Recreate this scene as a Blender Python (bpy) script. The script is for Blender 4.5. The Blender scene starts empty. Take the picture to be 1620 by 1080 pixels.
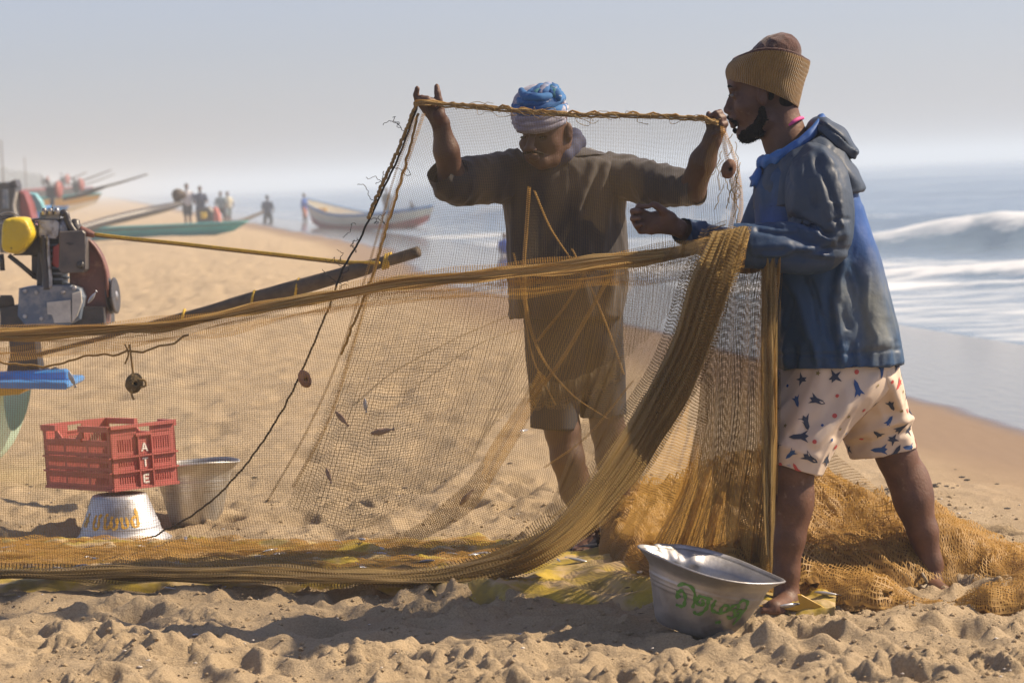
import bpy, bmesh, math, random
import numpy as np
from mathutils import Vector, Matrix
from mathutils.bvhtree import BVHTree

rnd = random.Random(7)
nrs = np.random.RandomState(11)
scene = bpy.context.scene
COL = scene.collection

# ------------------------------------------------------------------ camera
CAM_H = 1.30
FPX = 4500.0
PITCH = math.radians(3.325)
ROLL = math.radians(2.43)
_R0 = np.array([1.0, 0, 0])
_F = np.array([0, math.cos(PITCH), -math.sin(PITCH)])
_U0 = np.array([0, math.sin(PITCH), math.cos(PITCH)])
_U = math.cos(ROLL) * _U0 + math.sin(ROLL) * _R0
_R = math.cos(ROLL) * _R0 - math.sin(ROLL) * _U0
cd = bpy.data.cameras.new('camera')
cam = bpy.data.objects.new('camera', cd)
COL.objects.link(cam)
cd.sensor_width = 36.0
cd.sensor_fit = 'HORIZONTAL'
cd.lens = FPX * 36.0 / 1620.0
cd.clip_start = 0.1
cd.clip_end = 20000
M = Matrix.Identity(4)
for i in range(3):
    M[i][0] = _R[i]; M[i][1] = _U[i]; M[i][2] = -_F[i]
M[0][3], M[1][3], M[2][3] = 0, 0, CAM_H
cam.matrix_world = M
cd.dof.use_dof = True
cd.dof.focus_distance = 9.0
cd.dof.aperture_fstop = 6.7
scene.camera = cam

# ------------------------------------------------------------------ light
SUN_EL = math.radians(41)
SUN_ROT = math.radians(80)           # clockwise from +Y: from the right of the frame
world = bpy.data.worlds.new('World')
scene.world = world
world.use_nodes = True
wn = world.node_tree
wn.nodes.clear()
sky = wn.nodes.new('ShaderNodeTexSky')
sky.sky_type = 'NISHITA'
sky.sun_disc = False
sky.sun_elevation = SUN_EL
sky.sun_rotation = SUN_ROT
sky.altitude = 0
sky.air_density = 1.0
sky.dust_density = 0.7
sky.ozone_density = 5.0
hsv = wn.nodes.new('ShaderNodeHueSaturation')
hsv.inputs['Saturation'].default_value = 0.64
bg = wn.nodes.new('ShaderNodeBackground')
bg.inputs['Strength'].default_value = 0.073
wo = wn.nodes.new('ShaderNodeOutputWorld')
wn.links.new(sky.outputs[0], hsv.inputs['Color'])
tint = wn.nodes.new('ShaderNodeMix'); tint.data_type = 'RGBA'; tint.blend_type = 'MULTIPLY'
tint.inputs[0].default_value = 1.0
tint.inputs[7].default_value = (1.0, 0.945, 1.07, 1)      # the grey violet cast of the morning haze
wn.links.new(hsv.outputs[0], tint.inputs[6])
wn.links.new(tint.outputs[2], bg.inputs[0])
wn.links.new(bg.outputs[0], wo.inputs[0])
sd = bpy.data.lights.new('sun', 'SUN')
sd.energy = 5.0
sd.angle = math.radians(0.6)
sd.color = (1.0, 0.81, 0.58)
sun = bpy.data.objects.new('sun', sd)
COL.objects.link(sun)
_ts = Vector((math.sin(SUN_ROT) * math.cos(SUN_EL), math.cos(SUN_ROT) * math.cos(SUN_EL), math.sin(SUN_EL)))
sun.rotation_euler = _ts.to_track_quat('Z', 'Y').to_euler()
sun.location = (30, 5, 15)

scene.view_settings.view_transform = 'Standard'
scene.view_settings.look = 'None'
scene.view_settings.gamma = 1.0
scene.view_settings.use_curve_mapping = False
scene.view_settings.exposure = 0.70
scene.render.engine = 'CYCLES'
scene.cycles.max_bounces = 8
scene.cycles.transparent_max_bounces = 16
scene.cycles.volume_bounces = 1
scene.cycles.use_denoising = True

# ------------------------------------------------------------------ helpers
def W(px, py, Y):
    """world point(s) on the ray through photo pixel (px, py) at world depth Y"""
    px, py, Y = np.broadcast_arrays(np.asarray(px, float), np.asarray(py, float), np.asarray(Y, float))
    d = (_F[None] + ((px - 810) / FPX).reshape(-1, 1) * _R[None] + ((540 - py) / FPX).reshape(-1, 1) * _U[None])
    p = d * (Y.reshape(-1, 1) / d[:, 1:2])
    p[:, 2] += CAM_H
    return p.reshape(px.shape + (3,))

def Wl(l):
    a = np.array(l, float)
    return W(a[:, 0], a[:, 1], a[:, 2])

def G(px, py, z=0.0):
    px, py, z = np.broadcast_arrays(np.asarray(px, float), np.asarray(py, float), np.asarray(z, float))
    d = (_F[None] + ((px - 810) / FPX).reshape(-1, 1) * _R[None] + ((540 - py) / FPX).reshape(-1, 1) * _U[None])
    t = (z.reshape(-1) - CAM_H) / d[:, 2]
    p = d * t[:, None]
    p[:, 2] += CAM_H
    return p.reshape(px.shape + (3,))

def proj(V):
    """photo pixel of world points"""
    d = np.asarray(V, float) - np.array([0, 0, CAM_H])
    f = d @ _F
    return 810 + FPX * (d @ _R) / f, 540 - FPX * (d @ _U) / f

_perm = np.random.RandomState(5).permutation(512).astype(np.int64) % 256
_perm = np.concatenate([_perm, _perm])
_ga = np.random.RandomState(6).rand(256) * 2 * np.pi
_g2 = np.stack([np.cos(_ga), np.sin(_ga)], -1)
_g3 = np.random.RandomState(8).randn(256, 3); _g3 /= np.linalg.norm(_g3, axis=1, keepdims=True)

def _fade(t): return t * t * t * (t * (t * 6 - 15) + 10)

def pn2(x, y):
    x, y = np.broadcast_arrays(np.asarray(x, float), np.asarray(y, float))
    xi = np.floor(x).astype(np.int64); yi = np.floor(y).astype(np.int64)
    xf = x - xi; yf = y - yi
    u = _fade(xf); v = _fade(yf)
    def g(ix, iy, dx, dy):
        h = _perm[(_perm[ix & 255] + iy) & 511] & 255
        return _g2[h, 0] * dx + _g2[h, 1] * dy
    a = g(xi, yi, xf, yf); b = g(xi + 1, yi, xf - 1, yf)
    c = g(xi, yi + 1, xf, yf - 1); d = g(xi + 1, yi + 1, xf - 1, yf - 1)
    return ((a + u * (b - a)) * (1 - v) + (c + u * (d - c)) * v) * 1.5

def pn3(p):
    p = np.asarray(p, float)
    i = np.floor(p).astype(np.int64); f = p - i
    w = _fade(f)
    out = 0
    for dx in (0, 1):
        for dy in (0, 1):
            for dz in (0, 1):
                h = _perm[(_perm[(_perm[(i[:, 0] + dx) & 255] + i[:, 1] + dy) & 511] + i[:, 2] + dz) & 511] & 255
                g = _g3[h]
                dot = g[:, 0] * (f[:, 0] - dx) + g[:, 1] * (f[:, 1] - dy) + g[:, 2] * (f[:, 2] - dz)
                wt = (w[:, 0] if dx else 1 - w[:, 0]) * (w[:, 1] if dy else 1 - w[:, 1]) * (w[:, 2] if dz else 1 - w[:, 2])
                out = out + dot * wt
    return out * 1.6

def fbm2(x, y, o=4, g=0.5):
    r = 0; a = 1.0
    for k in range(o):
        r = r + a * pn2(x * 2 ** k + 17.3 * k, y * 2 ** k - 9.1 * k); a *= g
    return r

def sstep(a, b, x):
    t = np.clip((x - a) / (b - a), 0, 1)
    return t * t * (3 - 2 * t)

def crom(P, n):
    """Catmull-Rom resample of (m,k) control points to n points, uniform in chord length"""
    P = np.asarray(P, float)
    if len(P) == 2:
        t = np.linspace(0, 1, n)[:, None]
        return P[0] * (1 - t) + P[1] * t
    L = np.concatenate([[0], np.cumsum(np.linalg.norm(np.diff(P[:, :3], axis=0), axis=1) + 1e-9)])
    return crom_at(P, L / L[-1], np.linspace(0, 1, n))

def crom_at(P, knots, t):
    P = np.asarray(P, float); t = np.asarray(t, float)
    m = len(P)
    if m == 2:
        return P[0] * (1 - t)[:, None] + P[1] * t[:, None]
    T = np.zeros_like(P)
    for i in range(m):
        a = max(i - 1, 0); b = min(i + 1, m - 1)
        T[i] = (P[b] - P[a]) / (knots[b] - knots[a])
    k = np.clip(np.searchsorted(knots, t, side='right') - 1, 0, m - 2)
    h = (knots[k + 1] - knots[k])
    s = ((t - knots[k]) / h)[:, None]; h = h[:, None]
    return ((2 * s**3 - 3 * s**2 + 1) * P[k] + (s**3 - 2 * s**2 + s) * h * T[k]
            + (-2 * s**3 + 3 * s**2) * P[k + 1] + (s**3 - s**2) * h * T[k + 1])

class Curve:
    def __init__(s, P):
        s.P = np.asarray(P, float)
        L = np.concatenate([[0], np.cumsum(np.linalg.norm(np.diff(s.P, axis=0), axis=1) + 1e-9)])
        s.len = L[-1]; s.k = L / L[-1]
    def __call__(s, t):
        return crom_at(s.P, s.k, np.clip(t, 0, 1))

def vnormals(V, F):
    V = np.asarray(V, float); F = np.asarray(F)
    N = np.zeros_like(V)
    n = np.cross(V[F[:, 2]] - V[F[:, 0]], V[F[:, -1]] - V[F[:, 1]])
    for k in range(F.shape[1]):
        np.add.at(N, F[:, k], n)
    return N / (np.linalg.norm(N, axis=1, keepdims=True) + 1e-12)

def wloc(o):
    l = np.zeros(3)
    while o is not None:
        l += np.array(o.location); o = o.parent
    return l

def mk(name, V, F, mat=None, parent=None, smooth=True, kind=None, midx=None, label=None):
    V = np.asarray(V, float)
    if parent is not None:
        V = V - wloc(parent)
    me = bpy.data.meshes.new(name)
    if isinstance(F, np.ndarray):
        k = F.shape[1]; n = len(F)
        me.vertices.add(len(V)); me.vertices.foreach_set('co', V.astype(np.float32).ravel())
        me.loops.add(n * k); me.loops.foreach_set('vertex_index', F.astype(np.int32).ravel())
        me.polygons.add(n)
        me.polygons.foreach_set('loop_start', np.arange(0, n * k, k, dtype=np.int32))
        me.polygons.foreach_set('loop_total', np.full(n, k, np.int32))
        me.update(calc_edges=True)
        me.validate()
    else:
        me.from_pydata([tuple(v) for v in V], [], [tuple(f) for f in F])
        me.update()
    if mat is not None:
        for m in (mat if isinstance(mat, (list, tuple)) else [mat]):
            me.materials.append(m)
    if midx is not None:
        me.polygons.foreach_set('material_index', np.asarray(midx, np.int32))
    me.polygons.foreach_set('use_smooth', np.full(len(me.polygons), bool(smooth)))
    o = bpy.data.objects.new(name, me)
    COL.objects.link(o)
    if parent is not None:
        o.parent = parent
    if kind:
        o['kind'] = kind
    if label:
        o['label'] = label
    return o

def tag(o, label, cat, group=None):
    o['label'] = label; o['category'] = cat
    if group: o['group'] = group
    return o

def thing(name, label, cat, loc=(0, 0, 0), group=None):
    o = bpy.data.objects.new(name, None)
    o.empty_display_size = 0.1
    COL.objects.link(o)
    o.location = loc
    return tag(o, label, cat, group)

def dup(root, label=None, group=None):
    r = root.copy(); COL.objects.link(r)
    if label: r['label'] = label
    if group: r['group'] = group
    for ch in list(root.children):
        c = ch.copy(); COL.objects.link(c); c.parent = r
        for g in list(ch.children):
            d = g.copy(); COL.objects.link(d); d.parent = c
    return r

class MB:
    """collects faces of several shapes into one mesh"""
    def __init__(s): s.V = []; s.F = []; s.n = 0
    def add(s, V, F):
        for f in F: s.F.append(tuple(int(i) + s.n for i in f))
        s.V.extend([tuple(v) for v in V]); s.n += len(V); return s
    def build(s, name, mat, parent=None, smooth=True, **k):
        return mk(name, s.V, s.F, mat, parent, smooth, **k)

def gridF(m, n, close=False):
    i = np.arange(m - 1)[:, None]; j = np.arange(n if close else n - 1)[None]
    a = i * n + j; b = i * n + (j + 1) % n
    return np.stack([a, b, b + n, a + n], -1).reshape(-1, 4)

def loft(R, cap0=False, cap1=False):
    R = np.asarray(R, float); m, n = R.shape[:2]
    V = R.reshape(-1, 3); F = [tuple(f) for f in gridF(m, n, True)]
    if cap0: F.append(tuple(range(n))[::-1])
    if cap1: F.append(tuple(range((m - 1) * n, m * n)))
    return V, F

def tube(path, rad, n=8, res=None, flat=None, caps=True):
    path = np.asarray(path, float)
    rad = np.full(len(path), rad, float) if np.isscalar(rad) else np.asarray(rad, float)
    if res:
        q = crom(np.concatenate([path, rad[:, None]], 1), res)
        path, rad = q[:, :3], q[:, 3]
    T = np.gradient(path, axis=0); T /= np.linalg.norm(T, axis=1, keepdims=True) + 1e-12
    up = np.array([0, 0, 1.0]) if abs(T[0, 2]) < 0.9 else np.array([1.0, 0, 0])
    A = np.cross(up, T[0]); A /= np.linalg.norm(A)
    R = []
    a = np.linspace(0, 2 * np.pi, n, endpoint=False)
    for p, t, r in zip(path, T, rad):
        A = A - t * (A @ t); A /= np.linalg.norm(A) + 1e-12
        B = np.cross(t, A)
        R.append(p + r * (np.cos(a)[:, None] * A + np.sin(a)[:, None] * B))
    R = np.array(R)
    if flat is not None:
        ax = np.array(flat[0], float); ax /= np.linalg.norm(ax)
        off = R - path[:, None]
        R = R + ((flat[1] - 1) * (off @ ax))[..., None] * ax
    return loft(R, caps, caps)

def lathe(prof, n=48):
    a = np.linspace(0, 2 * np.pi, n, endpoint=False)
    R = np.array([[(r * math.cos(t), r * math.sin(t), z) for t in a] for r, z in prof])
    return R

def xf(V, axis, origin, spin=0.0, toward=None):
    """map local z to axis"""
    z = np.asarray(axis, float); z = z / np.linalg.norm(z)
    ref = np.array([1.0, 0, 0]) if abs(z[0]) < 0.9 else np.array([0, 1.0, 0])
    x = ref - z * (ref @ z); x /= np.linalg.norm(x); y = np.cross(z, x)
    c, s = math.cos(spin), math.sin(spin)
    V = np.asarray(V, float)
    vx = V[..., 0] * c - V[..., 1] * s; vy = V[..., 0] * s + V[..., 1] * c
    return np.asarray(origin) + vx[..., None] * x + vy[..., None] * y + V[..., 2:3] * z

def box(c, sx, sy, sz, M3=None, bev=0.0):
    c = np.asarray(c, float)
    if bev <= 0:
        V = np.array([(x, y, z) for z in (-.5, .5) for y in (-.5, .5) for x in (-.5, .5)]) * (sx, sy, sz)
        F = [(0, 2, 3, 1), (4, 5, 7, 6), (0, 1, 5, 4), (2, 6, 7, 3), (0, 4, 6, 2), (1, 3, 7, 5)]
    else:
        hx, hy, hz = sx / 2, sy / 2, sz / 2; b = min(bev, hx, hy, hz)
        rows = []
        for z, i in ((-hz, b), (-hz + b, 0), (hz - b, 0), (hz, b)):
            X, Y = hx - i, hy - i
            rows.append([(-X + b, -Y, z), (X - b, -Y, z), (X, -Y + b, z), (X, Y - b, z), (X - b, Y, z), (-X + b, Y, z), (-X, Y - b, z), (-X, -Y + b, z)])
        V, F = loft(np.array(rows), True, True)
    if M3 is not None:
        V = V @ np.asarray(M3).T
    return V + c, F

def prism_px(poly, Y, depth, bev_px=1.5):
    """solid with a photo-traced outline at distance Y and real thickness"""
    P = np.array(poly, float)
    c = P.mean(0)
    d = P - c; L = np.linalg.norm(d, axis=1, keepdims=True)
    Pin = c + d * np.maximum(L - bev_px, 0.1) / L
    b = bev_px * Y / FPX
    front = W(P[:, 0], P[:, 1], Y + b) ; fin = W(Pin[:, 0], Pin[:, 1], Y)
    back = front + np.array([0, depth - 2 * b, 0]); bin_ = fin + np.array([0, depth, 0])
    V, F = loft(np.array([fin, front, back, bin_]), True, True)
    return V, F

def superring(C, ax, ay, n, p=1.0):
    a = np.linspace(0, 2 * np.pi, n, endpoint=False)
    c = np.sign(np.cos(a)) * np.abs(np.cos(a)) ** p; s = np.sign(np.sin(a)) * np.abs(np.sin(a)) ** p
    return C + c[:, None] * ax + s[:, None] * ay

def garment(rows, m=80, n=128, p=0.85, lip=0.012, mode='both'):
    """cloth tube from rows (Lx,Ly,Rx,Ry,Ycentre,half depth[,bow up]); the hem turns in"""
    rows = [tuple(r) + ((0.0,) if len(r) == 6 else ()) for r in rows]
    A = np.array(rows, float)
    L = W(A[:, 0], A[:, 1], A[:, 4]); Rr = W(A[:, 2], A[:, 3], A[:, 4])
    Q = np.concatenate([(L + Rr) / 2, (Rr - L) / 2, A[:, 5:6], A[:, 6:7]], 1)
    Q = crom(Q, m)
    a = np.linspace(0, 2 * np.pi, n, endpoint=False)
    c = np.sign(np.cos(a)) * np.abs(np.cos(a)) ** p; s = np.sign(np.sin(a)) * np.abs(np.sin(a)) ** p
    out = []
    for q in Q:
        out.append(q[:3] + c[:, None] * q[3:6] + s[:, None] * np.array([0, q[6], 0]) + (s * s)[:, None] * np.array([0, 0, q[7]]))
    out = np.array(out)
    # turned-in lips
    def turn(k, k2):
        cc = out[k].mean(0)
        r = out[k] + (cc - out[k]) * 0.06
        back = out[k] + (cc - out[k]) * 0.07 + (out[k2] - out[k]) * 1.0
        return r, back
    if mode in ('both', 'end'):
        r, b = turn(-1, -6); out = np.concatenate([out, r[None], b[None]])
    if mode in ('both', 'start'):
        r, b = turn(0, 5); out = np.concatenate([b[None], r[None], out])
    mm = out.shape[0]
    return out.reshape(-1, 3), np.ascontiguousarray(gridF(mm, n, True)[:, ::-1])

def ridge(p):
    return (1 - np.abs(pn3(p))) ** 2 * 2 - 1

def folds(V, F, amp, freq, axis=(0, 0, 1), stretch=3.0, seed=0.0, fine=0.25):
    """displace along normals with elongated ridges lying along axis"""
    V = np.asarray(V, float); N = vnormals(V, np.asarray(F))
    ax = np.array(axis, float); ax /= np.linalg.norm(ax)
    t = V @ ax
    Q = V - np.outer(t, ax) * (1 - 1 / stretch)
    Q = Q * freq + seed
    d = 0.65 * pn3(Q) + 0.5 * ridge(Q * 1.7 + 5) * 0.6 + fine * pn3(Q * 3.7 + 9)
    return V + N * (amp * d)[:, None]

def creases(V, F, segs, Yref):
    """press or raise strokes given in photo pixels on the camera side: (polyline, amplitude, half width px)"""
    V = np.asarray(V, float); N = vnormals(V, np.asarray(F))
    px, py = proj(V)
    D = np.zeros(len(V))
    for pl, amp, wpx in segs:
        best = np.full(len(V), 1e9)
        for (x0, y0), (x1, y1) in zip(pl[:-1], pl[1:]):
            dx, dy = x1 - x0, y1 - y0
            t = np.clip(((px - x0) * dx + (py - y0) * dy) / (dx * dx + dy * dy), 0, 1)
            best = np.minimum(best, np.hypot(px - x0 - t * dx, py - y0 - t * dy))
        D += amp * np.exp(-(best / wpx) ** 2)
    D *= sstep(0.25, -0.25, N[:, 1])
    return V + N * D[:, None]

# ------------------------------------------------------------------ solid modelling on a distance grid (bodies, heads, hands)
class SDF:
    def __init__(s, lo, hi, h):
        s.lo = np.array(lo, float); s.h = h
        s.n = np.ceil((np.array(hi) - s.lo) / h).astype(int) + 1
        s.F = np.full(s.n, 0.3, np.float32)
    def _blk(s, lo, hi):
        a = np.clip(np.floor((lo - s.lo) / s.h).astype(int), 0, s.n - 1)
        b = np.clip(np.ceil((hi - s.lo) / s.h).astype(int) + 1, 1, s.n)
        sl = tuple(slice(i, j) for i, j in zip(a, b))
        ax = [s.lo[k] + s.h * np.arange(a[k], b[k], dtype=np.float32) for k in range(3)]
        return sl, np.stack(np.meshgrid(*ax, indexing='ij'), -1).astype(np.float32)
    def _mix(s, sl, d, k, sub):
        f = s.F[sl]
        if sub:
            d = -d
            h = np.maximum(k - np.abs(f - d), 0) / k
            s.F[sl] = np.maximum(f, d) + h * h * k * 0.25
        else:
            h = np.maximum(k - np.abs(f - d), 0) / k
            s.F[sl] = np.minimum(f, d) - h * h * k * 0.25
    def cone(s, a, b, ra, rb, k=0.02, flat=None, sub=False):
        a = np.array(a, np.float32); b = np.array(b, np.float32)
        m = max(ra, rb) * (max(1, flat[1]) if flat else 1) + k + 2 * s.h
        sl, P = s._blk(np.minimum(a, b) - m, np.maximum(a, b) + m)
        if P.size == 0: return s
        ab = b - a
        t = np.clip(((P - a) @ ab) / (ab @ ab + 1e-12), 0, 1)
        off = P - a - t[..., None] * ab
        if flat:
            ax = np.array(flat[0], np.float32); ax /= np.linalg.norm(ax)
            c = off @ ax
            off = off + (c * (1 / flat[1] - 1))[..., None] * ax
        d = np.sqrt((off ** 2).sum(-1)) - (ra + (rb - ra) * t)
        s._mix(sl, d.astype(np.float32), k, sub); return s
    def chain(s, pts, rad, k=0.02, flat=None):
        for i in range(len(pts) - 1):
            s.cone(pts[i], pts[i + 1], rad[i], rad[i + 1], k, flat)
        return s
    def ell(s, c, r, k=0.02, rot=None, sub=False):
        c = np.array(c, np.float32); r = np.array(r, np.float32)
        m = r.max() + k + 2 * s.h
        sl, P = s._blk(c - m, c + m)
        if P.size == 0: return s
        q = P - c
        if rot is not None: q = q @ np.array(rot, np.float32)
        k0 = np.sqrt(((q / r) ** 2).sum(-1)); k1 = np.sqrt(((q / r ** 2) ** 2).sum(-1)) + 1e-9
        d = k0 * (k0 - 1) / k1
        s._mix(sl, d.astype(np.float32), k, sub); return s
    def mesh(s, it=2):
        F = s.F; S = F < 0
        nx, ny, nz = F.shape
        c = S[:-1, :-1, :-1].astype(np.int8)
        tot = np.zeros((nx - 1, ny - 1, nz - 1), np.int8)
        for i in (0, 1):
            for j in (0, 1):
                for k in (0, 1):
                    tot += S[i:nx - 1 + i, j:ny - 1 + j, k:nz - 1 + k]
        act = np.argwhere((tot > 0) & (tot < 8))
        idx = np.full((nx - 1, ny - 1, nz - 1), -1, np.int32)
        idx[act[:, 0], act[:, 1], act[:, 2]] = np.arange(len(act))
        acc = np.zeros((len(act), 3)); cnt = np.zeros(len(act))
        co = [(i, j, k) for i in (0, 1) for j in (0, 1) for k in (0, 1)]
        val = {o: F[act[:, 0] + o[0], act[:, 1] + o[1], act[:, 2] + o[2]] for o in co}
        for o in co:
            for ax in range(3):
                if o[ax] == 0:
                    o2 = list(o); o2[ax] = 1; o2 = tuple(o2)
                    a, b = val[o], val[o2]
                    mm = (a < 0) != (b < 0)
                    t = np.where(mm, a / np.where(mm, a - b, 1), 0)
                    p = np.array(o, float)[None].repeat(len(act), 0); p[:, ax] += t
                    acc[mm] += p[mm]; cnt[mm] += 1
        V = s.lo + s.h * (act + acc / cnt[:, None])
        Q = []
        for ax in range(3):
            u, v = [a for a in range(3) if a != ax]
            sh = [slice(None)] * 3; sh[ax] = slice(0, -1); a = S[tuple(sh)]
            sh[ax] = slice(1, None); b = S[tuple(sh)]
            E = np.argwhere(a != b)
            E = E[(E[:, u] > 0) & (E[:, v] > 0) & (E[:, u] < F.shape[u] - 1) & (E[:, v] < F.shape[v] - 1)]
            ins = a[E[:, 0], E[:, 1], E[:, 2]]
            q = []
            for du, dv in ((-1, -1), (0, -1), (0, 0), (-1, 0)):
                e = E.copy(); e[:, u] += du; e[:, v] += dv
                q.append(idx[e[:, 0], e[:, 1], e[:, 2]])
            q = np.stack(q, -1)
            flip = ins if ax != 1 else ~ins
            q[~flip] = q[~flip][:, ::-1]
            Q.append(q)
        Q = np.concatenate(Q)
        Q = Q[(Q >= 0).all(1)]
        vol = np.einsum('ij,ij->i', V[Q[:, 0]], np.cross(V[Q[:, 1]], V[Q[:, 2]])).sum()
        if vol < 0: Q = np.ascontiguousarray(Q[:, ::-1])
        for _ in range(it):
            A = np.zeros_like(V); n = np.zeros(len(V))
            for k in range(4):
                np.add.at(A, Q[:, k], V[Q[:, (k + 1) % 4]]); np.add.at(n, Q[:, k], 1)
                np.add.at(A, Q[:, k], V[Q[:, (k + 3) % 4]]); np.add.at(n, Q[:, k], 1)
            V = V * 0.5 + 0.5 * A / np.maximum(n, 1)[:, None]
        return V, Q

# ------------------------------------------------------------------ materials
def mat(name, col, rough=0.6, metal=0.0, col2=None, nscale=8.0, nmix=(0.35, 0.65), bump=0.0, bscale=60.0, spec=0.5,
        transl=0.0, coat=0.0, col3=None, n3=3.0, n3mix=(0.55, 0.7), bdist=0.01, stretch=(1, 1, 1), sheen=0.0):
    m = bpy.data.materials.new(name); m.use_nodes = True
    nt = m.node_tree; b = nt.nodes['Principled BSDF']; out = nt.nodes['Material Output']
    L = nt.links.new
    b.inputs['Base Color'].default_value = (*col, 1)
    b.inputs['Roughness'].default_value = rough
    b.inputs['Metallic'].default_value = metal
    b.inputs['Specular IOR Level'].default_value = spec
    b.inputs['Coat Weight'].default_value = coat
    b.inputs['Coat Roughness'].default_value = 0.25
    b.inputs['Sheen Weight'].default_value = sheen
    tc = nt.nodes.new('ShaderNodeTexCoord')
    mp = nt.nodes.new('ShaderNodeMapping'); mp.inputs['Scale'].default_value = stretch
    L(tc.outputs['Object'], mp.inputs['Vector'])
    src = None
    def layer(prev, c, sc, rng):
        n = nt.nodes.new('ShaderNodeTexNoise'); n.inputs['Scale'].default_value = sc; n.inputs['Detail'].default_value = 6
        n.inputs['Roughness'].default_value = 0.6
        L(mp.outputs[0], n.inputs['Vector'])
        r = nt.nodes.new('ShaderNodeMapRange'); r.inputs[1].default_value = rng[0]; r.inputs[2].default_value = rng[1]
        L(n.outputs['Fac'], r.inputs[0])
        x = nt.nodes.new('ShaderNodeMix'); x.data_type = 'RGBA'
        L(r.outputs[0], x.inputs[0])
        if prev is None: x.inputs[6].default_value = (*col, 1)
        else: L(prev, x.inputs[6])
        x.inputs[7].default_value = (*c, 1)
        return x.outputs[2]
    if col2 is not None: src = layer(None, col2, nscale, nmix)
    if col3 is not None: src = layer(src, col3, n3, n3mix)
    if src is not None: L(src, b.inputs['Base Color'])
    if bump > 0:
        n = nt.nodes.new('ShaderNodeTexNoise'); n.inputs['Scale'].default_value = bscale; n.inputs['Detail'].default_value = 5
        L(mp.outputs[0], n.inputs['Vector'])
        bp = nt.nodes.new('ShaderNodeBump'); bp.inputs['Strength'].default_value = bump; bp.inputs['Distance'].default_value = bdist
        L(n.outputs['Fac'], bp.inputs['Height']); L(bp.outputs[0], b.inputs['Normal'])
    if transl > 0:
        t = nt.nodes.new('ShaderNodeBsdfTranslucent')
        if src is not None: L(src, t.inputs[0])
        else: t.inputs[0].default_value = (*col, 1)
        mx = nt.nodes.new('ShaderNodeMixShader'); mx.inputs[0].default_value = transl
        L(b.outputs[0], mx.inputs[1]); L(t.outputs[0], mx.inputs[2]); L(mx.outputs[0], out.inputs[0])
    return m
# ------------------------------------------------------------------ beach
SH_K, SH_C, SH_N = 0.145, 8.85, 1.0105
def shore(X, Y):
    return (X + SH_K * Y - SH_C - 1.5 * sstep(40, 66, Y)) / SH_N

def base_z(s):
    z = -0.085 * (s + 6.0)
    return np.where(s < -6.8, 0, np.where(s < -5.2, -0.085 * (s + 6.8) ** 2 / 3.2, z)) + 0.0

_fp = np.random.RandomState(21)
PRINTS = []
for _ in range(620):
    y = 6.4 + 6.2 * _fp.rand() ** 1.3
    PRINTS.append((y * (-0.26 + 0.54 * _fp.rand()), y, 0.06 + 0.07 * _fp.rand(), 0.045 + 0.04 * _fp.rand(), _fp.rand() * 3.14, 0.013 + 0.032 * _fp.rand() ** 1.6))

def clods(x, y, cell, seed):
    """crumbs of sand: rounded bumps of random size on a jittered grid"""
    gx, gy = np.floor(x / cell).astype(np.int64), np.floor(y / cell).astype(np.int64)
    out = np.zeros_like(x)
    for dx in (-1, 0, 1):
        for dy in (-1, 0, 1):
            ix, iy = gx + dx, gy + dy
            h = _perm[(_perm[(ix + seed) & 255] + iy) & 511] & 255
            h2 = _perm[(h + 37) & 511] & 255; h3 = _perm[(h + 91 + seed) & 511] & 255
            cx, cy = (ix + h / 256) * cell, (iy + h2 / 256) * cell
            R_ = cell * (0.25 + 0.55 * (h3 / 256) ** 1.5)
            d2 = ((x - cx) ** 2 + (y - cy) ** 2) / R_ ** 2
            out = np.maximum(out, R_ * (0.62 + .3 * h2 / 256) * np.sqrt(np.clip(1 - d2, 0, 1)) * (h3 > 70))
    return out

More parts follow.
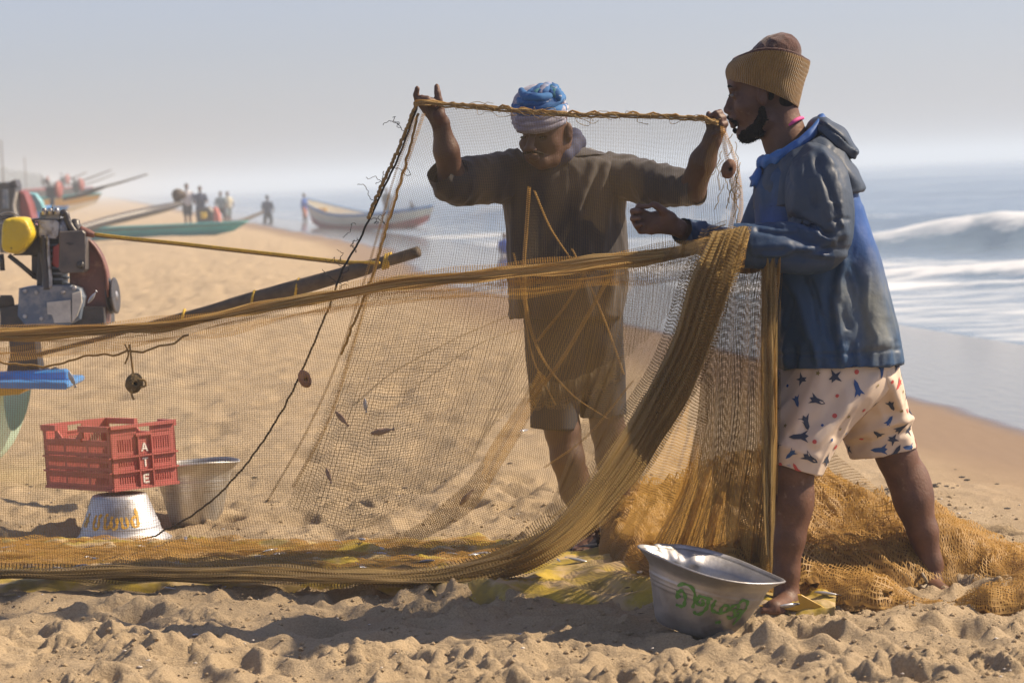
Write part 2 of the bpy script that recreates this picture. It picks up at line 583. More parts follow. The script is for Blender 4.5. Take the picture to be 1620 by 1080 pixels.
def terrain(X, Y, detail=True):
    s = shore(X, Y)
    z = base_z(s)
    X = np.asarray(X, float); Y = np.asarray(Y, float)
    ch = sstep(-4.6, -5.9, s + 0.5 * pn2(X * 0.7, Y * 0.7)) * sstep(16.0, 9.6, Y) + 0.30 * sstep(9, 16, Y) * sstep(-4.6, -6.5, s)   # how churned
    if not detail:
        return z
    far = sstep(10, 40, Y)
    z = z + 0.05 * far * sstep(-5, -8, s) * fbm2(X * 0.35, Y * 0.22, 3)
    z = z + ch * (0.020 * fbm2(X * 2.4, Y * 1.8, 3) + 0.009 * fbm2(X * 8, Y * 6.5, 3))
    near = sstep(9.4, 8.5, Y)
    wx, wy = X + 0.03 * pn2(X * 9, Y * 9), Y + 0.03 * pn2(X * 9 + 40, Y * 9)
    rough = sstep(-0.35, 0.45, pn2(X * 2.3 + 2, Y * 1.9 + 7))
    z = z + near * 0.018 * pn2(X * 3.3, Y * 2.4)
    inl = sstep(-5.0, -6.3, s) * sstep(9.6, 11.0, Y) * sstep(90, 25, Y)
    z = z + inl * (0.022 * fbm2(X * 1.5, Y * 1.0, 3) - 0.055 * np.maximum(pn2(X * 3.4 + 5, Y * 2.4) - 0.12, 0) - 0.03 * np.maximum(pn2(X * 6.5 + 9, Y * 4.5) - 0.1, 0))
    lin = Y - 11.55 - 0.10 * X - 0.12 * pn2(X * 1.3, 2.0 + 0 * X)
    z = z + 0.030 * np.exp(-(lin / 0.09) ** 2) * sstep(-0.2, 0.4, pn2(X * 2.6, 7.0 + 0 * X)) * sstep(-0.6, 0.2, X)
    amt = ch * (0.35 + 0.65 * near) * (0.25 + 0.85 * rough)
    z = z + amt * (clods(wx, wy, 0.085, 3) * 0.30 + clods(wx * 1.1, wy, 0.038, 5) * 0.5 + clods(wx, wy * 1.1, 0.019, 9) * 0.6)
    z = z + amt * 0.006 * fbm2(X * 26, Y * 24, 3)
    z = z + 0.0015 * pn2(X * 12, Y * 3) * sstep(-5.8, -5.0, s)
    return z

def add_prints(X, Y, Z):
    Xf, Yf = X.ravel(), Y.ravel(); Zf = Z.ravel().copy()
    order = np.argsort(Yf)
    Ys = Yf[order]
    for (cx, cy, a, b, th, dp) in PRINTS:
        if shore(cx, cy) > -5.6: continue
        i0, i1 = np.searchsorted(Ys, [cy - 0.25, cy + 0.25])
        ii = order[i0:i1]
        dx, dy = Xf[ii] - cx, Yf[ii] - cy
        u = (dx * math.cos(th) + dy * math.sin(th)) / a; v = (-dx * math.sin(th) + dy * math.cos(th)) / b
        r2 = u * u + v * v
        Zf[ii] += -dp * np.exp(-r2 * 1.2) + 0.55 * dp * np.exp(-((np.sqrt(r2) - 1.45) / 0.38) ** 2)
    return Zf.reshape(Z.shape)

def fan(rowsY, cols):
    Y = rowsY[:, None] * np.ones_like(cols)[None]
    X = rowsY[:, None] * cols[None]
    return X, Y

def sand_material():
    m = bpy.data.materials.new('sand'); m.use_nodes = True
    nt = m.node_tree; L = nt.links.new; b = nt.nodes['Principled BSDF']
    geo = nt.nodes.new('ShaderNodeNewGeometry')
    at = nt.nodes.new('ShaderNodeAttribute'); at.attribute_name = 'wet'
    n1 = nt.nodes.new('ShaderNodeTexNoise'); n1.inputs['Scale'].default_value = 2.2; n1.inputs['Detail'].default_value = 8; n1.inputs['Roughness'].default_value = 0.7
    n2 = nt.nodes.new('ShaderNodeTexNoise'); n2.inputs['Scale'].default_value = 170; n2.inputs['Detail'].default_value = 3
    L(geo.outputs['Position'], n1.inputs['Vector']); L(geo.outputs['Position'], n2.inputs['Vector'])
    def mix(f, a, c2):
        x = nt.nodes.new('ShaderNodeMix'); x.data_type = 'RGBA'
        if isinstance(f, float): x.inputs[0].default_value = f
        else: L(f, x.inputs[0])
        for k, v in ((6, a), (7, c2)):
            if isinstance(v, tuple): x.inputs[k].default_value = (*v, 1)
            else: L(v, x.inputs[k])
        return x.outputs[2]
    def rng(f, a, c2, lo=0., hi=1.):
        r = nt.nodes.new('ShaderNodeMapRange'); L(f, r.inputs[0])
        r.inputs[1].default_value = a; r.inputs[2].default_value = c2; r.inputs[3].default_value = lo; r.inputs[4].default_value = hi
        return r.outputs[0]
    dry = mix(rng(n1.outputs['Fac'], 0.35, 0.68), (0.50, 0.390, 0.250), (0.40, 0.305, 0.188))
    dry = mix(rng(n2.outputs['Fac'], 0.42, 0.70, 0.0, 0.45), dry, (0.20, 0.14, 0.08))
    dry = mix(rng(n2.outputs['Fac'], 0.34, 0.26, 0.0, 0.5), dry, (0.55, 0.43, 0.29))
    damp = rng(at.outputs['Fac'], 0.0, 0.5)
    c = mix(damp, dry, (0.225, 0.155, 0.095))
    c = mix(rng(at.outputs['Fac'], 0.5, 1.0), c, (0.12, 0.095, 0.07))
    L(c, b.inputs['Base Color'])
    L(rng(at.outputs['Fac'], 0.45, 0.95, 0.85, 0.09), b.inputs['Roughness'])
    L(rng(at.outputs['Fac'], 0.3, 0.95, 0.25, 0.7), b.inputs['Specular IOR Level'])
    bp = nt.nodes.new('ShaderNodeBump'); bp.inputs['Distance'].default_value = 0.014
    L(rng(at.outputs['Fac'], 0.0, 0.6, 0.95, 0.0), bp.inputs['Strength'])
    n3 = nt.nodes.new('ShaderNodeTexNoise'); n3.inputs['Scale'].default_value = 75; n3.inputs['Detail'].default_value = 6; n3.inputs['Roughness'].default_value = 0.75
    L(geo.outputs['Position'], n3.inputs['Vector']); L(n3.outputs['Fac'], bp.inputs['Height']); L(bp.outputs[0], b.inputs['Normal'])
    return m

rowsY = np.concatenate([1 / np.linspace(1 / 6.2, 1 / 12.0, 430)[:-1], 1 / np.linspace(1 / 12.0, 1 / 60.0, 210), np.geomspace(61.5, 4200, 50)])
ci = np.linspace(-0.205, 0.205, 520)
cols = np.concatenate([-np.geomspace(0.9, 0.21, 26), ci, np.geomspace(0.21, 0.9, 26)])
X, Y = fan(rowsY, cols)
Z = terrain(X, Y)
Z = add_prints(X, Y, Z)
Z = np.maximum(Z, -6.0)
SAND_X, SAND_Y, SAND_Z = X, Y, Z
V = np.stack([X, Y, Z], -1).reshape(-1, 3)
sand = mk('sand_beach', V, gridF(len(rowsY), len(cols)), sand_material(), kind='structure')
S_ = shore(X, Y) + 0.25 * pn2(X * 0.5, Y * 0.25) + 0.06 * pn2(X * 3, Y * 1.5)
wet = 0.5 * sstep(-5.6, -4.6, S_) + 0.5 * sstep(-4.05, -3.55, S_)
wet = wet * sstep(-14, -4.2, S_ + 0 * X)
at = sand.data.attributes.new('wet', 'FLOAT', 'POINT')
at.data.foreach_set('value', wet.astype(np.float32).ravel())

def ground_z(x, y):
    """height of the built sand under world (x, y) (nearest grid sample, bilinear)"""
    i = np.interp(y, rowsY, np.arange(len(rowsY))); c = x / y
    j = np.interp(c, cols, np.arange(len(cols)))
    i0 = int(min(max(math.floor(i), 0), len(rowsY) - 2)); j0 = int(min(max(math.floor(j), 0), len(cols) - 2))
    a, b = i - i0, j - j0
    Z = SAND_Z
    return float((Z[i0, j0] * (1 - a) + Z[i0 + 1, j0] * a) * (1 - b) + (Z[i0, j0 + 1] * (1 - a) + Z[i0 + 1, j0 + 1] * a) * b)

def GS(px, py, dz=0.0):
    """point on the sand seen through a photo pixel"""
    z = 0.0
    for _ in range(4):
        p = G(px, py, z); z = ground_z(p[0], p[1])
    p = G(px, py, z); p[2] += dz
    return p

# ------------------------------------------------------------------ sea
def sea_material():
    m = bpy.data.materials.new('sea_water'); m.use_nodes = True
    nt = m.node_tree; L = nt.links.new; b = nt.nodes['Principled BSDF']
    geo = nt.nodes.new('ShaderNodeNewGeometry')
    at = nt.nodes.new('ShaderNodeAttribute'); at.attribute_name = 'foam'
    mp = nt.nodes.new('ShaderNodeMapping'); mp.inputs['Scale'].default_value = (0.55, 1.6, 1.0); mp.inputs['Rotation'].default_value = (0, 0, 0.5)
    L(geo.outputs['Position'], mp.inputs['Vector'])
    n = nt.nodes.new('ShaderNodeTexNoise'); n.inputs['Scale'].default_value = 1.3; n.inputs['Detail'].default_value = 7; n.inputs['Roughness'].default_value = 0.68
    L(mp.outputs[0], n.inputs['Vector'])
    ad = nt.nodes.new('ShaderNodeMath'); ad.operation = 'ADD'; L(at.outputs['Fac'], ad.inputs[0]); L(n.outputs['Fac'], ad.inputs[1])
    r = nt.nodes.new('ShaderNodeMapRange'); r.inputs[1].default_value = 0.86; r.inputs[2].default_value = 1.20; L(ad.outputs[0], r.inputs[0])
    x = nt.nodes.new('ShaderNodeMix'); x.data_type = 'RGBA'; L(r.outputs[0], x.inputs[0])
    x.inputs[6].default_value = (0.165, 0.235, 0.31, 1); x.inputs[7].default_value = (0.66, 0.70, 0.74, 1)
    L(x.outputs[2], b.inputs['Base Color'])
    rr = nt.nodes.new('ShaderNodeMapRange'); rr.inputs[3].default_value = 0.16; rr.inputs[4].default_value = 0.8; L(r.outputs[0], rr.inputs[0]); L(rr.outputs[0], b.inputs['Roughness'])
    b.inputs['IOR'].default_value = 1.33
    n2 = nt.nodes.new('ShaderNodeTexNoise'); n2.inputs['Scale'].default_value = 2.4; n2.inputs['Detail'].default_value = 6
    L(mp.outputs[0], n2.inputs['Vector'])
    bp = nt.nodes.new('ShaderNodeBump'); bp.inputs['Strength'].default_value = 0.6; bp.inputs['Distance'].default_value = 0.10
    L(n2.outputs['Fac'], bp.inputs['Height']); L(bp.outputs[0], b.inputs['Normal'])
    return m

SEA_Z = -0.50
inv = np.linspace(1 / 24.0, 1 / 200.0, 200)
rY = np.concatenate([1 / inv, np.geomspace(205, 6000, 60)])
cc = np.concatenate([np.linspace(-0.9, -0.2, 16)[:-1], np.linspace(-0.2, 0.24, 250), np.linspace(0.25, 0.9, 16)])
X, Y = fan(rY, cc)
s = shore(X, Y)
q = Y + 0.62 * X + 1.2 * pn2(X * 0.12, Y * 0.05) + 0.4 * pn2(X * 0.5, Y * 0.3)
deep = sstep(0.3, 6.0, s)
def wave(q0, back, front):
    d = q - q0
    return np.where(d > 0, np.exp(-(d / back) ** 2), np.exp(-(d / front) ** 2))
b1a = sstep(3.8, 9.0, X) * (0.85 + 0.30 * pn2(X * 0.8, 3.0)) + 0.25 * sstep(60, 75, Y + 0 * X)
brk = wave(61.5, 2.6, 0.9) * (0.32 + 0.38 * sstep(6.5, 10, X)) * sstep(1.5, 6.0, X)
w2 = wave(47.0, 1.6, 0.7) * 0.24 * sstep(2.0, 4.5, X)
w3 = wave(43.0, 1.0, 0.5) * 0.13 * sstep(1.0, 4, X)
w4 = wave(112, 5, 2.2) * 0.55 * sstep(-4, 0, X) * sstep(16, 6, X)
w5 = wave(86, 3, 1.5) * 0.28 * sstep(-2, 3, X)
swell = 0.16 * np.sin(q * 2 * np.pi / 17 + 2 * pn2(X * 0.06, Y * 0.03)) * sstep(66, 90, q) * sstep(900, 200, q) \
    + 0.30 * np.sin(q * 2 * np.pi / 55 + 1.0) * sstep(90, 160, q) * sstep(2500, 500, q)
chop = 0.03 * fbm2(X * 0.9, Y * 0.7, 3) * sstep(300, 100, Y)
Z = SEA_Z + deep * (brk + w2 + w3 + w4 + w5 + swell + chop) + 0.02 * pn2(X, Y) * sstep(0, 1, s)
foam = 0.10 + 0.09 * sstep(90, 60, q)
foam = foam + 0.27 * sstep(6.5, 2.0, s) * sstep(-0.5, 0.2, s) + 0.05 * sstep(16, 5, s)
foam = foam + 0.50 * wave(61.3, 2.4, 0.35) * sstep(3.0, 5.5, X) * sstep(13.5, 9.0, X + 0.5 * pn2(X, Y))
foam = foam + 0.40 * wave(62.6, 2.2, 0.5) * sstep(9, 11, X)
foam = foam + 0.50 * wave(46.8, 1.4, 0.4) * sstep(4, 7, X) + 0.30 * wave(43.2, 1.5, 0.4) + 0.22 * wave(53, 2.5, 1.5)
foam = foam + 0.38 * wave(112, 4, 1.0) * sstep(-3, 0, X) + 0.25 * wave(86, 3, 0.8)
foam = foam + 0.15 * wave(75, 4, 3) * sstep(8, 0, X) + 0.25 * wave(128, 6, 4) * sstep(3, -5, X)
foam = np.clip(foam, 0, 0.85)
sea = mk('sea', np.stack([X, Y, Z], -1).reshape(-1, 3), gridF(len(rY), len(cc)), sea_material(), kind='structure')
at = sea.data.attributes.new('foam', 'FLOAT', 'POINT')
at.data.foreach_set('value', foam.astype(np.float32).ravel())

# ------------------------------------------------------------------ haze
hz = mk('haze', [(x, y, z) for z in (-7.5, 6.5) for y in (-40, 6600) for x in (-5800, 5800)],
        [(0, 2, 3, 1), (4, 5, 7, 6), (0, 1, 5, 4), (2, 6, 7, 3), (0, 4, 6, 2), (1, 3, 7, 5)], None, smooth=False, kind='stuff')
hm = bpy.data.materials.new('haze'); hm.use_nodes = True
hm.node_tree.nodes.clear()
pv = hm.node_tree.nodes.new('ShaderNodeVolumePrincipled'); ho = hm.node_tree.nodes.new('ShaderNodeOutputMaterial')
pv.inputs['Color'].default_value = (0.80, 0.90, 1.0, 1)
pv.inputs['Density'].default_value = 0.0021
pv.inputs['Anisotropy'].default_value = 0.0
hm.node_tree.links.new(pv.outputs[0], ho.inputs['Volume'])
hz.data.materials.append(hm)
# ------------------------------------------------------------------ people
M_skin1 = mat('dark_skin', (0.135, 0.061, 0.034), 0.58, col2=(0.082, 0.036, 0.021), nscale=16, bump=0.45, bscale=110, bdist=0.003, spec=0.45, col3=(0.20, 0.12, 0.08), n3=45, n3mix=(.62, .74))
M_skin2 = mat('brown_skin', (0.112, 0.053, 0.031), 0.55, col2=(0.080, 0.037, 0.023), nscale=16, bump=0.45, bscale=110, bdist=0.003, spec=0.45)
M_hair = mat('black_hair', (0.008, 0.007, 0.007), 0.9, col2=(0.016, 0.013, 0.012), spec=0.15, nscale=60, bump=0.6, bscale=300, bdist=0.004)
M_eye = mat('eye_white', (0.22, 0.20, 0.18), 0.3)
M_iris = mat('eye_iris', (0.012, 0.008, 0.006), 0.15)
M_nail = mat('finger_nail', (0.36, 0.22, 0.17), 0.35)
M_rain_dark = mat('coated_rain_cloth_slate', (0.024, 0.046, 0.086), 0.56, col2=(0.050, 0.066, 0.092), nscale=5, bump=0.35, bscale=70, bdist=0.004, spec=0.35)
M_rain_navy = mat('coated_rain_cloth_navy', (0.012, 0.038, 0.098), 0.54, col2=(0.022, 0.050, 0.105), nscale=5, bump=0.35, bscale=70, bdist=0.004, spec=0.35)
M_rain_blue = mat('rain_cloth_blue', (0.013, 0.048, 0.118), 0.54, col2=(0.022, 0.060, 0.130), nscale=4, bump=0.35, bscale=60, bdist=0.004, spec=0.35)
def worn(m):
    nt = m.node_tree; L = nt.links.new; b = nt.nodes['Principled BSDF']
    prev = b.inputs['Base Color'].links[0].from_socket
    n = nt.nodes.new('ShaderNodeTexNoise'); n.inputs['Scale'].default_value = 9; n.inputs['Detail'].default_value = 7
    for nm, c in (('fresh', (0.020, 0.078, 0.28)), ('wear', (0.135, 0.150, 0.145))):
        at = nt.nodes.new('ShaderNodeAttribute'); at.attribute_name = nm
        ad = nt.nodes.new('ShaderNodeMath'); ad.operation = 'ADD'; L(at.outputs['Fac'], ad.inputs[0]); L(n.outputs['Fac'], ad.inputs[1])
        r = nt.nodes.new('ShaderNodeMapRange'); r.inputs[1].default_value = 0.72; r.inputs[2].default_value = 1.40; L(ad.outputs[0], r.inputs[0])
        x = nt.nodes.new('ShaderNodeMix'); x.data_type = 'RGBA'; L(r.outputs[0], x.inputs[0]); L(prev, x.inputs[6]); x.inputs[7].default_value = (*c, 1)
        prev = x.outputs[2]
    L(prev, b.inputs['Base Color'])
worn(M_rain_blue)
M_collar = mat('collar_cloth_bright_blue', (0.015, 0.080, 0.30), 0.6, col2=(0.03, 0.14, 0.40), nscale=9, bump=0.1)
M_pink = mat('pink_cloth', (0.62, 0.07, 0.26), 0.7)
M_shorts = mat('cream_cotton', (0.63, 0.52, 0.42), 0.85, col2=(0.56, 0.46, 0.37), nscale=6, bump=0.12, bscale=500, bdist=0.001)
M_pr_blue = mat('print_blue', (0.02, 0.07, 0.22), 0.85)
M_pr_navy = mat('print_navy', (0.03, 0.040, 0.075), 0.9)
M_pr_red = mat('print_red', (0.50, 0.08, 0.07), 0.85)
M_pr_olive = mat('print_olive', (0.24, 0.19, 0.06), 0.85)

def knit(name, c1, c2):
    m = mat(name, c1, 0.95, col2=c2, nscale=30, sheen=0.3)
    nt = m.node_tree; L = nt.links.new; b = nt.nodes['Principled BSDF']
    uv = nt.nodes.new('ShaderNodeAttribute'); uv.attribute_name = 'knit'
    w = nt.nodes.new('ShaderNodeMath'); w.operation = 'SINE'
    L(uv.outputs['Fac'], w.inputs[0])
    bp = nt.nodes.new('ShaderNodeBump'); bp.inputs['Strength'].default_value = 0.7; bp.inputs['Distance'].default_value = 0.004
    L(w.outputs[0], bp.inputs['Height']); L(bp.outputs[0], b.inputs['Normal'])
    return m
M_knit = knit('mustard_rib_knit', (0.305, 0.170, 0.036), (0.235, 0.130, 0.028))
M_knit_in = mat('brown_knit', (0.085, 0.030, 0.020), 0.95, col2=(0.055, 0.020, 0.014), nscale=60, bump=0.7, bscale=260, bdist=0.004, sheen=0.3)

def P(x, y, Y): return W(x, y, Y)

def finger(S, pts, r0=0.0100, r1=0.0072, k=0.006):
    pts = [P(*p) for p in pts]
    r = np.linspace(r0, r1, len(pts))
    S.chain(pts, r, k)

def solid(name, fn, lo, hi, h, m, parent, it=2, smooth=True, label=None):
    S = SDF(lo, hi, h); fn(S)
    V, Q = S.mesh(it)
    return mk(name, V, Q, m, parent, smooth, label=label)

# ---------- the man in the rain jacket (seen from his left side) ----------
Y0 = 8.45; YN = 8.30; YF = 8.63
man1 = thing('person', 'man in rain jacket, mustard knit cap and printed cream shorts with net over his arm', 'person', tuple(P(1330, 945, Y0)))
def body1(S):
    # legs and feet
    nf, ff = 8.32, 8.60
    S.chain([P(1305, 590, 8.36), P(1276, 680, 8.335), P(1254, 738, nf), P(1251, 790, nf), P(1247, 850, nf), P(1244, 905, nf), P(1244, 940, nf)],
            [0.076, 0.066, 0.0625, 0.0600, 0.0485, 0.0370, 0.0375], 0.02)
    S.ell(P(1256, 785, nf + 0.012), (0.052, 0.056, 0.105), 0.03)
    S.ell(P(1240, 738, nf - 0.015), (0.042, 0.04, 0.05), 0.03)
    S.cone(P(1247, 952, nf), P(1224, 960, nf - 0.16), 0.034, 0.027, 0.03, ((0, 0, 1), 0.85))
    for i, (dx, l) in enumerate(((0, 0.03), (9, 0.032), (17, 0.028), (24, 0.02), (30, 0.012))):
        S.cone(P(1210 + dx, 961, nf - 0.13), P(1208 + dx, 967, nf - 0.15 - l), 0.0135 - i * 0.0008, 0.0105 - i * 0.0006, 0.008)
    S.chain([P(1362, 590, 8.52), P(1388, 660, 8.57), P(1419, 722, ff), P(1443, 790, ff), P(1460, 840, ff), P(1472, 890, ff), P(1477, 915, ff)],
            [0.076, 0.066, 0.0590, 0.0540, 0.0445, 0.0345, 0.036], 0.02)
    S.ell(P(1449, 780, ff + 0.015), (0.050, 0.055, 0.10), 0.03)
    S.cone(P(1471, 924, ff), P(1492, 936, ff - 0.17), 0.033, 0.026, 0.03, ((0, 0, 1), 0.8))
    S.ell(P(1466, 918, ff), (0.014, 0.042, 0.016), 0.015)
    for i, dx in enumerate((0, 8, 15, 21, 26)):
        S.cone(P(1484 + dx * .6, 937, ff - 0.15), P(1488 + dx * .6, 942, ff - 0.20 + i * .006), 0.013 - i * 0.0008, 0.010, 0.008)
    # trunk
    S.ell(P(1326, 560, Y0), (0.120, 0.140, 0.11), 0.04)
    S.ell(P(1308, 470, Y0), (0.105, 0.135, 0.18), 0.05)
    S.ell(P(1282, 350, Y0), (0.120, 0.175, 0.20), 0.06)
    S.cone(P(1275, 284, 8.32), P(1265, 284, 8.60), 0.052, 0.052, 0.04)
    # arms
    S.chain([P(1287, 284, 8.29), P(1300, 340, 8.20), P(1302, 388, 8.16), P(1240, 393, 8.13), P(1172, 395, 8.14)], [0.062, 0.05, 0.044, 0.042, 0.030], 0.02)
    S.cone(P(1172, 395, 8.14), P(1140, 398, 8.15), 0.030, 0.034, 0.02, ((0, 1, 0), 0.6))
    for dx, dy in ((0, -8), (2, -2), (1, 4), (-2, 10)):
        S.chain([P(1140, 396 + dy, 8.15), P(1120 + dx, 397 + dy, 8.13), P(1112 + dx, 403 + dy, 8.12)], [0.010, 0.009, 0.008], 0.006)
    S.chain([P(1255, 275, 8.64), P(1215, 350, 8.70), P(1180, 398, 8.66), P(1120, 380, 8.55), P(1076, 362, 8.48)], [0.06, 0.05, 0.044, 0.040, 0.027], 0.02)
    # the far hand that pulls at the net, palm to the camera
    h = 8.45
    S.cone(P(1072, 360, h), P(1040, 349, h), 0.027, 0.030, 0.02, ((0, 1, 0), 0.62))
    S.cone(P(1058, 353, h), P(1030, 360, h), 0.024, 0.020, 0.02, ((0, 1, 0), 0.7))
    S.ell(P(1058, 345, h - 0.015), (0.024, 0.014, 0.020), 0.012)
    finger(S, [(1062, 343, h - .01), (1048, 333, h - .025), (1039, 326, h - .03), (1033, 323, h - .025)], 0.0135, 0.0090)
    finger(S, [(1034, 343, h), (1014, 334, h), (1010, 327, h - .01), (1026, 327, h - .03)], 0.0105, 0.0078)
    finger(S, [(1030, 350, h), (1006, 343, h), (1001, 334, h - .015), (1013, 334, h - .04)], 0.0105, 0.0078)
    finger(S, [(1028, 358, h), (1006, 355, h), (1001, 346, h - .018), (1012, 345, h - .045)], 0.0102, 0.0075)
    finger(S, [(1032, 366, h), (1013, 366, h), (1007, 358, h - .018), (1016, 355, h - .04)], 0.0092, 0.0068)
    # neck and head, in profile to the left
    c = 8.46
    S.chain([P(1232, 165, c), P(1240, 215, c), P(1256, 262, c)], [0.054, 0.060, 0.075], 0.03)
    S.ell(P(1214, 125, c), (0.100, 0.076, 0.098), 0.02)
    S.ell(P(1190, 168, c), (0.058, 0.060, 0.078), 0.03)
    S.chain([P(1212, 190, c - .045), P(1196, 206, c - .03), P(1178, 212, c)], [0.024, 0.020, 0.018], 0.02)
    S.chain([P(1212, 190, c + .045), P(1196, 206, c + .03), P(1178, 212, c)], [0.024, 0.020, 0.018], 0.02)
    S.ell(P(1177, 211, c), (0.019, 0.022, 0.017), 0.015)
    S.ell(P(1164, 128, c), (0.026, 0.050, 0.030), 0.02)
    S.ell(P(1158, 140, c - .024), (0.011, 0.026, 0.009), 0.012)
    S.ell(P(1158, 140, c + .024), (0.011, 0.026, 0.009), 0.012)
    S.ell(P(1159, 151, c - .036), (0.013, 0.016, 0.011), 0.010, sub=True)
    S.ell(P(1159, 151, c + .036), (0.013, 0.016, 0.011), 0.010, sub=True)
    S.ell(P(1163, 151, c - .031), (0.0125, 0.013, 0.0115), 0.006)
    S.ell(P(1163, 151, c + .031), (0.0125, 0.013, 0.0115), 0.006)
    S.chain([P(1160, 145, c), P(1156, 160, c), P(1150.5, 174, c)], [0.0085, 0.0095, 0.0125], 0.010)
    S.ell(P(1156, 177, c - .013), (0.011, 0.010, 0.009), 0.008)
    S.ell(P(1156, 177, c + .013), (0.011, 0.010, 0.009), 0.008)
    S.ell(P(1161, 188, c), (0.016, 0.028, 0.014), 0.012)
    S.ell(P(1158, 193, c), (0.010, 0.021, 0.0062), 0.006)
    S.ell(P(1160, 200, c), (0.010, 0.019, 0.0068), 0.006)
    S.ell(P(1178, 168, c - .04), (0.026, 0.022, 0.022), 0.02)
    S.ell(P(1178, 168, c + .04), (0.026, 0.022, 0.022), 0.02)
    S.ell(P(1207, 152, c - .074), (0.017, 0.010, 0.031), 0.008)
    S.ell(P(1204, 150, c - .084), (0.008, 0.007, 0.017), 0.006, sub=True)
    S.ell(P(1207, 152, c + .074), (0.017, 0.010, 0.031), 0.008)
lo = P(1500, 975, 8.9); 
body = solid('body', body1, (P(985, 540, 8.3)[0], 7.95, -0.10), (P(1515, 540, 8.7)[0], 8.98, P(1210, 40, 8.4)[2]), 0.0047, M_skin1, man1, it=2)

def beard1(S):
    c = 8.46
    for sg in (-1, 1):
        S.chain([P(1206, 172, c + sg * .066), P(1205, 188, c + sg * .060), P(1194, 206, c + sg * .040), P(1180, 215, c + sg * .016)], [0.008, 0.013, 0.018, 0.020], 0.012)
        S.chain([P(1214, 190, c + sg * .050), P(1203, 206, c + sg * .036), P(1188, 216, c + sg * .012)], [0.014, 0.016, 0.016], 0.012)
    S.ell(P(1179, 216, c), (0.022, 0.026, 0.016), 0.01)
    S.ell(P(1163, 206, c), (0.006, 0.008, 0.009), 0.006)
    for sg in (-1, 1):
        S.chain([P(1155, 186, c), P(1159, 190, c + sg * .02), P(1166, 197, c + sg * .032)], [0.0075, 0.0062, 0.0045], 0.005)
S = SDF(P(1140, 235, 8.36) - 0.02, P(1235, 160, 8.56) + 0.02, 0.0028); beard1(S); V, Q = S.mesh(1)
N = vnormals(V, Q); V = V + N * (0.0035 * pn3(V * 190) + 0.0025 * pn3(V * 90))[:, None]
bd = mk('beard', V, Q, M_hair, man1)
Nb = vnormals(V, Q); brs = np.random.RandomState(3); mbh = MB()
for i in brs.choice(len(V), 1100):
    d_ = Nb[i] * .7 + np.array([-.10, 0, -.55]) + brs.randn(3) * .35; d_ /= np.linalg.norm(d_)
    sd_ = np.cross(d_, [0, 1, 0.2]); sd_ /= np.linalg.norm(sd_) + 1e-9
    L_ = brs.uniform(.004, .011); b_ = V[i] - Nb[i] * .002
    mbh.add([b_ + sd_ * .0008, b_ - sd_ * .0008, b_ + np.cross(d_, sd_) * .0012, b_ + d_ * L_ + brs.randn(3) * .001], [(0, 1, 3), (1, 2, 3), (2, 0, 3)])
mbh.build('beard_hairs', M_hair, bd, kind='stuff')
for sg in (-1, 1):
    V, F = tube([P(1157, 139, 8.46 + sg * .014), P(1155, 136.5, 8.46 + sg * .03), P(1161, 138, 8.46 + sg * .046)], [0.003, 0.0045, 0.002], 6, 10)
    mk('eyebrow', V + np.array([-0.004, 0, 0]), F, M_hair, man1)
    a = np.linspace(0, np.pi, 9)
    S = SDF(P(1157, 156, 8.46 + sg * .033) - 0.02, P(1157, 148, 8.46 + sg * .033) + 0.02, 0.0016)
    S.ell(P(1157.6, 151.5, 8.46 + sg * .034), (0.0085, 0.0095, 0.0042), 0.002); V, Q = S.mesh(1)
    e = mk('eye', V, Q, M_eye, man1)
    S = SDF(P(1155, 156, 8.46 + sg * .033) - 0.02, P(1155, 148, 8.46 + sg * .033) + 0.02, 0.0014)
    S.ell(P(1154.8, 151.6, 8.46 + sg * .035), (0.0050, 0.0052, 0.0042), 0.002); V, Q = S.mesh(1)
    mk('iris', V, Q, M_iris, e)
def nape(S):
    S.ell(P(1238, 156, 8.46), (0.042, 0.064, 0.046), 0.01)
    S.ell(P(1216, 150, 8.46), (0.020, 0.0775, 0.03), 0.01)
solid('hair', nape, P(1190, 200, 8.36) - 0.03, P(1275, 120, 8.56) + 0.03, 0.004, M_hair, man1)

# shorts
def legloft(rows, m, n): return garment(rows, m, n, p=0.92)
Va, Fa = garment([(1240, 545, 1408, 540, 8.44, .172), (1228, 600, 1412, 600, 8.43, .176), (1219, 655, 1362, 655, 8.37, .130), (1215, 695, 1326, 700, 8.335, .108), (1214, 726, 1301, 752, 8.33, .098)], 84, 144, p=0.9)
Vb, Fb = garment([(1268, 545, 1412, 540, 8.45, .172), (1282, 600, 1427, 600, 8.48, .165), (1310, 650, 1434, 645, 8.55, .125), (1336, 700, 1443, 690, 8.59, .10), (1344, 724, 1448, 706, 8.60, .098)], 84, 144, p=0.9)
segA = [([(1395, 580), (1350, 640), (1290, 700)], 0.012, 9), ([(1300, 585), (1270, 650), (1240, 720)], 0.008, 12), ([(1345, 600), (1300, 660), (1255, 690)], -0.008, 9),
        ([(1240, 590), (1230, 660)], 0.007, 8), ([(1380, 590), (1322, 690)], -0.008, 7), ([(1225, 700), (1290, 722)], 0.006, 7)]
segB = [([(1400, 590), (1425, 650), (1380, 690)], 0.008, 8), ([(1350, 690), (1400, 668), (1440, 662)], 0.012, 7), ([(1356, 706), (1440, 682)], -0.008, 6), ([(1410, 600), (1436, 700)], 0.006, 7)]
Va = creases(folds(Va, Fa, 0.011, 8, (0.35, 0, 1), 3.0, 1.0), Fa, segA, 8.3)
Vb = creases(folds(Vb, Fb, 0.011, 8, (-0.35, 0, 1), 3.0, 4.0), Fb, segB, 8.5)
Vs = np.concatenate([Va, Vb]); Fs = np.concatenate([Fa, Fb + len(Va)])
shorts = mk('shorts', Vs, Fs, M_shorts, man1)
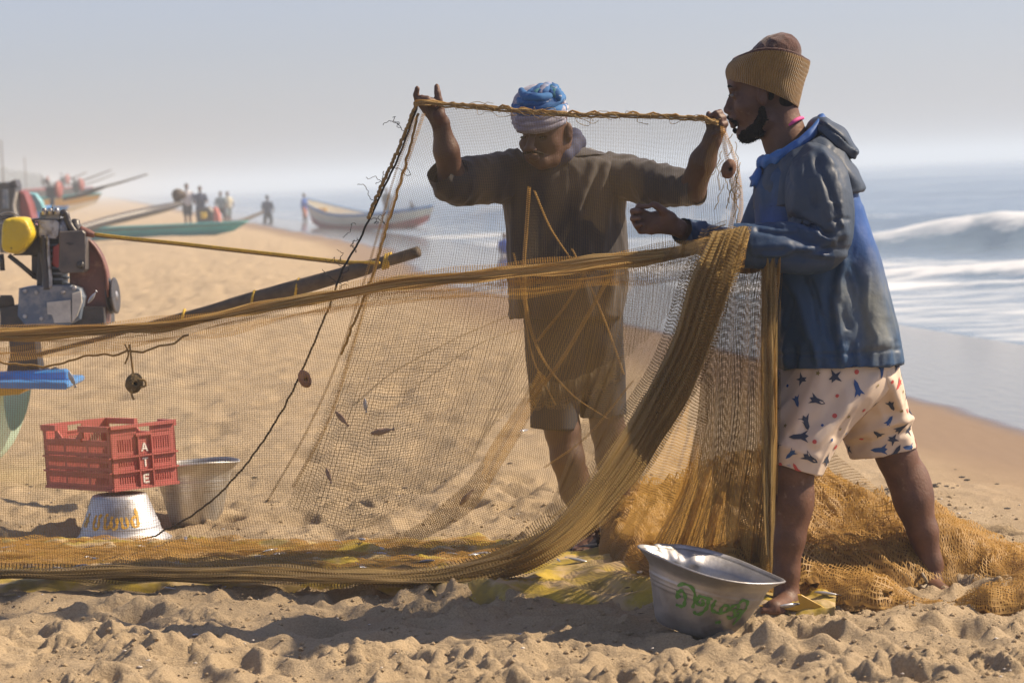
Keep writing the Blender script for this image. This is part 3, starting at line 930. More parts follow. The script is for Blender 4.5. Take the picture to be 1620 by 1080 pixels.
# print: little rockets, stars, birds and dots as thin patches lying on the cloth
bv = BVHTree.FromPolygons([tuple(v) for v in Vs], [tuple(f) for f in Fs])
ROCK = [(0, 1.0), (.22, .55), (.26, -.1), (.6, -.75), (.2, -.5), (0, -.8), (-.2, -.5), (-.6, -.75), (-.26, -.1), (-.22, .55)]
BIRD = [(0, .95), (.18, .3), (.95, .25), (.3, -.1), (.25, -.7), (0, -.45), (-.25, -.7), (-.3, -.1), (-.95, .25), (-.18, .3)]
STAR = [(math.sin(k * math.pi / 5) * (1 if k % 2 == 0 else .45), math.cos(k * math.pi / 5) * (1 if k % 2 == 0 else .45)) for k in range(10)]
DOT = [(math.sin(k * math.pi / 4) * .6, math.cos(k * math.pi / 4) * .6) for k in range(8)]
prints = {k: MB() for k in ('blue', 'navy', 'red', 'olive')}
r2 = random.Random(4); placed = []
area_pts = []
for _ in range(6000):
    f = Fs[r2.randrange(len(Fs))]; p = Vs[f].mean(0)
    if all((p[0] - o[0]) ** 2 + (p[1] - o[1]) ** 2 + (p[2] - o[2]) ** 2 > 0.044 ** 2 for o in placed):
        placed.append(p)
for p in placed:
    loc, nor, ix, _d = bv.find_nearest(Vector(p))
    if nor is None: continue
    nrm = np.array(nor); t = np.cross(nrm, [0, 0.2, 1]); t /= np.linalg.norm(t) + 1e-9; b = np.cross(nrm, t)
    th = r2.uniform(0, 6.28); u = r2.random()
    shp, sz, cl = (ROCK, .030, 'navy') if u < .26 else (BIRD, .025, 'navy') if u < .40 else (ROCK, .026, 'blue') if u < .56 else (DOT, .012, 'red') if u < .70 else (ROCK, .024, 'red') if u < .78 else (DOT, .008, 'blue') if u < .88 else (STAR, .008, 'olive')
    sz *= r2.uniform(.8, 1.15)
    pts = [(0, 0)] + shp; vv = []
    for (x, y) in pts:
        X_ = (x * math.cos(th) - y * math.sin(th)) * sz; Y_ = (x * math.sin(th) + y * math.cos(th)) * sz
        l, n2, _i, _d = bv.find_nearest(Vector(p + t * X_ + b * Y_))
        s_ = 1 if np.dot(np.array(n2), nrm) > 0 else -1
        vv.append(np.array(l) + s_ * np.array(n2) * 0.0016)
    n_ = len(shp)
    prints[cl].add(vv, [(0, 1 + k, 1 + (k + 1) % n_) for k in range(n_)])
for k, m_ in (('blue', M_pr_blue), ('navy', M_pr_navy), ('red', M_pr_red), ('olive', M_pr_olive)):
    prints[k].build('printed_motifs', m_, shorts, kind='stuff')

# jacket
jk = [(1230, 252, 1306, 234, 8.45, .110), (1206, 274, 1336, 256, 8.45, .180), (1196, 300, 1352, 292, 8.45, .205), (1197, 345, 1366, 345, 8.45, .200), (1203, 400, 1389, 400, 8.45, .190),
      (1214, 450, 1402, 450, 8.45, .190), (1222, 510, 1417, 505, 8.45, .200), (1226, 555, 1425, 548, 8.45, .212), (1228, 579, 1428, 571, 8.45, .214)]
V, F = garment(jk, 130, 190, p=0.88)
V = folds(V, F, 0.013, 4.2, (0.25, 0, 1), 3.2, 2.0); V = folds(V, F, 0.0025, 15, (0.3, 0, 1), 3.5, 7.0)
segs = [([(1240, 430), (1265, 480), (1290, 560)], 0.010, 9), ([(1325, 410), (1310, 470), (1318, 570)], -0.012, 8), ([(1332, 415), (1322, 480), (1330, 570)], 0.010, 9), ([(1345, 320), (1375, 420), (1395, 540)], 0.012, 14),
        ([(1360, 330), (1400, 500)], 0.006, 8), ([(1225, 440), (1240, 520), (1243, 572)], 0.008, 9), ([(1340, 440), (1366, 500), (1370, 560)], -0.009, 9), ([(1270, 430), (1290, 500)], -0.009, 8),
        ([(1205, 300), (1212, 420)], 0.008, 8)]
for i in range(16):
    x0, y0 = r2.uniform(1235, 1400), r2.uniform(415, 520); ln = r2.uniform(30, 80); sl = r2.uniform(-.35, .5)
    segs.append(([(x0, y0), (x0 + sl * ln * .5 + r2.uniform(-4, 4), y0 + ln * .5), (x0 + sl * ln, y0 + ln)], r2.choice([-1, 1]) * r2.uniform(.003, .006), r2.uniform(2.2, 4.5)))
for i in range(17):                                # gathered hem
    x = 1232 + i * 11.5 + r2.uniform(-3, 3)
    segs.append(([(x, 548 + r2.uniform(-8, 6)), (x + r2.uniform(-3, 3), 577)], 0.005 * (1 if i % 2 else -1), 4))
segs.append(([(1228, 561), (1330, 560), (1424, 552)], -0.005, 2.5))
V = creases(V, F, segs, 8.3)
jb = mk('jacket_body', V, F, M_rain_blue, man1)
px_, py_ = proj(V)
def blob(cx, cy, rx, ry): return np.exp(-((px_ - cx) / rx) ** 2 - ((py_ - cy) / ry) ** 2)
for nm_, v_ in (('fresh', 0.85 * np.maximum(blob(1360, 345, 40, 70), blob(1222, 360, 30, 45)) + 0.5 * blob(1395, 430, 30, 80)), ('wear', 0.80 * np.maximum(blob(1382, 480, 34, 85), 0.9 * blob(1345, 470, 30, 50)) + .35 * blob(1390, 540, 50, 50))):
    a_ = jb.data.attributes.new(nm_, 'FLOAT', 'POINT'); a_.data.foreach_set('value', v_.astype(np.float32))
# shoulder cape of the jacket
V, F = garment([(1224, 250, 1306, 212, 8.45, .140), (1214, 260, 1322, 226, 8.45, .185), (1204, 278, 1340, 248, 8.45, .200), (1196, 296, 1358, 270, 8.45, .217), (1194, 330, 1367, 298, 8.45, .222)], 70, 170, p=0.9, mode='end')
V = folds(V, F, 0.014, 5.5, (0.2, 0, 1), 3.0, 12.0); V = folds(V, F, 0.002, 18, (0.2, 0, 1), 3.5, 14.0)
V = creases(V, F, [([(1300, 215), (1330, 260), (1362, 296)], 0.008, 8), ([(1220, 250), (1206, 320)], 0.006, 7), ([(1318, 240), (1338, 300)], -0.007, 6), ([(1230, 260), (1222, 325)], -0.006, 5)], 8.3)
mk('jacket_cape', V, F, M_rain_dark, man1)
# near sleeve: upper part slate, lower part navy
pth = np.array([P(1284, 254, 8.34), P(1290, 276, 8.28), P(1294, 310, 8.225), P(1298, 350, 8.20), P(1292, 384, 8.175), P(1258, 392, 8.15), P(1215, 389, 8.135), P(1160, 388, 8.14)])
rad = np.array([0.056, 0.086, 0.098, 0.095, 0.086, 0.078, 0.070, 0.060])
V, F = tube(pth, rad, 110, 170, caps=False)
Fq = np.array(F)
V = folds(V, Fq, 0.009, 6.0, (0.1, 0, 1), 2.8, 30.0); V = folds(V, Fq, 0.0022, 17, (0.4, 0, 1), 3.0, 33.0)
V = creases(V, Fq, [([(1283, 250), (1300, 300), (1320, 372)], 0.013, 8), ([(1292, 262), (1292, 320)], -0.010, 7), ([(1300, 240), (1326, 300), (1334, 370)], 0.012, 8), ([(1262, 268), (1258, 330)], 0.009, 9),
                    ([(1240, 345), (1270, 352), (1310, 372)], -0.016, 6), ([(1236, 357), (1280, 360), (1320, 384)], 0.014, 6), ([(1200, 362), (1250, 372), (1300, 392)], -0.009, 6), ([(1190, 392), (1240, 388), (1300, 402)], 0.008, 7),
                    ([(1200, 412), (1260, 408), (1306, 412)], -0.006, 6), ([(1308, 392), (1326, 384)], -0.012, 5), ([(1280, 232), (1316, 262)], 0.008, 6)], 8.1)
sg2 = []
for i in range(22):
    x0, y0 = r2.uniform(1236, 1335), r2.uniform(240, 405)
    if y0 > 345: x0 = r2.uniform(1185, 1325); dxy = (r2.uniform(25, 60), r2.uniform(-8, 14))
    else: dxy = (r2.uniform(-6, 22), r2.uniform(25, 60))
    sg2.append(([(x0, y0), (x0 + dxy[0] * .5, y0 + dxy[1] * .5 + r2.uniform(-4, 4)), (x0 + dxy[0], y0 + dxy[1])], r2.choice([-1, 1]) * r2.uniform(.003, .0065), r2.uniform(2.2, 4.0)))
V = creases(V, Fq, sg2, 8.1)
k = 170
cut = int(k * 0.56)
nn = 110
Vr = V.reshape(k, nn, 3)
mk('upper_sleeve', Vr[:cut + 1].reshape(-1, 3), gridF(cut + 1, nn, True), M_rain_dark, man1)
mk('lower_sleeve', Vr[cut:].reshape(-1, 3), gridF(k - cut, nn, True), M_rain_navy, man1)
# far sleeve with its cuff
V, F = tube([P(1250, 270, 8.62), P(1215, 350, 8.70), P(1182, 398, 8.66), P(1130, 384, 8.57), P(1078, 366, 8.48)], [0.085, 0.075, 0.066, 0.052, 0.038], 70, 100, caps=False)
V = folds(V, np.array(F), 0.008, 9, (0.5, 0, 1), 2.0, 50)
V = creases(V, np.array(F), [([(1090, 350), (1096, 385)], 0.006, 3), ([(1103, 350), (1112, 385)], -0.005, 3), ([(1115, 352), (1124, 385)], 0.006, 3)], 8.4)
mk('far_sleeve', V, np.array(F), M_rain_navy, man1)
# open collar band
a = np.linspace(0, 2 * np.pi, 90, endpoint=False)
A, B = P(1203, 258, 8.45), P(1300, 190, 8.45)
ring = ((A + B) / 2)[None] - np.cos(a)[:, None] * (B - A)[None] / 2 + np.sin(a)[:, None] * np.array([0, 0.118, 0.0])
ring[:, 2] -= 0.016 * (1 - np.cos(2 * a)) * 0.5
rows = []
for t in np.linspace(0, 2 * np.pi, 15)[:-1]:
    rows.append(ring + np.stack([0.012 * np.cos(t) * -np.cos(a), 0.012 * np.cos(t) * np.sin(a), 0.019 * np.sin(t) + 0 * a], -1) + (0.003 * np.sin(a * 13 + t))[:, None])
V = np.array(rows + [rows[0]]).reshape(-1, 3)
mk('collar', V, gridF(len(rows) + 1, 90, True), M_collar, man1)
V, F = prism_px([(1201, 264), (1206, 270), (1203, 292), (1198, 302), (1194, 294), (1189, 296), (1191, 287), (1188, 281), (1193, 277)], 8.40, 0.08, 2)
mk('front_flap', V, F, M_collar, man1)
V, F = tube([P(1248, 199, 8.385), P(1255, 193, 8.385), P(1264, 188, 8.40), P(1270, 187, 8.46), P(1264, 188, 8.52), P(1255, 193, 8.535)], [.003, .006, .006, .005, .005, .003], 8, 30)
mk('shirt_edge', V, F, M_pink, man1)
# hood hanging on the back
def hood(S):
    S.chain([P(1296, 205, 8.45), P(1318, 222, 8.45), P(1342, 245, 8.45)], [0.040, 0.042, 0.026], 0.02, ((0, 1, 0), 2.6))
    S.cone(P(1300, 198, 8.45), P(1350, 240, 8.45), 0.012, 0.010, 0.02, ((0, 1, 0), 9))
    S.ell(P(1352, 252, 8.45), (0.014, 0.06, 0.012), 0.01, sub=True)
S = SDF(P(1270, 275, 8.25) - .02, P(1370, 175, 8.65) + .02, 0.0045); hood(S); V, Q = S.mesh(2)
V = folds(V, Q, 0.006, 9, (0.7, 0, -0.7), 3, 70)
V = creases(V, Q, [([(1300, 204), (1325, 228), (1350, 246)], 0.012, 4), ([(1298, 216), (1322, 240), (1346, 256)], -0.012, 4), ([(1296, 194), (1330, 214), (1352, 236)], -0.010, 3)], 8.3)
mk('hood', V, Q, M_rain_dark, man1)
# knit cap: folded cuff and crown
rows = [(1152, 125, 1262, 166, 8.46, .080, 0.012), (1150, 128, 1263, 171, 8.46, .092, 0.010), (1147, 114, 1270, 142, 8.46, .102, 0.024), (1151, 102, 1277, 116, 8.46, .106, 0.026), (1157, 95, 1281, 99, 8.46, .106, 0.029),
        (1159, 92, 1279, 97, 8.46, .104, 0.030), (1163, 95, 1272, 100, 8.46, .096, 0.026), (1170, 101, 1262, 108, 8.46, .085, 0.020)]
V, F = garment(rows, 100, 180, p=1.0, mode='none')
V = folds(V, F, 0.0035, 8, (1, 0, 0.3), 3, 5)
V = creases(V, F, [([(1165, 122), (1200, 118), (1225, 135), (1260, 150)], -0.010, 6), ([(1160, 112), (1205, 106), (1235, 122), (1268, 134)], 0.006, 6), ([(1226, 84), (1250, 104), (1272, 112)], -0.008, 6), ([(1215, 90), (1240, 112), (1268, 124)], 0.006, 5)], 8.35)
nrow = 100; sp = int(nrow * 0.80)
Vr = V.reshape(nrow, 180, 3)
cuff = mk('cap_cuff', Vr[:sp + 1].reshape(-1, 3), gridF(sp + 1, 180, True), M_knit, man1)
at = cuff.data.attributes.new('knit', 'FLOAT', 'POINT')
ang = np.tile(np.arange(180) * (2 * np.pi / 180) * 100, sp + 1) + 0.6 * np.repeat(np.sin(np.arange(sp + 1) * 0.9), 180)
at.data.foreach_set('value', ang.astype(np.float32))
mk('cap_rim', Vr[sp:].reshape(-1, 3), gridF(nrow - sp, 180, True), M_knit_in, man1)
def crown(S):
    S.ell(P(1224, 92, 8.46), (0.068, 0.070, 0.050), 0.02)
    S.ell(P(1231, 80, 8.46), (0.062, 0.062, 0.050), 0.02)
    S.ell(P(1247, 82, 8.46), (0.036, 0.05, 0.046), 0.015)
    S.ell(P(1208, 86, 8.46), (0.034, 0.05, 0.026), 0.015)
    S.ell(P(1237, 62, 8.46), (0.014, 0.014, 0.010), 0.015)
S = SDF(P(1150, 130, 8.36) - .03, P(1290, 40, 8.56) + .03, 0.0045); crown(S); V, Q = S.mesh(2)
V = folds(V, Q, 0.005, 22, (0.3, 0, 1), 2, 5)
mk('cap_crown', V, Q, M_knit_in, man1)
# strap sandal on the back foot
MBs = MB()
MBs.add(*tube([P(1458, 905, 8.56), P(1462, 912, 8.50), P(1466, 922, 8.53), P(1459, 930, 8.50)], 0.005, 6, 24))
MBs.add(*tube([P(1456, 926, 8.52), P(1464, 932, 8.47), P(1470, 928, 8.46)], 0.006, 6, 16))
MBs.build('ankle_cord', mat('grey_cord', (0.30, 0.25, 0.18), 0.9), man1)

# ---------- the man behind the raised net ----------
Yb = 9.80
M_shirt2 = mat('dark_shirt_cloth', (0.030, 0.026, 0.028), 0.85, col2=(0.050, 0.042, 0.040), nscale=5, bump=0.15, bscale=300, bdist=0.002, sheen=0.2)
M_skirt2 = mat('black_cotton', (0.016, 0.018, 0.026), 0.8, col2=(0.028, 0.030, 0.040), nscale=6, bump=0.15, bscale=300, bdist=0.002)
M_navycol = mat('navy_collar', (0.030, 0.036, 0.085), 0.8)
M_turb = mat('blue_turban_cloth', (0.014, 0.070, 0.22), 0.85, col2=(0.03, 0.13, 0.32), nscale=9, nmix=(.45, .55), bump=0.1, bscale=300, bdist=0.001, col3=(0.36, 0.38, 0.46), n3=22, n3mix=(0.60, 0.66), stretch=(1, 1, 3))
M_turb2 = mat('mauve_turban_cloth', (0.23, 0.23, 0.31), 0.8, col2=(0.42, 0.40, 0.44), nscale=16, nmix=(.45, .6), bump=0.1, bscale=300, bdist=0.001, stretch=(1, 1, 3), col3=(0.10, 0.16, 0.30), n3=8)
M_turb3 = mat('teal_turban_cloth', (0.05, 0.19, 0.22), 0.8, col2=(0.03, 0.10, 0.15), nscale=9)
man2 = thing('person', 'man in dark shirt and blue head cloth holding the net up with both hands', 'person', tuple(P(945, 868, Yb)))
def body2(S):
    S.chain([P(880, 600, 9.80), P(890, 680, 9.78), P(898, 725, 9.76), P(910, 775, 9.80), P(930, 830, 9.84), P(936, 850, 9.84)], [0.070, 0.060, 0.056, 0.050, 0.033, 0.034], 0.02)
    S.ell(P(912, 762, 9.82), (0.045, 0.05, 0.09), 0.03)
    S.cone(P(937, 858, 9.82), P(922, 866, 9.64), 0.032, 0.027, 0.02, ((0, 0, 1), 0.8))
    S.chain([P(950, 600, 9.86), P(962, 680, 9.88), P(968, 725, 9.88), P(972, 775, 9.92), P(974, 830, 9.94), P(974, 848, 9.94)], [0.070, 0.058, 0.054, 0.048, 0.032, 0.034], 0.02)
    S.ell(P(974, 762, 9.94), (0.043, 0.05, 0.09), 0.03)
    S.cone(P(974, 854, 9.92), P(966, 864, 9.74), 0.032, 0.027, 0.02, ((0, 0, 1), 0.8))
    for bx, by, yy in ((910, 868, 9.62), (955, 866, 9.72)):
        for i in range(5):
            S.cone(P(bx + i * 6, by, yy), P(bx - 1 + i * 6, by + 2, yy - 0.045 + i * .004), 0.011, 0.009, 0.006)
    S.ell(P(910, 550, 9.82), (0.150, 0.11, 0.12), 0.04)
    S.ell(P(900, 450, 9.80), (0.155, 0.11, 0.18), 0.06)
    S.ell(P(892, 340, 9.80), (0.180, 0.12, 0.20), 0.06)
    S.cone(P(820, 275, 9.76), P(966, 276, 9.82), 0.062, 0.062, 0.05)
    # arms
    S.chain([P(818, 276, 9.76), P(768, 288, 9.66), P(716, 284, 9.56), P(706, 238, 9.50), P(697, 195, 9.48)], [0.060, 0.050, 0.046, 0.041, 0.028], 0.02)
    S.chain([P(966, 278, 9.80), P(1035, 292, 9.68), P(1094, 300, 9.56), P(1112, 255, 9.48), P(1127, 222, 9.45)], [0.060, 0.050, 0.046, 0.042, 0.029], 0.02)
    # his right hand (left in the picture): palm up and forward, rope over the curled fingers
    h = 9.47
    S.cone(P(697, 194, h), P(682, 172, h), 0.027, 0.031, 0.02, ((0, 1, 0), 0.62))
    S.ell(P(694, 183, h - .02), (0.022, 0.016, 0.026), 0.012)
    finger(S, [(698, 176, h - .012), (694, 158, h - .02), (692, 147, h - .02), (691, 137, h - .015)], 0.0135, 0.0098)
    finger(S, [(671, 172, h), (661, 160, h - .005), (658, 151, h - .012), (660, 140, h - .02)], 0.0115, 0.0092)
    finger(S, [(674, 168, h), (664, 157, h - .01), (667, 155, h - .035), (676, 164, h - .045)], 0.0112, 0.0088)
    finger(S, [(680, 166, h), (672, 156, h - .012), (676, 156, h - .038), (683, 166, h - .045)], 0.0110, 0.0085)
    finger(S, [(686, 166, h), (681, 158, h - .012), (684, 159, h - .034), (688, 168, h - .040)], 0.0098, 0.0075)
    # his left hand (right in the picture): fist round the rope
    h = 9.44
    S.cone(P(1127, 220, h), P(1136, 196, h), 0.028, 0.031, 0.02, ((0, 1, 0), 0.65))
    for i, (x, y) in enumerate(((1133, 176), (1139, 184), (1142, 194), (1139, 205))):
        finger(S, [(x + 4, y + 5, h + .012), (x + 6, y + 2, h - .015), (x, y + 3, h - .032), (x - 9, y + 8, h - .028)], 0.0112 - .0006 * i, 0.0086)
    finger(S, [(1124, 205, h), (1120, 190, h - .01), (1121, 180, h - .012)], 0.0125, 0.0095)
    # neck and bowed head, turned to the left
    c = 9.68
    S.chain([P(880, 225, 9.72), P(896, 262, 9.80)], [0.056, 0.070], 0.03)
    S.ell(P(857, 182, c), (0.086, 0.096, 0.095), 0.02)
    S.ell(P(862, 218, c - .015), (0.060, 0.070, 0.080), 0.03)
    S.ell(P(858, 254, c - .05), (0.026, 0.026, 0.022), 0.02)
    S.chain([P(889, 232, c), P(874, 253, c - .025), P(858, 258, c - .05)], [0.026, 0.022, 0.018], 0.02)
    S.chain([P(832, 228, c - .03), P(842, 248, c - .05), P(856, 258, c - .05)], [0.024, 0.020, 0.018], 0.02)
    S.ell(P(840, 206, c - .065), (0.052, 0.026, 0.014), 0.015)
    S.chain([P(843, 212, c - .085), P(840, 224, c - .100), P(837, 234, c - .112)], [0.010, 0.011, 0.014], 0.010)
    S.ell(P(832, 236, c - .100), (0.010, 0.012, 0.009), 0.008)
    S.ell(P(845, 237, c - .102), (0.010, 0.012, 0.009), 0.008)
    S.ell(P(827, 216, c - .075), (0.013, 0.013, 0.009), 0.008, sub=True)
    S.ell(P(858, 217, c - .080), (0.013, 0.013, 0.009), 0.008, sub=True)
    S.ell(P(872, 226, c - .05), (0.018, 0.020, 0.018), 0.02)
    S.ell(P(843, 246, c - .09), (0.022, 0.012, 0.007), 0.008)
    S.ell(P(845, 251, c - .088), (0.020, 0.012, 0.007), 0.008)
    S.ell(P(900, 209, c - .015), (0.014, 0.020, 0.034), 0.008)
    S.ell(P(903, 208, c - .036), (0.008, 0.010, 0.021), 0.006, sub=True)
solid('body', body2, (P(640, 500, 9.5)[0], 9.20, -0.09), (P(1165, 500, 9.6)[0], 10.12, P(860, 105, 9.6)[2]), 0.0050, M_skin2, man2, it=2)
for ex in (827.5, 858):
    S = SDF(P(ex, 226, 9.55) - .03, P(ex, 208, 9.65) + .03, 0.002); S.ell(P(ex, 217.5, 9.605), (0.011, 0.008, 0.0045), 0.002); V, Q = S.mesh(1)
    mk('eye', V, Q, M_iris, man2)
V, F = tube([P(828, 243, 9.60), P(838, 240.5, 9.575), P(850, 241, 9.575), P(861, 244, 9.60)], [.003, .005, .005, .003], 8, 20)
mk('moustache', V, F, M_hair, man2)
# shirt
sh = [(838, 240, 936, 236, 9.80, .085), (803, 262, 978, 252, 9.80, .130), (794, 300, 988, 292, 9.80, .150), (797, 345, 988, 345, 9.80, .150), (802, 400, 992, 400, 9.80, .150), (806, 450, 991, 450, 9.80, .155), (806, 502, 986, 498, 9.80, .160)]
V, F = garment(sh, 110, 170, p=0.85)
V = folds(V, F, 0.018, 5, (0.15, 0, 1), 3.2, 80); V = folds(V, F, 0.006, 15, (-0.3, 0, 1), 2.4, 83)
V = creases(V, F, [([(940, 258), (915, 330), (905, 420)], 0.012, 8), ([(960, 262), (940, 330), (930, 400)], 0.010, 8), ([(985, 270), (960, 320), (950, 410)], 0.012, 8), ([(950, 265), (925, 330)], -0.010, 6), ([(895, 270), (893, 500)], 0.006, 4), ([(840, 270), (826, 330), (836, 420)], -0.010, 8), ([(815, 290), (816, 400), (826, 490)], 0.010, 8), ([(970, 420), (962, 495)], 0.010, 8)], 9.6)
mk('shirt', V, F, M_shirt2, man2)
V, F = tube([P(822, 272, 9.77), P(790, 282, 9.71), P(752, 285, 9.64), P(716, 286, 9.57), P(700, 268, 9.53)], [0.082, 0.084, 0.078, 0.072, 0.052], 80, 90, caps=False)
V = folds(V, np.array(F), 0.016, 9, (0, 0.3, 1), 2.4, 90)
mk('sleeve', V, np.array(F), M_shirt2, man2)
V, F = tube([P(962, 276, 9.80), P(1000, 284, 9.73), P(1045, 292, 9.65), P(1085, 300, 9.57), P(1104, 300, 9.53)], [0.082, 0.080, 0.072, 0.062, 0.050], 80, 90, caps=False)
V = folds(V, np.array(F), 0.016, 9, (0, 0.3, 1), 2.4, 95)
mk('sleeve', V, np.array(F), M_shirt2, man2)
def coll(S):
    S.chain([P(872, 262, 9.66), P(893, 246, 9.68), P(912, 226, 9.76), P(908, 216, 9.82), P(880, 222, 9.88)], [0.018, 0.024, 0.030, 0.026, 0.026], 0.02)
    S.cone(P(905, 232, 9.72), P(918, 262, 9.72), 0.022, 0.016, 0.02)
solid('shirt_collar', coll, P(850, 290, 9.58) - .03, P(940, 190, 9.95) + .03, 0.005, M_navycol, man2)
Va, Fa = garment([(826, 480, 962, 478, 9.80, .150), (830, 560, 940, 560, 9.80, .130), (836, 620, 920, 625, 9.79, .100), (838, 675, 912, 678, 9.78, .095)], 60, 120, p=.9)
Vb, Fb = garment([(860, 480, 985, 478, 9.82, .150), (880, 560, 988, 556, 9.84, .135), (905, 610, 990, 606, 9.87, .105), (918, 658, 991, 654, 9.88, .095)], 60, 120, p=.9)
Va = folds(Va, Fa, 0.009, 6, (0.1, 0, 1), 3.5, 101); Vb = folds(Vb, Fb, 0.009, 6, (-0.1, 0, 1), 3.5, 105)
mk('shorts', np.concatenate([Va, Vb]), np.concatenate([Fa, Fb + len(Va)]), M_skirt2, man2)
# wrapped head cloth: overlapping rolls
def roll(pts, rad, name, m, seed, flat=None):
    V, F = tube([P(*p) for p in pts], rad, 40, 70, flat=flat)
    q = np.array([f for f in F if len(f) == 4])
    V = folds(V, q, 0.006, 16, (1, 0.3, 0.4), 3.0, seed)
    return mk(name, V, F, m, man2)
def under(S):
    S.ell(P(853, 175, 9.70), (0.094, 0.105, 0.082), 0.02)
    S.ell(P(852, 160, 9.70), (0.080, 0.092, 0.055), 0.02)
S = SDF(P(790, 225, 9.55) - .03, P(915, 110, 9.85) + .03, 0.005); under(S); V, Q = S.mesh(2); V = folds(V, Q, .006, 14, (1, 0, .3), 3, 7)
wrap = mk('head_cloth', V, Q, M_turb2, man2)
hrs = random.Random(9)
ROLLS = []
for k_ in range(7):                                   # bands round the brow, slanting across each other
    y0 = 200 - k_ * 7.5; sl = hrs.uniform(-7, 7); hw_ = (42, 44, 44, 43, 40, 36, 31)[k_] / 44
    ROLLS.append(([(855 - 43 * hw_, y0 - 8 - sl * .5, 9.69), (855 - 29 * hw_, y0 + 2 - sl * .6, 9.592), (856, y0 + 2, 9.568), (855 + 28 * hw_, y0 - 6 + sl * .6, 9.60), (855 + 40 * hw_, y0 - 13 + sl * .5, 9.71)], [.010, .0165, .018, .0165, .010], M_turb2 if k_ < 3 else M_turb, k_))
for k_ in range(9):                                   # loose folds on the crown
    a0 = -0.75 + k_ * .187
    xa, xb = 855 + 40 * math.sin(a0), 858 + 22 * math.sin(a0 * .8 + .3)
    ROLLS.append(([(xa, 160, 9.60), ((xa + xb) / 2 + hrs.uniform(-5, 5), 149 + 4 * abs(a0), 9.59), (xb, 139 + 5 * abs(a0) + hrs.uniform(-3, 3), 9.62), (xb + 6, 134 + 6 * abs(a0), 9.68)], [.010, .016, .015, .008], (M_turb, M_turb, M_turb3, M_turb, M_turb2)[k_ % 5], 20 + k_))
for pts, rad, m_, sd_ in ROLLS:
    V, F = tube([P(*p) for p in pts], rad, 28, 54)
    q = np.array([f for f in F if len(f) == 4])
    V = folds(V, q, 0.005, 26, (1, 0.3, 0.4), 3.0, sd_ * 3.1)
    mk('cloth_roll', V, F, m_, wrap)
for bx, by, yy in ((922, 864, 9.72), (966, 862, 9.82)):
    V, F = prism_px([(bx - 22, by + 2), (bx + 22, by - 4), (bx + 26, by + 4), (bx - 18, by + 8)], yy - .12, 0.24, 1)
    mk('sandal', V, F, mat('navy_rubber', (0.02, 0.022, 0.04), 0.6), man2)
# ------------------------------------------------------------------ metal basins
def metal(name, col, rough, col2):
    return mat(name, col, rough, metal=0.85, col2=col2, nscale=9, nmix=(.4, .65), bump=0.4, bscale=16, bdist=0.008, col3=tuple(c * f for c, f in zip(col2, (.62, .52, .42))), n3=6, n3mix=(.56, .72))
M_alu = metal('worn_aluminium', (0.60, 0.60, 0.62), 0.52, (0.46, 0.455, 0.46))
M_alu0 = metal('grey_aluminium', (0.40, 0.40, 0.42), 0.5, (0.29, 0.285, 0.29))
M_alu2 = metal('dull_aluminium', (0.62, 0.60, 0.55), 0.46, (0.46, 0.44, 0.40))
M_green_paint = mat('green_paint', (0.050, 0.16, 0.022), 0.6, col2=(0.10, 0.25, 0.05), nscale=40)
M_yellow_paint = mat('orange_yellow_paint', (0.72, 0.38, 0.02), 0.6, col2=(0.60, 0.40, 0.10), nscale=40)

def basin_prof(R=0.208, r0=0.168, r1=0.114, H=0.19):
    rib = lambda z: 0.0030 * (math.exp(-((z - H * .70) / .0035) ** 2) + math.exp(-((z - H * .64) / .0035) ** 2) + 0.8 * math.exp(-((z - H * .58) / .0035) ** 2))
    out = [(0.0, 0.004), (r1 * .6, 0.003), (r1 - .010, 0.0), (r1 - .003, .002), (r1, .008)]
    for t in np.linspace(0.06, 0.78, 34):
        out.append((r1 + (r0 - r1) * t / 0.78 + rib(t * H), t * H))
    for t in np.linspace(0.80, 1.0, 10):
        u = (t - .78) / .22
        out.append((r0 + (R - r0) * u ** 1.6, t * H))
    out += [(R + .004, H + .001), (R + .005, H + .004), (R + .002, H + .006), (R - .003, H + .005)]
    inn = []
    for t in np.linspace(0.99, 0.80, 10):
        u = (t - .78) / .22
        inn.append((r0 + (R - r0) * u ** 1.6 - .004, t * H))
    for t in np.linspace(0.77, 0.08, 26):
        inn.append((r1 + (r0 - r1) * t / 0.78 + rib(t * H) - .003, t * H))
    inn += [(r1 - .006, .010), (r1 * .5, .008), (0.0, .008)]
    return out + inn, len(out)

def basin(root, m, dents=(), n=96, scale=1.0, rimwob=0.004, seed=0):
    prof, no = basin_prof()
    R = lathe(prof, n)
    V = R.reshape(-1, 3)
    a = np.arctan2(V[:, 1], V[:, 0]); rr = np.hypot(V[:, 0], V[:, 1]); z = V[:, 2] / 0.19
    k = 1 + rimwob * 5 * z ** 3 * np.interp((a + np.pi) * 3, np.arange(20), np.random.RandomState(seed).randn(20) * .5) * .35
    dz = rimwob * z ** 3 * np.sin(3 * a + seed)
    for (da, dzc, wa, wz, amp) in dents:
        d = (np.angle(np.exp(1j * (a - da))) / wa) ** 2 + ((z - dzc) / wz) ** 2
        k = k - amp / np.maximum(rr, .05) * np.exp(-d) * (rr > 0.05)
    V = V * np.stack([k, k, np.ones_like(k)], -1); V[:, 2] += dz
    V *= scale
    mm = len(prof)
    F = gridF(mm, n, True)
    Rv = V.reshape(mm, n, 3)
    body_ = mk('basin_wall', Rv[:no - 3].reshape(-1, 3), gridF(no - 3, n, True), m)
    rim_ = mk('rolled_rim', Rv[no - 5:no + 2].reshape(-1, 3), gridF(7, n, True), m)
    ins_ = mk('basin_inside', Rv[no:].reshape(-1, 3), gridF(mm - no, n, True), m)
    for o in (body_, rim_, ins_):
        o.parent = root
    return V.reshape(mm, n, 3)[:no]

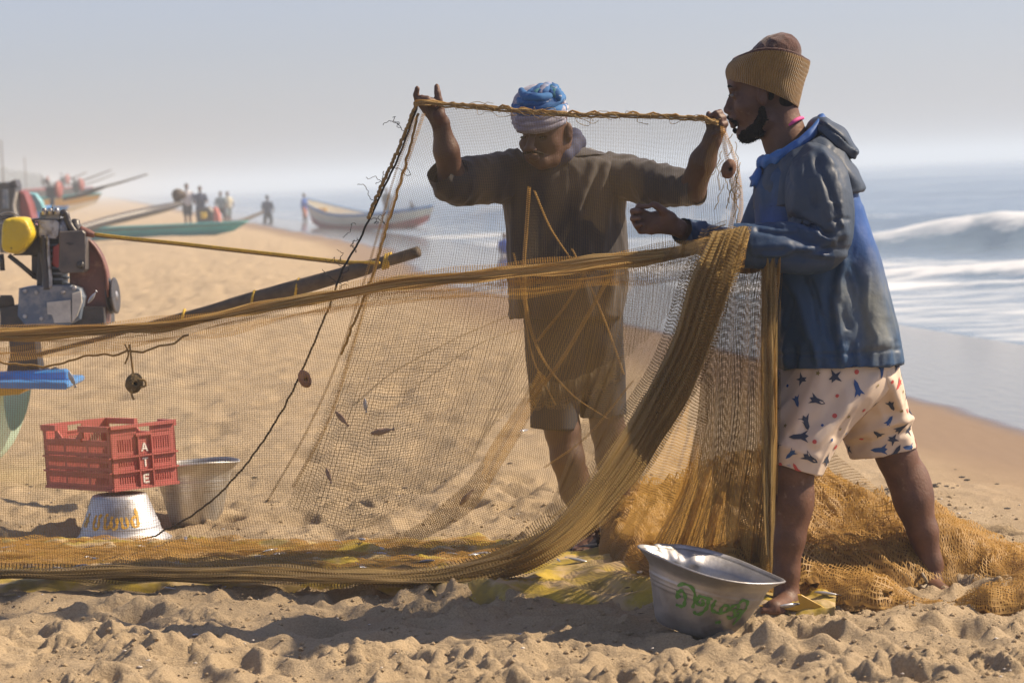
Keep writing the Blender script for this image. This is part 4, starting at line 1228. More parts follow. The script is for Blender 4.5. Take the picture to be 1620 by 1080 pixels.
def letters_on(root, bv_obj, strokes, width, m, name):
    """painted strokes as thin patches on the basin wall; strokes are (angle, height) polylines in local cylinder coordinates"""
    me = bv_obj.data
    bv = BVHTree.FromPolygons([tuple(v.co) for v in me.vertices], [tuple(p.vertices) for p in me.polygons])
    for st in strokes:
        pts = []
        for (ang, z) in st:
            o = Vector((math.cos(ang) * .6, math.sin(ang) * .6, z))
            h = bv.ray_cast(o, Vector((-math.cos(ang), -math.sin(ang), 0)))
            if h[0] is None: continue
            pts.append((np.array(h[0]), np.array(h[1]) * (1 if h[1].dot(o) > 0 else -1)))
        if len(pts) < 2: continue
        Pp = crom(np.array([p for p, _ in pts]), max(8, 5 * len(pts))); Nn = crom(np.array([q for _, q in pts]), len(Pp))
        T = np.gradient(Pp, axis=0); T /= np.linalg.norm(T, axis=1, keepdims=True) + 1e-9
        B = np.cross(Nn, T); B /= np.linalg.norm(B, axis=1, keepdims=True) + 1e-9
        w = width * (0.8 + 0.25 * np.sin(np.arange(len(Pp)) * 0.9 + len(pts)))[:, None]
        w[0] *= .5; w[-1] *= .5
        rows = np.stack([Pp - B * w, Pp - B * w * .3 + Nn * .0006, Pp + B * w * .3 + Nn * .0006, Pp + B * w], 1)
        for i in range(rows.shape[0]):
            for j in range(4):
                l, nn, _i, _d = bv.find_nearest(Vector(rows[i, j]))
                nn = np.array(nn); nn = nn if nn @ Nn[i] > 0 else -nn
                rows[i, j] = np.array(l) + nn * 0.0013
        o = mk(name, rows.reshape(-1, 3), gridF(rows.shape[0], 4), m)
        o.parent = root

# near basin, leaning to the right on the sand, with green hand-painted letters
tilt = math.radians(13.3); back = math.radians(3.0)
axis = np.array([math.sin(tilt), -math.sin(back), math.cos(tilt)])
axis = axis * 1.0
ctr = P(1125, 893, 7.9); axis /= np.linalg.norm(axis)
rollv = _U * math.cos(tilt) + _R * math.sin(tilt)
axis = rollv + np.array([0, -0.085, 0]); axis /= np.linalg.norm(axis)
b1 = thing('metal_basin', 'aluminium basin with green painted letters leaning on the sand in front', 'basin', (0, 0, 0))
CAMA = -math.pi / 2          # local angle that faces the camera
V_ = basin(b1, M_alu0, dents=[(2.55, .93, .10, .16, .030), (2.15, .90, .08, .12, .022), (1.75, .88, .08, .10, .014), (-2.1, .05, .5, .10, .010), (-1.3, .30, .3, .2, .006)], seed=3, rimwob=.005)
def zrot_to(axis):
    z = axis; x = np.array([1.0, 0, 0]) - z * z[0]; x /= np.linalg.norm(x); y = np.cross(z, x)
    return Matrix(((x[0], y[0], z[0]), (x[1], y[1], z[1]), (x[2], y[2], z[2])))
b1.rotation_euler = zrot_to(axis).to_euler()
b1.location = ctr - axis * 0.19
wall1 = [c for c in b1.children if c.name.startswith('basin_wall')][0]
def L2(cx, cz, pts, sx=0.0105, sz=0.0105):
    """letter strokes drawn on a small grid, mapped to angle and height (wall radius about 0.145)"""
    return [(CAMA + (cx + x * sx) / 0.145, cz + z * sz) for x, z in pts]
green = [
    L2(-.088, .078, [(0, 0), (2.2, 0)]), L2(-.088, .078, [(2.4, 0), (2.5, 3), (1.5, 4.3), (.6, 3.2), (1.2, 2.2)]), L2(-.088, .078, [(.2, 5.2), (2.0, 6.3), (4.0, 5.8), (5.0, 3.6), (4.8, .4)]), L2(-.088, .078, [(.3, 3.9), (.2, 1.6)]),
    L2(-.030, .078, [(0, 4.2), (3.6, 4.2)]), L2(-.030, .078, [(.3, 4.2), (.2, 2.2), (1.4, 1.8), (1.7, 3.0), (1.0, 3.4)]), L2(-.030, .078, [(2.7, 4.2), (2.8, 1.4), (1.6, -.6), (.2, -.9), (.0, -.2)]),
    L2(.012, .078, [(.4, 4.2), (.2, 1.5), (1.4, .8), (3.0, .8), (4.4, 1.6), (4.2, 3.0), (3.0, 3.2), (2.6, 2.0), (3.0, .8)]),
    L2(.063, .078, [(.4, 1.8), (.2, 3.2), (1.4, 4.0), (2.2, 3.0), (1.4, 2.2), (2.6, .7), (1.6, -.2), (.2, .3)]), L2(.063, .078, [(1.6, 4.4), (2.4, 5.4), (4.0, 5.0), (4.8, 3.0), (4.4, .4), (3.6, -2.0)]), L2(.063, .078, [(2.4, 1.6), (3.6, 2.6), (3.8, 1.2), (2.8, .6)]),
    L2(.040, .055, [(0, 0), (1.6, .5)]),
]
letters_on(b1, wall1, green, 0.0056, M_green_paint, 'painted_letter')

# basin turned upside down under the crate, with orange letters (upside down too)
b2 = thing('metal_basin', 'upturned aluminium basin with orange letters under the red crate', 'basin')
basin(b2, M_alu, seed=5, scale=0.90, rimwob=.003)
yel = [
    [(math.pi / 2 - a, z) for a, z in [(.62, .045), (.62, .105), (.50, .115), (.45, .085), (.60, .075)]],
    [(math.pi / 2 - a, z) for a, z in [(.30, .075), (.32, .110), (.20, .112), (.16, .075)]],
    [(math.pi / 2 - a, z) for a, z in [(.04, .075), (.03, .11), (-.07, .115), (-.12, .095), (-.10, .07)]],
    [(math.pi / 2 - a, z) for a, z in [(-.12, .095), (-.20, .115), (-.28, .11), (-.29, .07), (-.22, .062)]],
    [(math.pi / 2 - a, z) for a, z in [(-.42, .062), (-.50, .075), (-.48, .112), (-.62, .112), (-.66, .08), (-.62, .065)]],
    [(math.pi / 2 - a, z) for a, z in [(-.98, .06), (-.96, .115)]], [(math.pi / 2 - a, z) for a, z in [(-.90, .09), (-1.08, .09)]], [(math.pi / 2 - a, z) for a, z in [(-1.08, .075), (-1.10, .112)]],
]
w2_ = [c for c in b2.children if c.name.startswith('basin_wall')][0]
letters_on(b2, w2_, yel, 0.0066, M_yellow_paint, 'painted_letter')
for ch in list(b2.children):
    pass
c2 = P(188, 770, 10.70)
b2.rotation_euler = (math.pi, 0, 0)
gz = ground_z(c2[0], c2[1])
b2.location = (c2[0], c2[1], gz + 0.176 - 0.002)
TOP2 = gz + 0.174

b3 = thing('metal_basin', 'tall aluminium basin standing behind the red crate', 'basin')
basin(b3, M_alu2, seed=8, scale=1.0, rimwob=.003, dents=[(-1.2, .4, .3, .3, .006)])
c3 = P(306, 740, 11.15)
gz3 = ground_z(c3[0], c3[1])
b3.scale = (0.86, 0.86, 1.26)
b3.location = (c3[0], c3[1], gz3 - 0.012)
b3.rotation_euler = (math.radians(-1), math.radians(1.5), 1.0)

# ------------------------------------------------------------------ red crate
M_red = mat('faded_red_plastic', (0.50, 0.135, 0.115), 0.55, col2=(0.40, 0.105, 0.09), nscale=7, bump=0.1, bscale=60, bdist=0.002)
M_white_paint = mat('white_paint', (0.78, 0.74, 0.68), 0.6)
crate = thing('plastic_crate', 'red slotted plastic crate lettered ATE on top of the upturned basin', 'crate')
CL, CW, CH = 0.50, 0.285, 0.245
def crate_wall(w, notch, letters):
    """a wall in local (x along, z up), outer face at y = 0 looking to -y"""
    mb = MB()
    t = 0.006
    def bar(x0, x1, z0, z1, y0=0.0, y1=t):
        V, F = box(((x0 + x1) / 2, (y0 + y1) / 2, (z0 + z1) / 2), x1 - x0, y1 - y0, z1 - z0); mb.add(V, F)
    H = CH
    if notch:
        a, b = w * .22, w * .56
        bar(0, a, H - .022, H, -.010, t); bar(b, w, H - .022, H, -.010, t)
        bar(a - .012, b + .012, H - .060, H - .048, -.008, t)
        mb.add([(a - .02, t, H - .022), (a, t, H - .022), (a + .035, t, H - .048), (a - .02, t, H - .048), (a - .02, 0, H - .022), (a, 0, H - .022), (a + .035, 0, H - .048), (a - .02, 0, H - .048)], [(0, 1, 2, 3), (7, 6, 5, 4), (1, 5, 6, 2)])
        mb.add([(b + .02, t, H - .022), (b, t, H - .022), (b - .035, t, H - .048), (b + .02, t, H - .048), (b + .02, 0, H - .022), (b, 0, H - .022), (b - .035, 0, H - .048), (b + .02, 0, H - .048)], [(3, 2, 1, 0), (4, 5, 6, 7), (2, 6, 5, 1)])
    else:
        bar(0, w, H - .012, H, -.010, t)
        bar(0, w * .40, H - .040, H - .012); bar(w * .62, w, H - .040, H - .012)
        bar(w * .38, w * .64, H - .046, H - .038, -.008, t)
    bar(0, w, 0, .010, -.006, t)
    for zz in (H * .28, H * .51): bar(0, w, zz - .003, zz + .003, -.010, -.001)
    for xx in (0.0, w - .024): bar(xx, xx + .024, .010, H - (.022 if notch else .040))
    lv = [(.012, H * .28 - .008), (H * .28 + .008, H * .51 - .008), (H * .51 + .008, H - (.064 if notch else .044))]
    xs0, xs1 = .024, w - .024
    solid_ = [(w * .40, w * .62)] if letters else [(w * .30, w * .34), (w * .64, w * .68)]
    for z0, z1 in lv:
        bar(xs0, xs1, z0 - .003, z0 + .012); bar(xs0, xs1, z1 - .010, z1 + .010)
        x = xs0
        while x < xs1 - .004:
            ins = [sd for sd in solid_ if sd[0] <= x <= sd[1]]
            if ins:
                bar(ins[0][0], ins[0][1], z0 + .012, z1 - .010); x = ins[0][1] + .004
            else:
                bar(x, x + .0055, z0 + .012, z1 - .010); x += .0105
    if letters:
        bar(w * .40, w * .415, 0.01, H - .046, -.010, 0); bar(w * .605, w * .62, 0.01, H - .046, -.010, 0)
    return mb
def place_wall(mb, name, origin, ex, ey):
    V = np.array(mb.V); W_ = np.asarray(origin) + V[:, :1] * ex + V[:, 1:2] * ey + V[:, 2:3] * np.array([0, 0, 1.0])
    o = mk(name, W_, mb.F, M_red, None, smooth=False); o.parent = crate
    return o
X_, Y_ = np.array([1.0, 0, 0]), np.array([0, 1.0, 0])
place_wall(crate_wall(CL, True, False), 'side_wall', (0, 0, 0), X_, Y_)
place_wall(crate_wall(CL, True, False), 'side_wall', (CL, CW, 0), -X_, -Y_)
endw = place_wall(crate_wall(CW, False, True), 'end_wall', (CL, 0, 0), Y_, -X_)
place_wall(crate_wall(CW, False, False), 'end_wall', (0, CW, 0), -Y_, X_)
V, F = box((CL / 2, CW / 2, .004), CL - .014, CW - .014, .006); mk('crate_floor', V, F, M_red, None, False).parent = crate
def glyph(name, segs, zc):
    mb = MB()
    for (x0, z0), (x1, z1) in segs:
        d = np.array([x1 - x0, z1 - z0]); l = np.linalg.norm(d); n_ = np.array([-d[1], d[0]]) / l * .0034
        q = [(x0 - n_[0], z0 - n_[1]), (x1 - n_[0], z1 - n_[1]), (x1 + n_[0], z1 + n_[1]), (x0 + n_[0], z0 + n_[1])]
        off = len(mb.V) * 0.00002
        mb.add([(CL + .0022 + off, CW * .51 + a, zc + b) for a, b in q] + [(CL + .0006, CW * .51 + a, zc + b) for a, b in q], [(0, 1, 2, 3), (7, 6, 5, 4), (0, 4, 5, 1), (1, 5, 6, 2), (2, 6, 7, 3), (3, 7, 4, 0)])
    o = mb.build(name, M_white_paint, None, False); o.parent = crate
glyph('painted_letter', [((-.012, -.016), (0, .016)), ((0, .016), (.012, -.016)), ((-.007, -.005), (.007, -.005))], .155)
glyph('painted_letter', [((-.012, .014), (.012, .014)), ((0, .014), (0, -.016))], .098)
glyph('painted_letter', [((-.010, -.014), (-.010, .014)), ((-.010, .014), (.011, .014)), ((-.010, 0), (.009, 0)), ((-.010, -.014), (.011, -.014))], .036)
th = math.radians(51)
crate.rotation_euler = (math.radians(0.6), math.radians(-1.4), -th)
cn = P(180, 772, 10.62)
near = np.array([cn[0], cn[1]])
e1 = np.array([math.cos(-th), math.sin(-th)])
crate.location = (near[0] - e1[0] * CL, near[1] - e1[1] * CL, TOP2 + .004)

# ------------------------------------------------------------------ tarpaulin under the net
M_tarp = mat('olive_yellow_tarpaulin', (0.40, 0.290, 0.030), 0.6, col2=(0.20, 0.150, 0.040), nscale=7, nmix=(.42, .6), bump=0.3, bscale=35, bdist=0.01, col3=(0.42, 0.31, 0.165), n3=6, n3mix=(.46, .58))
bk = Curve(np.array([GS(x, y) for x, y in ((-120, 856), (60, 858), (250, 862), (460, 858), (640, 857), (800, 856), (940, 862), (1080, 868), (1220, 880), (1330, 905))]))
fr = Curve(np.array([GS(x, y) for x, y in ((-120, 935), (60, 938), (250, 936), (420, 943), (640, 941), (820, 945), (960, 949), (1090, 948), (1220, 964), (1320, 974))]))
nu, nv = 420, 90
tu = np.linspace(0, 1, nu); tv = np.linspace(0, 1, nv)
A_, B_ = bk(tu), fr(tu)
T = A_[:, None] * (1 - tv)[None, :, None] + B_[:, None] * tv[None, :, None]
edge = sstep(0, .06, tv) * sstep(1, .94, tv)
T[..., 1] += (0.05 * pn2(T[..., 0] * 3, T[..., 1] * 0.5)) * (1 - edge)[None]
gz_ = np.array([[ground_z(p[0], p[1]) for p in row] for row in T[::3, ::3]])
from_i = np.linspace(0, gz_.shape[0] - 1, nu); from_j = np.linspace(0, gz_.shape[1] - 1, nv)
tmp = np.array([np.interp(from_j, np.arange(gz_.shape[1]), r) for r in gz_])
gzf = np.stack([np.interp(from_i, np.arange(gz_.shape[0]), tmp[:, j]) for j in range(nv)], 1)
w_ = 0.5 + 0.5 * fbm2(T[..., 0] * 2.3, T[..., 1] * 9, 3)
rid = (1 - np.abs(pn2(T[..., 0] * 3.2 + 1.3 * pn2(T[..., 0], T[..., 1] * 3), T[..., 1] * 10))) ** 4
T[..., 2] = gzf * 0.7 + 0.014 + 0.012 * w_ + 0.020 * rid * (0.3 + 0.7 * sstep(-.1, .5, pn2(T[..., 0] * 1.3 + 4, T[..., 1] * 2)))
T[..., 2] -= (1 - edge)[None] * 0.035
tarp = mk('tarpaulin', T.reshape(-1, 3), gridF(nu, nv), M_tarp)
tag(tarp, 'olive yellow tarpaulin spread on the sand under the net', 'tarpaulin')
M_strip = mat('yellow_plastic', (0.50, 0.30, 0.02), 0.45, col2=(0.34, 0.20, 0.02), nscale=14)
fl = np.array([GS(1196, 958, .02), GS(1240, 966, .035), GS(1278, 972, .03), GS(1320, 974, .015), GS(1296, 962, .05), GS(1268, 947, .10), GS(1262, 940, .115)])
# a raised corner by the front foot
V, F = loft(np.array([[fl[0], fl[0] + (0, .02, .004)], [fl[1], fl[1] + (0, .03, .006)], [fl[2], fl[5]], [fl[3], fl[4]]]))
V = np.array(V); 
V, F = prism_px([(1200, 958), (1245, 964), (1285, 968), (1322, 974), (1300, 958), (1268, 940), (1262, 940), (1266, 956), (1240, 958)], 8.16, 0.012, 1)
tag(mk('tarpaulin_corner', V, F, M_strip, smooth=False), 'turned up yellow plastic corner beside the bare front foot', 'tarpaulin')
# ------------------------------------------------------------------ fishing net
def net_mat(name, c1, c2, tr=0.35):
    return mat(name, c1, 0.55, col2=c2, nscale=5, transl=tr, spec=0.4)
M_net = net_mat('tan_nylon_net', (0.165, 0.118, 0.056), (0.12, 0.085, 0.040), 0.40)
M_net2 = net_mat('golden_nylon_net', (0.50, 0.30, 0.078), (0.40, 0.235, 0.06), 0.42)
M_netd = net_mat('olive_brown_nylon_net', (0.42, 0.300, 0.125), (0.30, 0.210, 0.085), 0.40)
M_netB = net_mat('pale_gold_nylon_net', (0.230, 0.142, 0.042), (0.17, 0.104, 0.032), 0.5)
def core_mat(name, c1, c2, c3):
    m = bpy.data.materials.new(name); m.use_nodes = True
    nt = m.node_tree; L = nt.links.new; b = nt.nodes['Principled BSDF']; out = nt.nodes['Material Output']
    au = nt.nodes.new('ShaderNodeAttribute'); au.attribute_name = 'along'; av = nt.nodes.new('ShaderNodeAttribute'); av.attribute_name = 'across'
    cx = nt.nodes.new('ShaderNodeCombineXYZ'); L(au.outputs['Fac'], cx.inputs[0]); L(av.outputs['Fac'], cx.inputs[1])
    def noise(sx, sy, det):
        mp = nt.nodes.new('ShaderNodeMapping'); mp.inputs['Scale'].default_value = (sx, sy, 1); L(cx.outputs[0], mp.inputs['Vector'])
        n = nt.nodes.new('ShaderNodeTexNoise'); n.inputs['Scale'].default_value = 1; n.inputs['Detail'].default_value = det; n.inputs['Roughness'].default_value = .65; L(mp.outputs[0], n.inputs['Vector']); return n.outputs['Fac']
    def rng(f, a, c):
        r = nt.nodes.new('ShaderNodeMapRange'); L(f, r.inputs[0]); r.inputs[1].default_value = a; r.inputs[2].default_value = c; return r.outputs[0]
    def mix(f, a, c):
        x = nt.nodes.new('ShaderNodeMix'); x.data_type = 'RGBA'; L(f, x.inputs[0])
        if isinstance(a, tuple): x.inputs[6].default_value = (*a, 1)
        else: L(a, x.inputs[6])
        x.inputs[7].default_value = (*c, 1); return x.outputs[2]
    n1 = noise(3.0, 14, 4); n2 = noise(170, 60, 2)
    c = mix(rng(n1, .38, .62), c1, c2); c = mix(rng(n2, .52, .66), c, c3)
    L(c, b.inputs['Base Color']); b.inputs['Roughness'].default_value = .75; b.inputs['Specular IOR Level'].default_value = .25
    bp = nt.nodes.new('ShaderNodeBump'); bp.inputs['Strength'].default_value = .45; bp.inputs['Distance'].default_value = .005
    ad = nt.nodes.new('ShaderNodeMath'); ad.operation = 'ADD'; L(n1, ad.inputs[0]); L(n2, ad.inputs[1]); L(ad.outputs[0], bp.inputs['Height']); L(bp.outputs[0], b.inputs['Normal'])
    t = nt.nodes.new('ShaderNodeBsdfTranslucent'); L(c, t.inputs[0])
    mx = nt.nodes.new('ShaderNodeMixShader'); mx.inputs[0].default_value = .5; L(b.outputs[0], mx.inputs[1]); L(t.outputs[0], mx.inputs[2]); L(mx.outputs[0], out.inputs[0])
    return m
M_core = core_mat('packed_net_folds', (0.44, 0.315, 0.135), (0.33, 0.235, 0.098), (0.60, 0.45, 0.21))
M_core2 = core_mat('packed_net_edge', (0.56, 0.40, 0.17), (0.44, 0.31, 0.13), (0.66, 0.50, 0.24))
M_rope = mat('tan_rope', (0.36, 0.23, 0.08), 0.85, col2=(0.22, 0.14, 0.05), nscale=70, bump=0.6, bscale=220, bdist=0.004)
M_blackrope = mat('black_cord', (0.020, 0.017, 0.015), 0.8)

netroot = thing('fishing_net', 'tan fishing net held up, draped over the arm and heaped on the sand', 'net', tuple(GS(1150, 900)))

def sheet(curves, nu, nv, t=0.16, fn=None, gather=None, tv=None):
    """real knotted mesh: every thread a strip, every hole open"""
    C = [Curve(Wl(c)) if not isinstance(c, Curve) else c for c in curves]
    us = np.linspace(0, 1, nu); vs = np.linspace(0, 1, nv)
    du, dv = us[1] * t, vs[1] * (tv or t)
    U = np.stack([us - du, us + du], 1).ravel(); Vv = np.stack([vs - dv, vs + dv], 1).ravel()
    U = np.clip(U, 0, 1); Vv = np.clip(Vv, 0, 1)
    Ug = U if gather is None else np.clip(gather(U), 0, 1)
    rows = np.array([c(Ug) for c in C])                 # (k, 2nu, 3)
    kn = np.linspace(0, 1, len(C))
    out = np.zeros((len(U), len(Vv), 3))
    for i in range(len(U)):
        out[i] = crom_at(rows[:, i], kn, Vv)
    if fn is not None:
        UU, VV = np.meshgrid(U, Vv, indexing='ij')
        out = out + fn(UU, VV, out)
    n2 = len(Vv)
    idx = np.arange(len(U) * n2).reshape(len(U), n2)
    a = idx[0::2, 0::2]; b = idx[1::2, 0::2]; c = idx[1::2, 1::2]; d = idx[0::2, 1::2]
    F = [np.stack([a, b, c, d], -1).reshape(-1, 4),
         np.stack([b[:-1], a[1:], d[1:], c[:-1]], -1).reshape(-1, 4),
         np.stack([d[:, :-1], c[:, :-1], b[:, 1:], a[:, 1:]], -1).reshape(-1, 4)]
    return out.reshape(-1, 3), np.concatenate(F)

def dy(d): return np.stack([0 * d, d, 0 * d], -1)

# -- the panel spread between the two hands
def fA(u, v, p):
    tens = np.exp(-((u - 0.42) / 0.10) ** 2)
    f = 0.035 * np.sin(u * 2 * np.pi * 9 + 3 * v) * sstep(.12, .55, v) + 0.030 * np.sin(u * 2 * np.pi * 17 + 2.0 + 4 * v) * sstep(.35, .9, v) * 0.6
    f = f + 0.05 * pn2(u * 5, v * 3)
    sag = 0.012 * (1 - np.abs(np.sin(u * np.pi * 14))) * np.exp(-(v / 0.04) ** 2)
    o = dy(f)
    # threads drawn towards a gather on his chest
    x0 = 0.40 + 0.03 * v
    pull = 0.055 * (x0 - u) / 0.10 * np.exp(-((u - x0) / 0.10) ** 2) * sstep(.18, .42, v) * 1.1
    o[..., 0] += pull + 0.006 * np.sin(u * 190 + 9 * v) * sstep(.3, .8, v)
    o[..., 2] += sag * 0 + 0.02 * pn2(u * 6 + 3, v * 5) * v
    return o
topA = [(660, 168, 9.42), (700, 165, 9.42), (800, 173, 9.42), (900, 181, 9.41), (1000, 183, 9.40), (1112, 188, 9.40), (1140, 195, 9.40)]
midA1 = [(622, 300, 9.42), (680, 330, 9.45), (780, 330, 9.52), (850, 330, 9.56), (930, 330, 9.56), (1040, 315, 9.44), (1165, 300, 9.40)]
midA2 = [(560, 520, 9.55), (640, 520, 9.55), (760, 510, 9.52), (850, 500, 9.52), (930, 480, 9.52), (1040, 420, 9.40), (1165, 372, 9.30)]
botA = [(452, 800, 9.9), (560, 840, 9.85), (700, 760, 9.65), (835, 640, 9.52), (915, 640, 9.50), (1000, 560, 9.45), (1150, 400, 9.25)]
V, F = sheet([topA, midA1, midA2, botA], 190, 200, 0.066, fA)
mk('mesh_panel', V, F, M_net, netroot)

# scalloped lower hem in front of the man
def fS(u, v, p):
    o = dy(0.03 * np.sin(u * 2 * np.pi * 6))
    o[..., 2] += -0.022 * np.abs(np.sin(u * np.pi * 7)) * sstep(.7, 1, v)
    return o
V, F = sheet([[(836, 606, 9.49), (905, 600, 9.47), (988, 560, 9.48)], [(837, 622, 9.47), (905, 616, 9.45), (987, 575, 9.46)], [(838, 640, 9.47), (905, 632, 9.45), (985, 590, 9.46)]], 66, 14, 0.14, fS)
mk('mesh_panel', V, F, M_net, netroot)

# -- the long lower panel between the gathered upper edge and the foot line
topB = [(-60, 528, 9.30), (260, 508, 9.20), (600, 452, 8.92), (900, 418, 8.60), (1085, 392, 8.33), (1186, 372, 8.05)]
mB1 = [(-60, 640, 9.40), (260, 625, 9.32), (600, 590, 9.14), (850, 560, 8.90), (1010, 510, 8.62), (1160, 420, 8.18)]
mB2 = [(-60, 790, 9.52), (260, 782, 9.46), (560, 770, 9.34), (800, 720, 9.14), (950, 630, 8.86), (1128, 500, 8.36)]
botB = [(-60, 905, 9.50), (200, 905, 9.50), (430, 905, 9.50), (690, 903, 9.40), (850, 840, 9.18), (985, 700, 8.84), (1105, 545, 8.44)]
def fB(u, v, p):
    f = 0.03 * pn2(u * 7, v * 3) + 0.014 * np.sin((u * 0.8 + v * 0.5) * 40) * sstep(.1, .4, v)
    o = dy(f); o[..., 2] += 0.012 * pn2(u * 14 + 3, v * 4)
    return o
V, F = sheet([topB, mB1, mB2, botB], 360, 146, 0.058, fB)
mk('mesh_panel', V, F, M_netB, netroot)

def core(name, e0, e1, nu, nv, nf, amp, seed=0.0, shrink=.1, m=None, off=.02):
    """the packed layers inside a bundle: one folded sheet"""
    a, b = Curve(Wl(e0)), Curve(Wl(e1))
    u = np.linspace(0, 1, nu); v = np.linspace(0, 1, nv)
    A_, B_ = a(u), b(u)
    vv = shrink + (1 - 2 * shrink) * v
    O = A_[:, None] * (1 - vv)[None, :, None] + B_[:, None] * vv[None, :, None]
    U, Vv = np.meshgrid(u, v, indexing='ij')
    ph = 2 * np.pi * nf * Vv + 1.6 * pn2(U * 2.5 + seed, Vv * 2 + seed)
    O[..., 1] += off + amp * (.35 + 1.1 * np.abs(pn2(Vv * 5 + seed, U * 3))) * np.sin(ph) - .03 * np.sin(np.pi * Vv) + .012 * pn2(U * 11, Vv * 5 + seed)
    O[..., 2] += .010 * pn2(U * 7 + 2 * seed, Vv * 2 + 5)
    wob = .010 * pn2(U * 16 + seed, 0 * U + 3) * (Vv < .08) + .012 * pn2(U * 15 + seed, 0 * U + 9) * (Vv > .92)
    O[..., 2] += wob
    o = mk(name, O.reshape(-1, 3), gridF(nu, nv), m or M_core, netroot)
    for nm, val in (('along', U * a.len), ('across', Vv * nf / 5)):
        t_ = o.data.attributes.new(nm, 'FLOAT', 'POINT'); t_.data.foreach_set('value', val.astype(np.float32).ravel())
    return o

# -- gathered bundles: cloth of many meshes drawn together into folds
def bundle(name, e0, e1, nu, nv, nf, amp, m, t=0.24, seed=0.0, depth=0.0, mids=None):
    def f(u, v, p):
        w = nf * (1 + 0.15 * pn2(u * 3 + seed, v * 2))
        o = dy(amp * (.35 + 1.1 * np.abs(pn2(v * 5 + seed, u * 3))) * np.sin(2 * np.pi * w * v + 1.6 * pn2(u * 2.5 + seed, v * 2 + seed)) + 0.02 * pn2(u * 9 + seed, v * 4) + depth)
        o[..., 2] += 0.016 * pn2(u * 11 + 2 * seed, v * 3 + 5)
        return o
    cs = [e0] + (mids or []) + [e1]
    V, F = sheet(cs, nu, nv, t, f, tv=t * .62)
    return mk(name, V, F, m, netroot)
up0 = [(-60, 516, 9.30), (180, 508, 9.22), (300, 498, 9.18), (600, 440, 8.90), (900, 404, 8.58), (1085, 383, 8.32), (1120, 372, 8.2), (1188, 358, 8.05)]
up1 = [(-60, 548, 9.30), (180, 534, 9.22), (300, 520, 9.18), (600, 468, 8.90), (900, 440, 8.58), (1060, 418, 8.34), (1110, 405, 8.2), (1180, 398, 8.02)]
core('gathered_edge', up0, up1, 200, 28, 4, .010, 1.0, .17, m=M_core2)
bundle('gathered_edge', up0, up1, 340, 26, 5, 0.020, M_net2, 0.12, 1.0)
# loose layer that hangs below the upper bundle
lo1 = [(-60, 578, 9.33), (180, 556, 9.25), (300, 538, 9.2), (600, 484, 8.93), (900, 462, 8.6), (1060, 446, 8.36), (1110, 440, 8.22), (1176, 430, 8.04)]
bundle('gathered_edge', up1, lo1, 400, 24, 2.5, 0.014, M_net2, 0.12, 3.0)

# sweeping fold from the forearm down to the foot line
L0 = [(1124, 366, 8.02), (1090, 440, 8.10), (1058, 540, 8.24), (1006, 640, 8.44), (940, 745, 8.72), (840, 845, 8.98), (720, 892, 8.98), (580, 900, 8.97), (400, 896, 9.12), (180, 897, 9.20), (-60, 899, 9.24)]
L1 = [(1190, 358, 8.00), (1163, 450, 8.04), (1122, 570, 8.18), (1066, 680, 8.40), (985, 795, 8.70), (875, 890, 9.02), (740, 927, 8.84), (590, 930, 8.82), (400, 923, 9.02), (180, 919, 9.16), (-60, 918, 9.20)]
Lm = [tuple((np.array(a) + np.array(b)) / 2 - np.array([0, 0, 0.06])) for a, b in zip(L0, L1)]
core('sweeping_fold', L0, L1, 220, 44, 6, .014, 2.0, .07)
bundle('sweeping_fold', L0, L1, 340, 70, 6.5, 0.030, M_netd, 0.17, 2.0, mids=[Lm])
bundle('sweeping_fold', [(x - 14 * (1 if x > 800 else 0), y - 4, Y + .07) for x, y, Y in L0], [(x - 40 * (1 if x > 800 else .3), y - 10, Y + .07) for x, y, Y in L1], 280, 40, 2.5, 0.008, M_net, 0.13, 9.0)
# fan of meshes between the upper bundle and the sweeping fold
V, F = sheet([[(985, 402, 8.50), (1040, 393, 8.40), (1120, 376, 8.1)], [(985, 480, 8.62), (1035, 475, 8.45), (1095, 465, 8.2)], [(930, 640, 8.90), (990, 620, 8.62), (1050, 560, 8.32)], [(870, 800, 9.14), (930, 740, 8.86), (1000, 650, 8.5)]], 80, 140, 0.10,
             lambda u, v, p: dy(0.012 * np.sin(u * 2 * np.pi * 6 + 3 * v) + .03 * pn2(u * 6, v * 1.5)))
mk('mesh_panel', V, F, M_net, netroot)

# hanging part behind the fold: from the forearm straight down to the heap
def fH(u, v, p):
    o = dy(0.045 * np.sin(2 * np.pi * (u * 5 + 0.5 * pn2(u * 3, v * 2))) + 0.010 * np.sin(2 * np.pi * 12 * u + 3 * v))
    o[..., 0] += 0.02 * pn2(u * 3, v * 2)
    return o
h0 = [(1128, 410, 8.30), (1170, 405, 8.22), (1236, 404, 8.12)]
h1 = [(1112, 560, 8.42), (1165, 560, 8.30), (1232, 560, 8.14)]
h2 = [(1092, 720, 8.62), (1150, 730, 8.45), (1228, 730, 8.16)]
h3 = [(1020, 890, 9.05), (1115, 902, 8.82), (1224, 925, 8.42)]
V, F = sheet([h0, h1, h2, h3], 74, 230, 0.18, fH, tv=.24); mk('hanging_panel', V, F, M_net2, netroot)
V, F = sheet([[(x + 6, y, Y + .06) for x, y, Y in c] for c in (h0, h1, h2, h3)], 56, 190, 0.14, lambda u, v, p: fH(u + .3, v * 1.2, p)); mk('hanging_panel', V, F, M_net, netroot)
e0 = [(1204, 405, 8.10), (1203, 560, 8.11), (1204, 720, 8.14), (1212, 870, 8.18)]
e1 = [(1232, 405, 8.08), (1230, 560, 8.09), (1228, 720, 8.12), (1222, 905, 8.17)]
core('hanging_edge', e0, e1, 120, 18, 2.5, .014, 4.0, .08)
bundle('hanging_edge', e0, e1, 190, 20, 2.5, 0.020, M_netd, 0.22, 4.0)
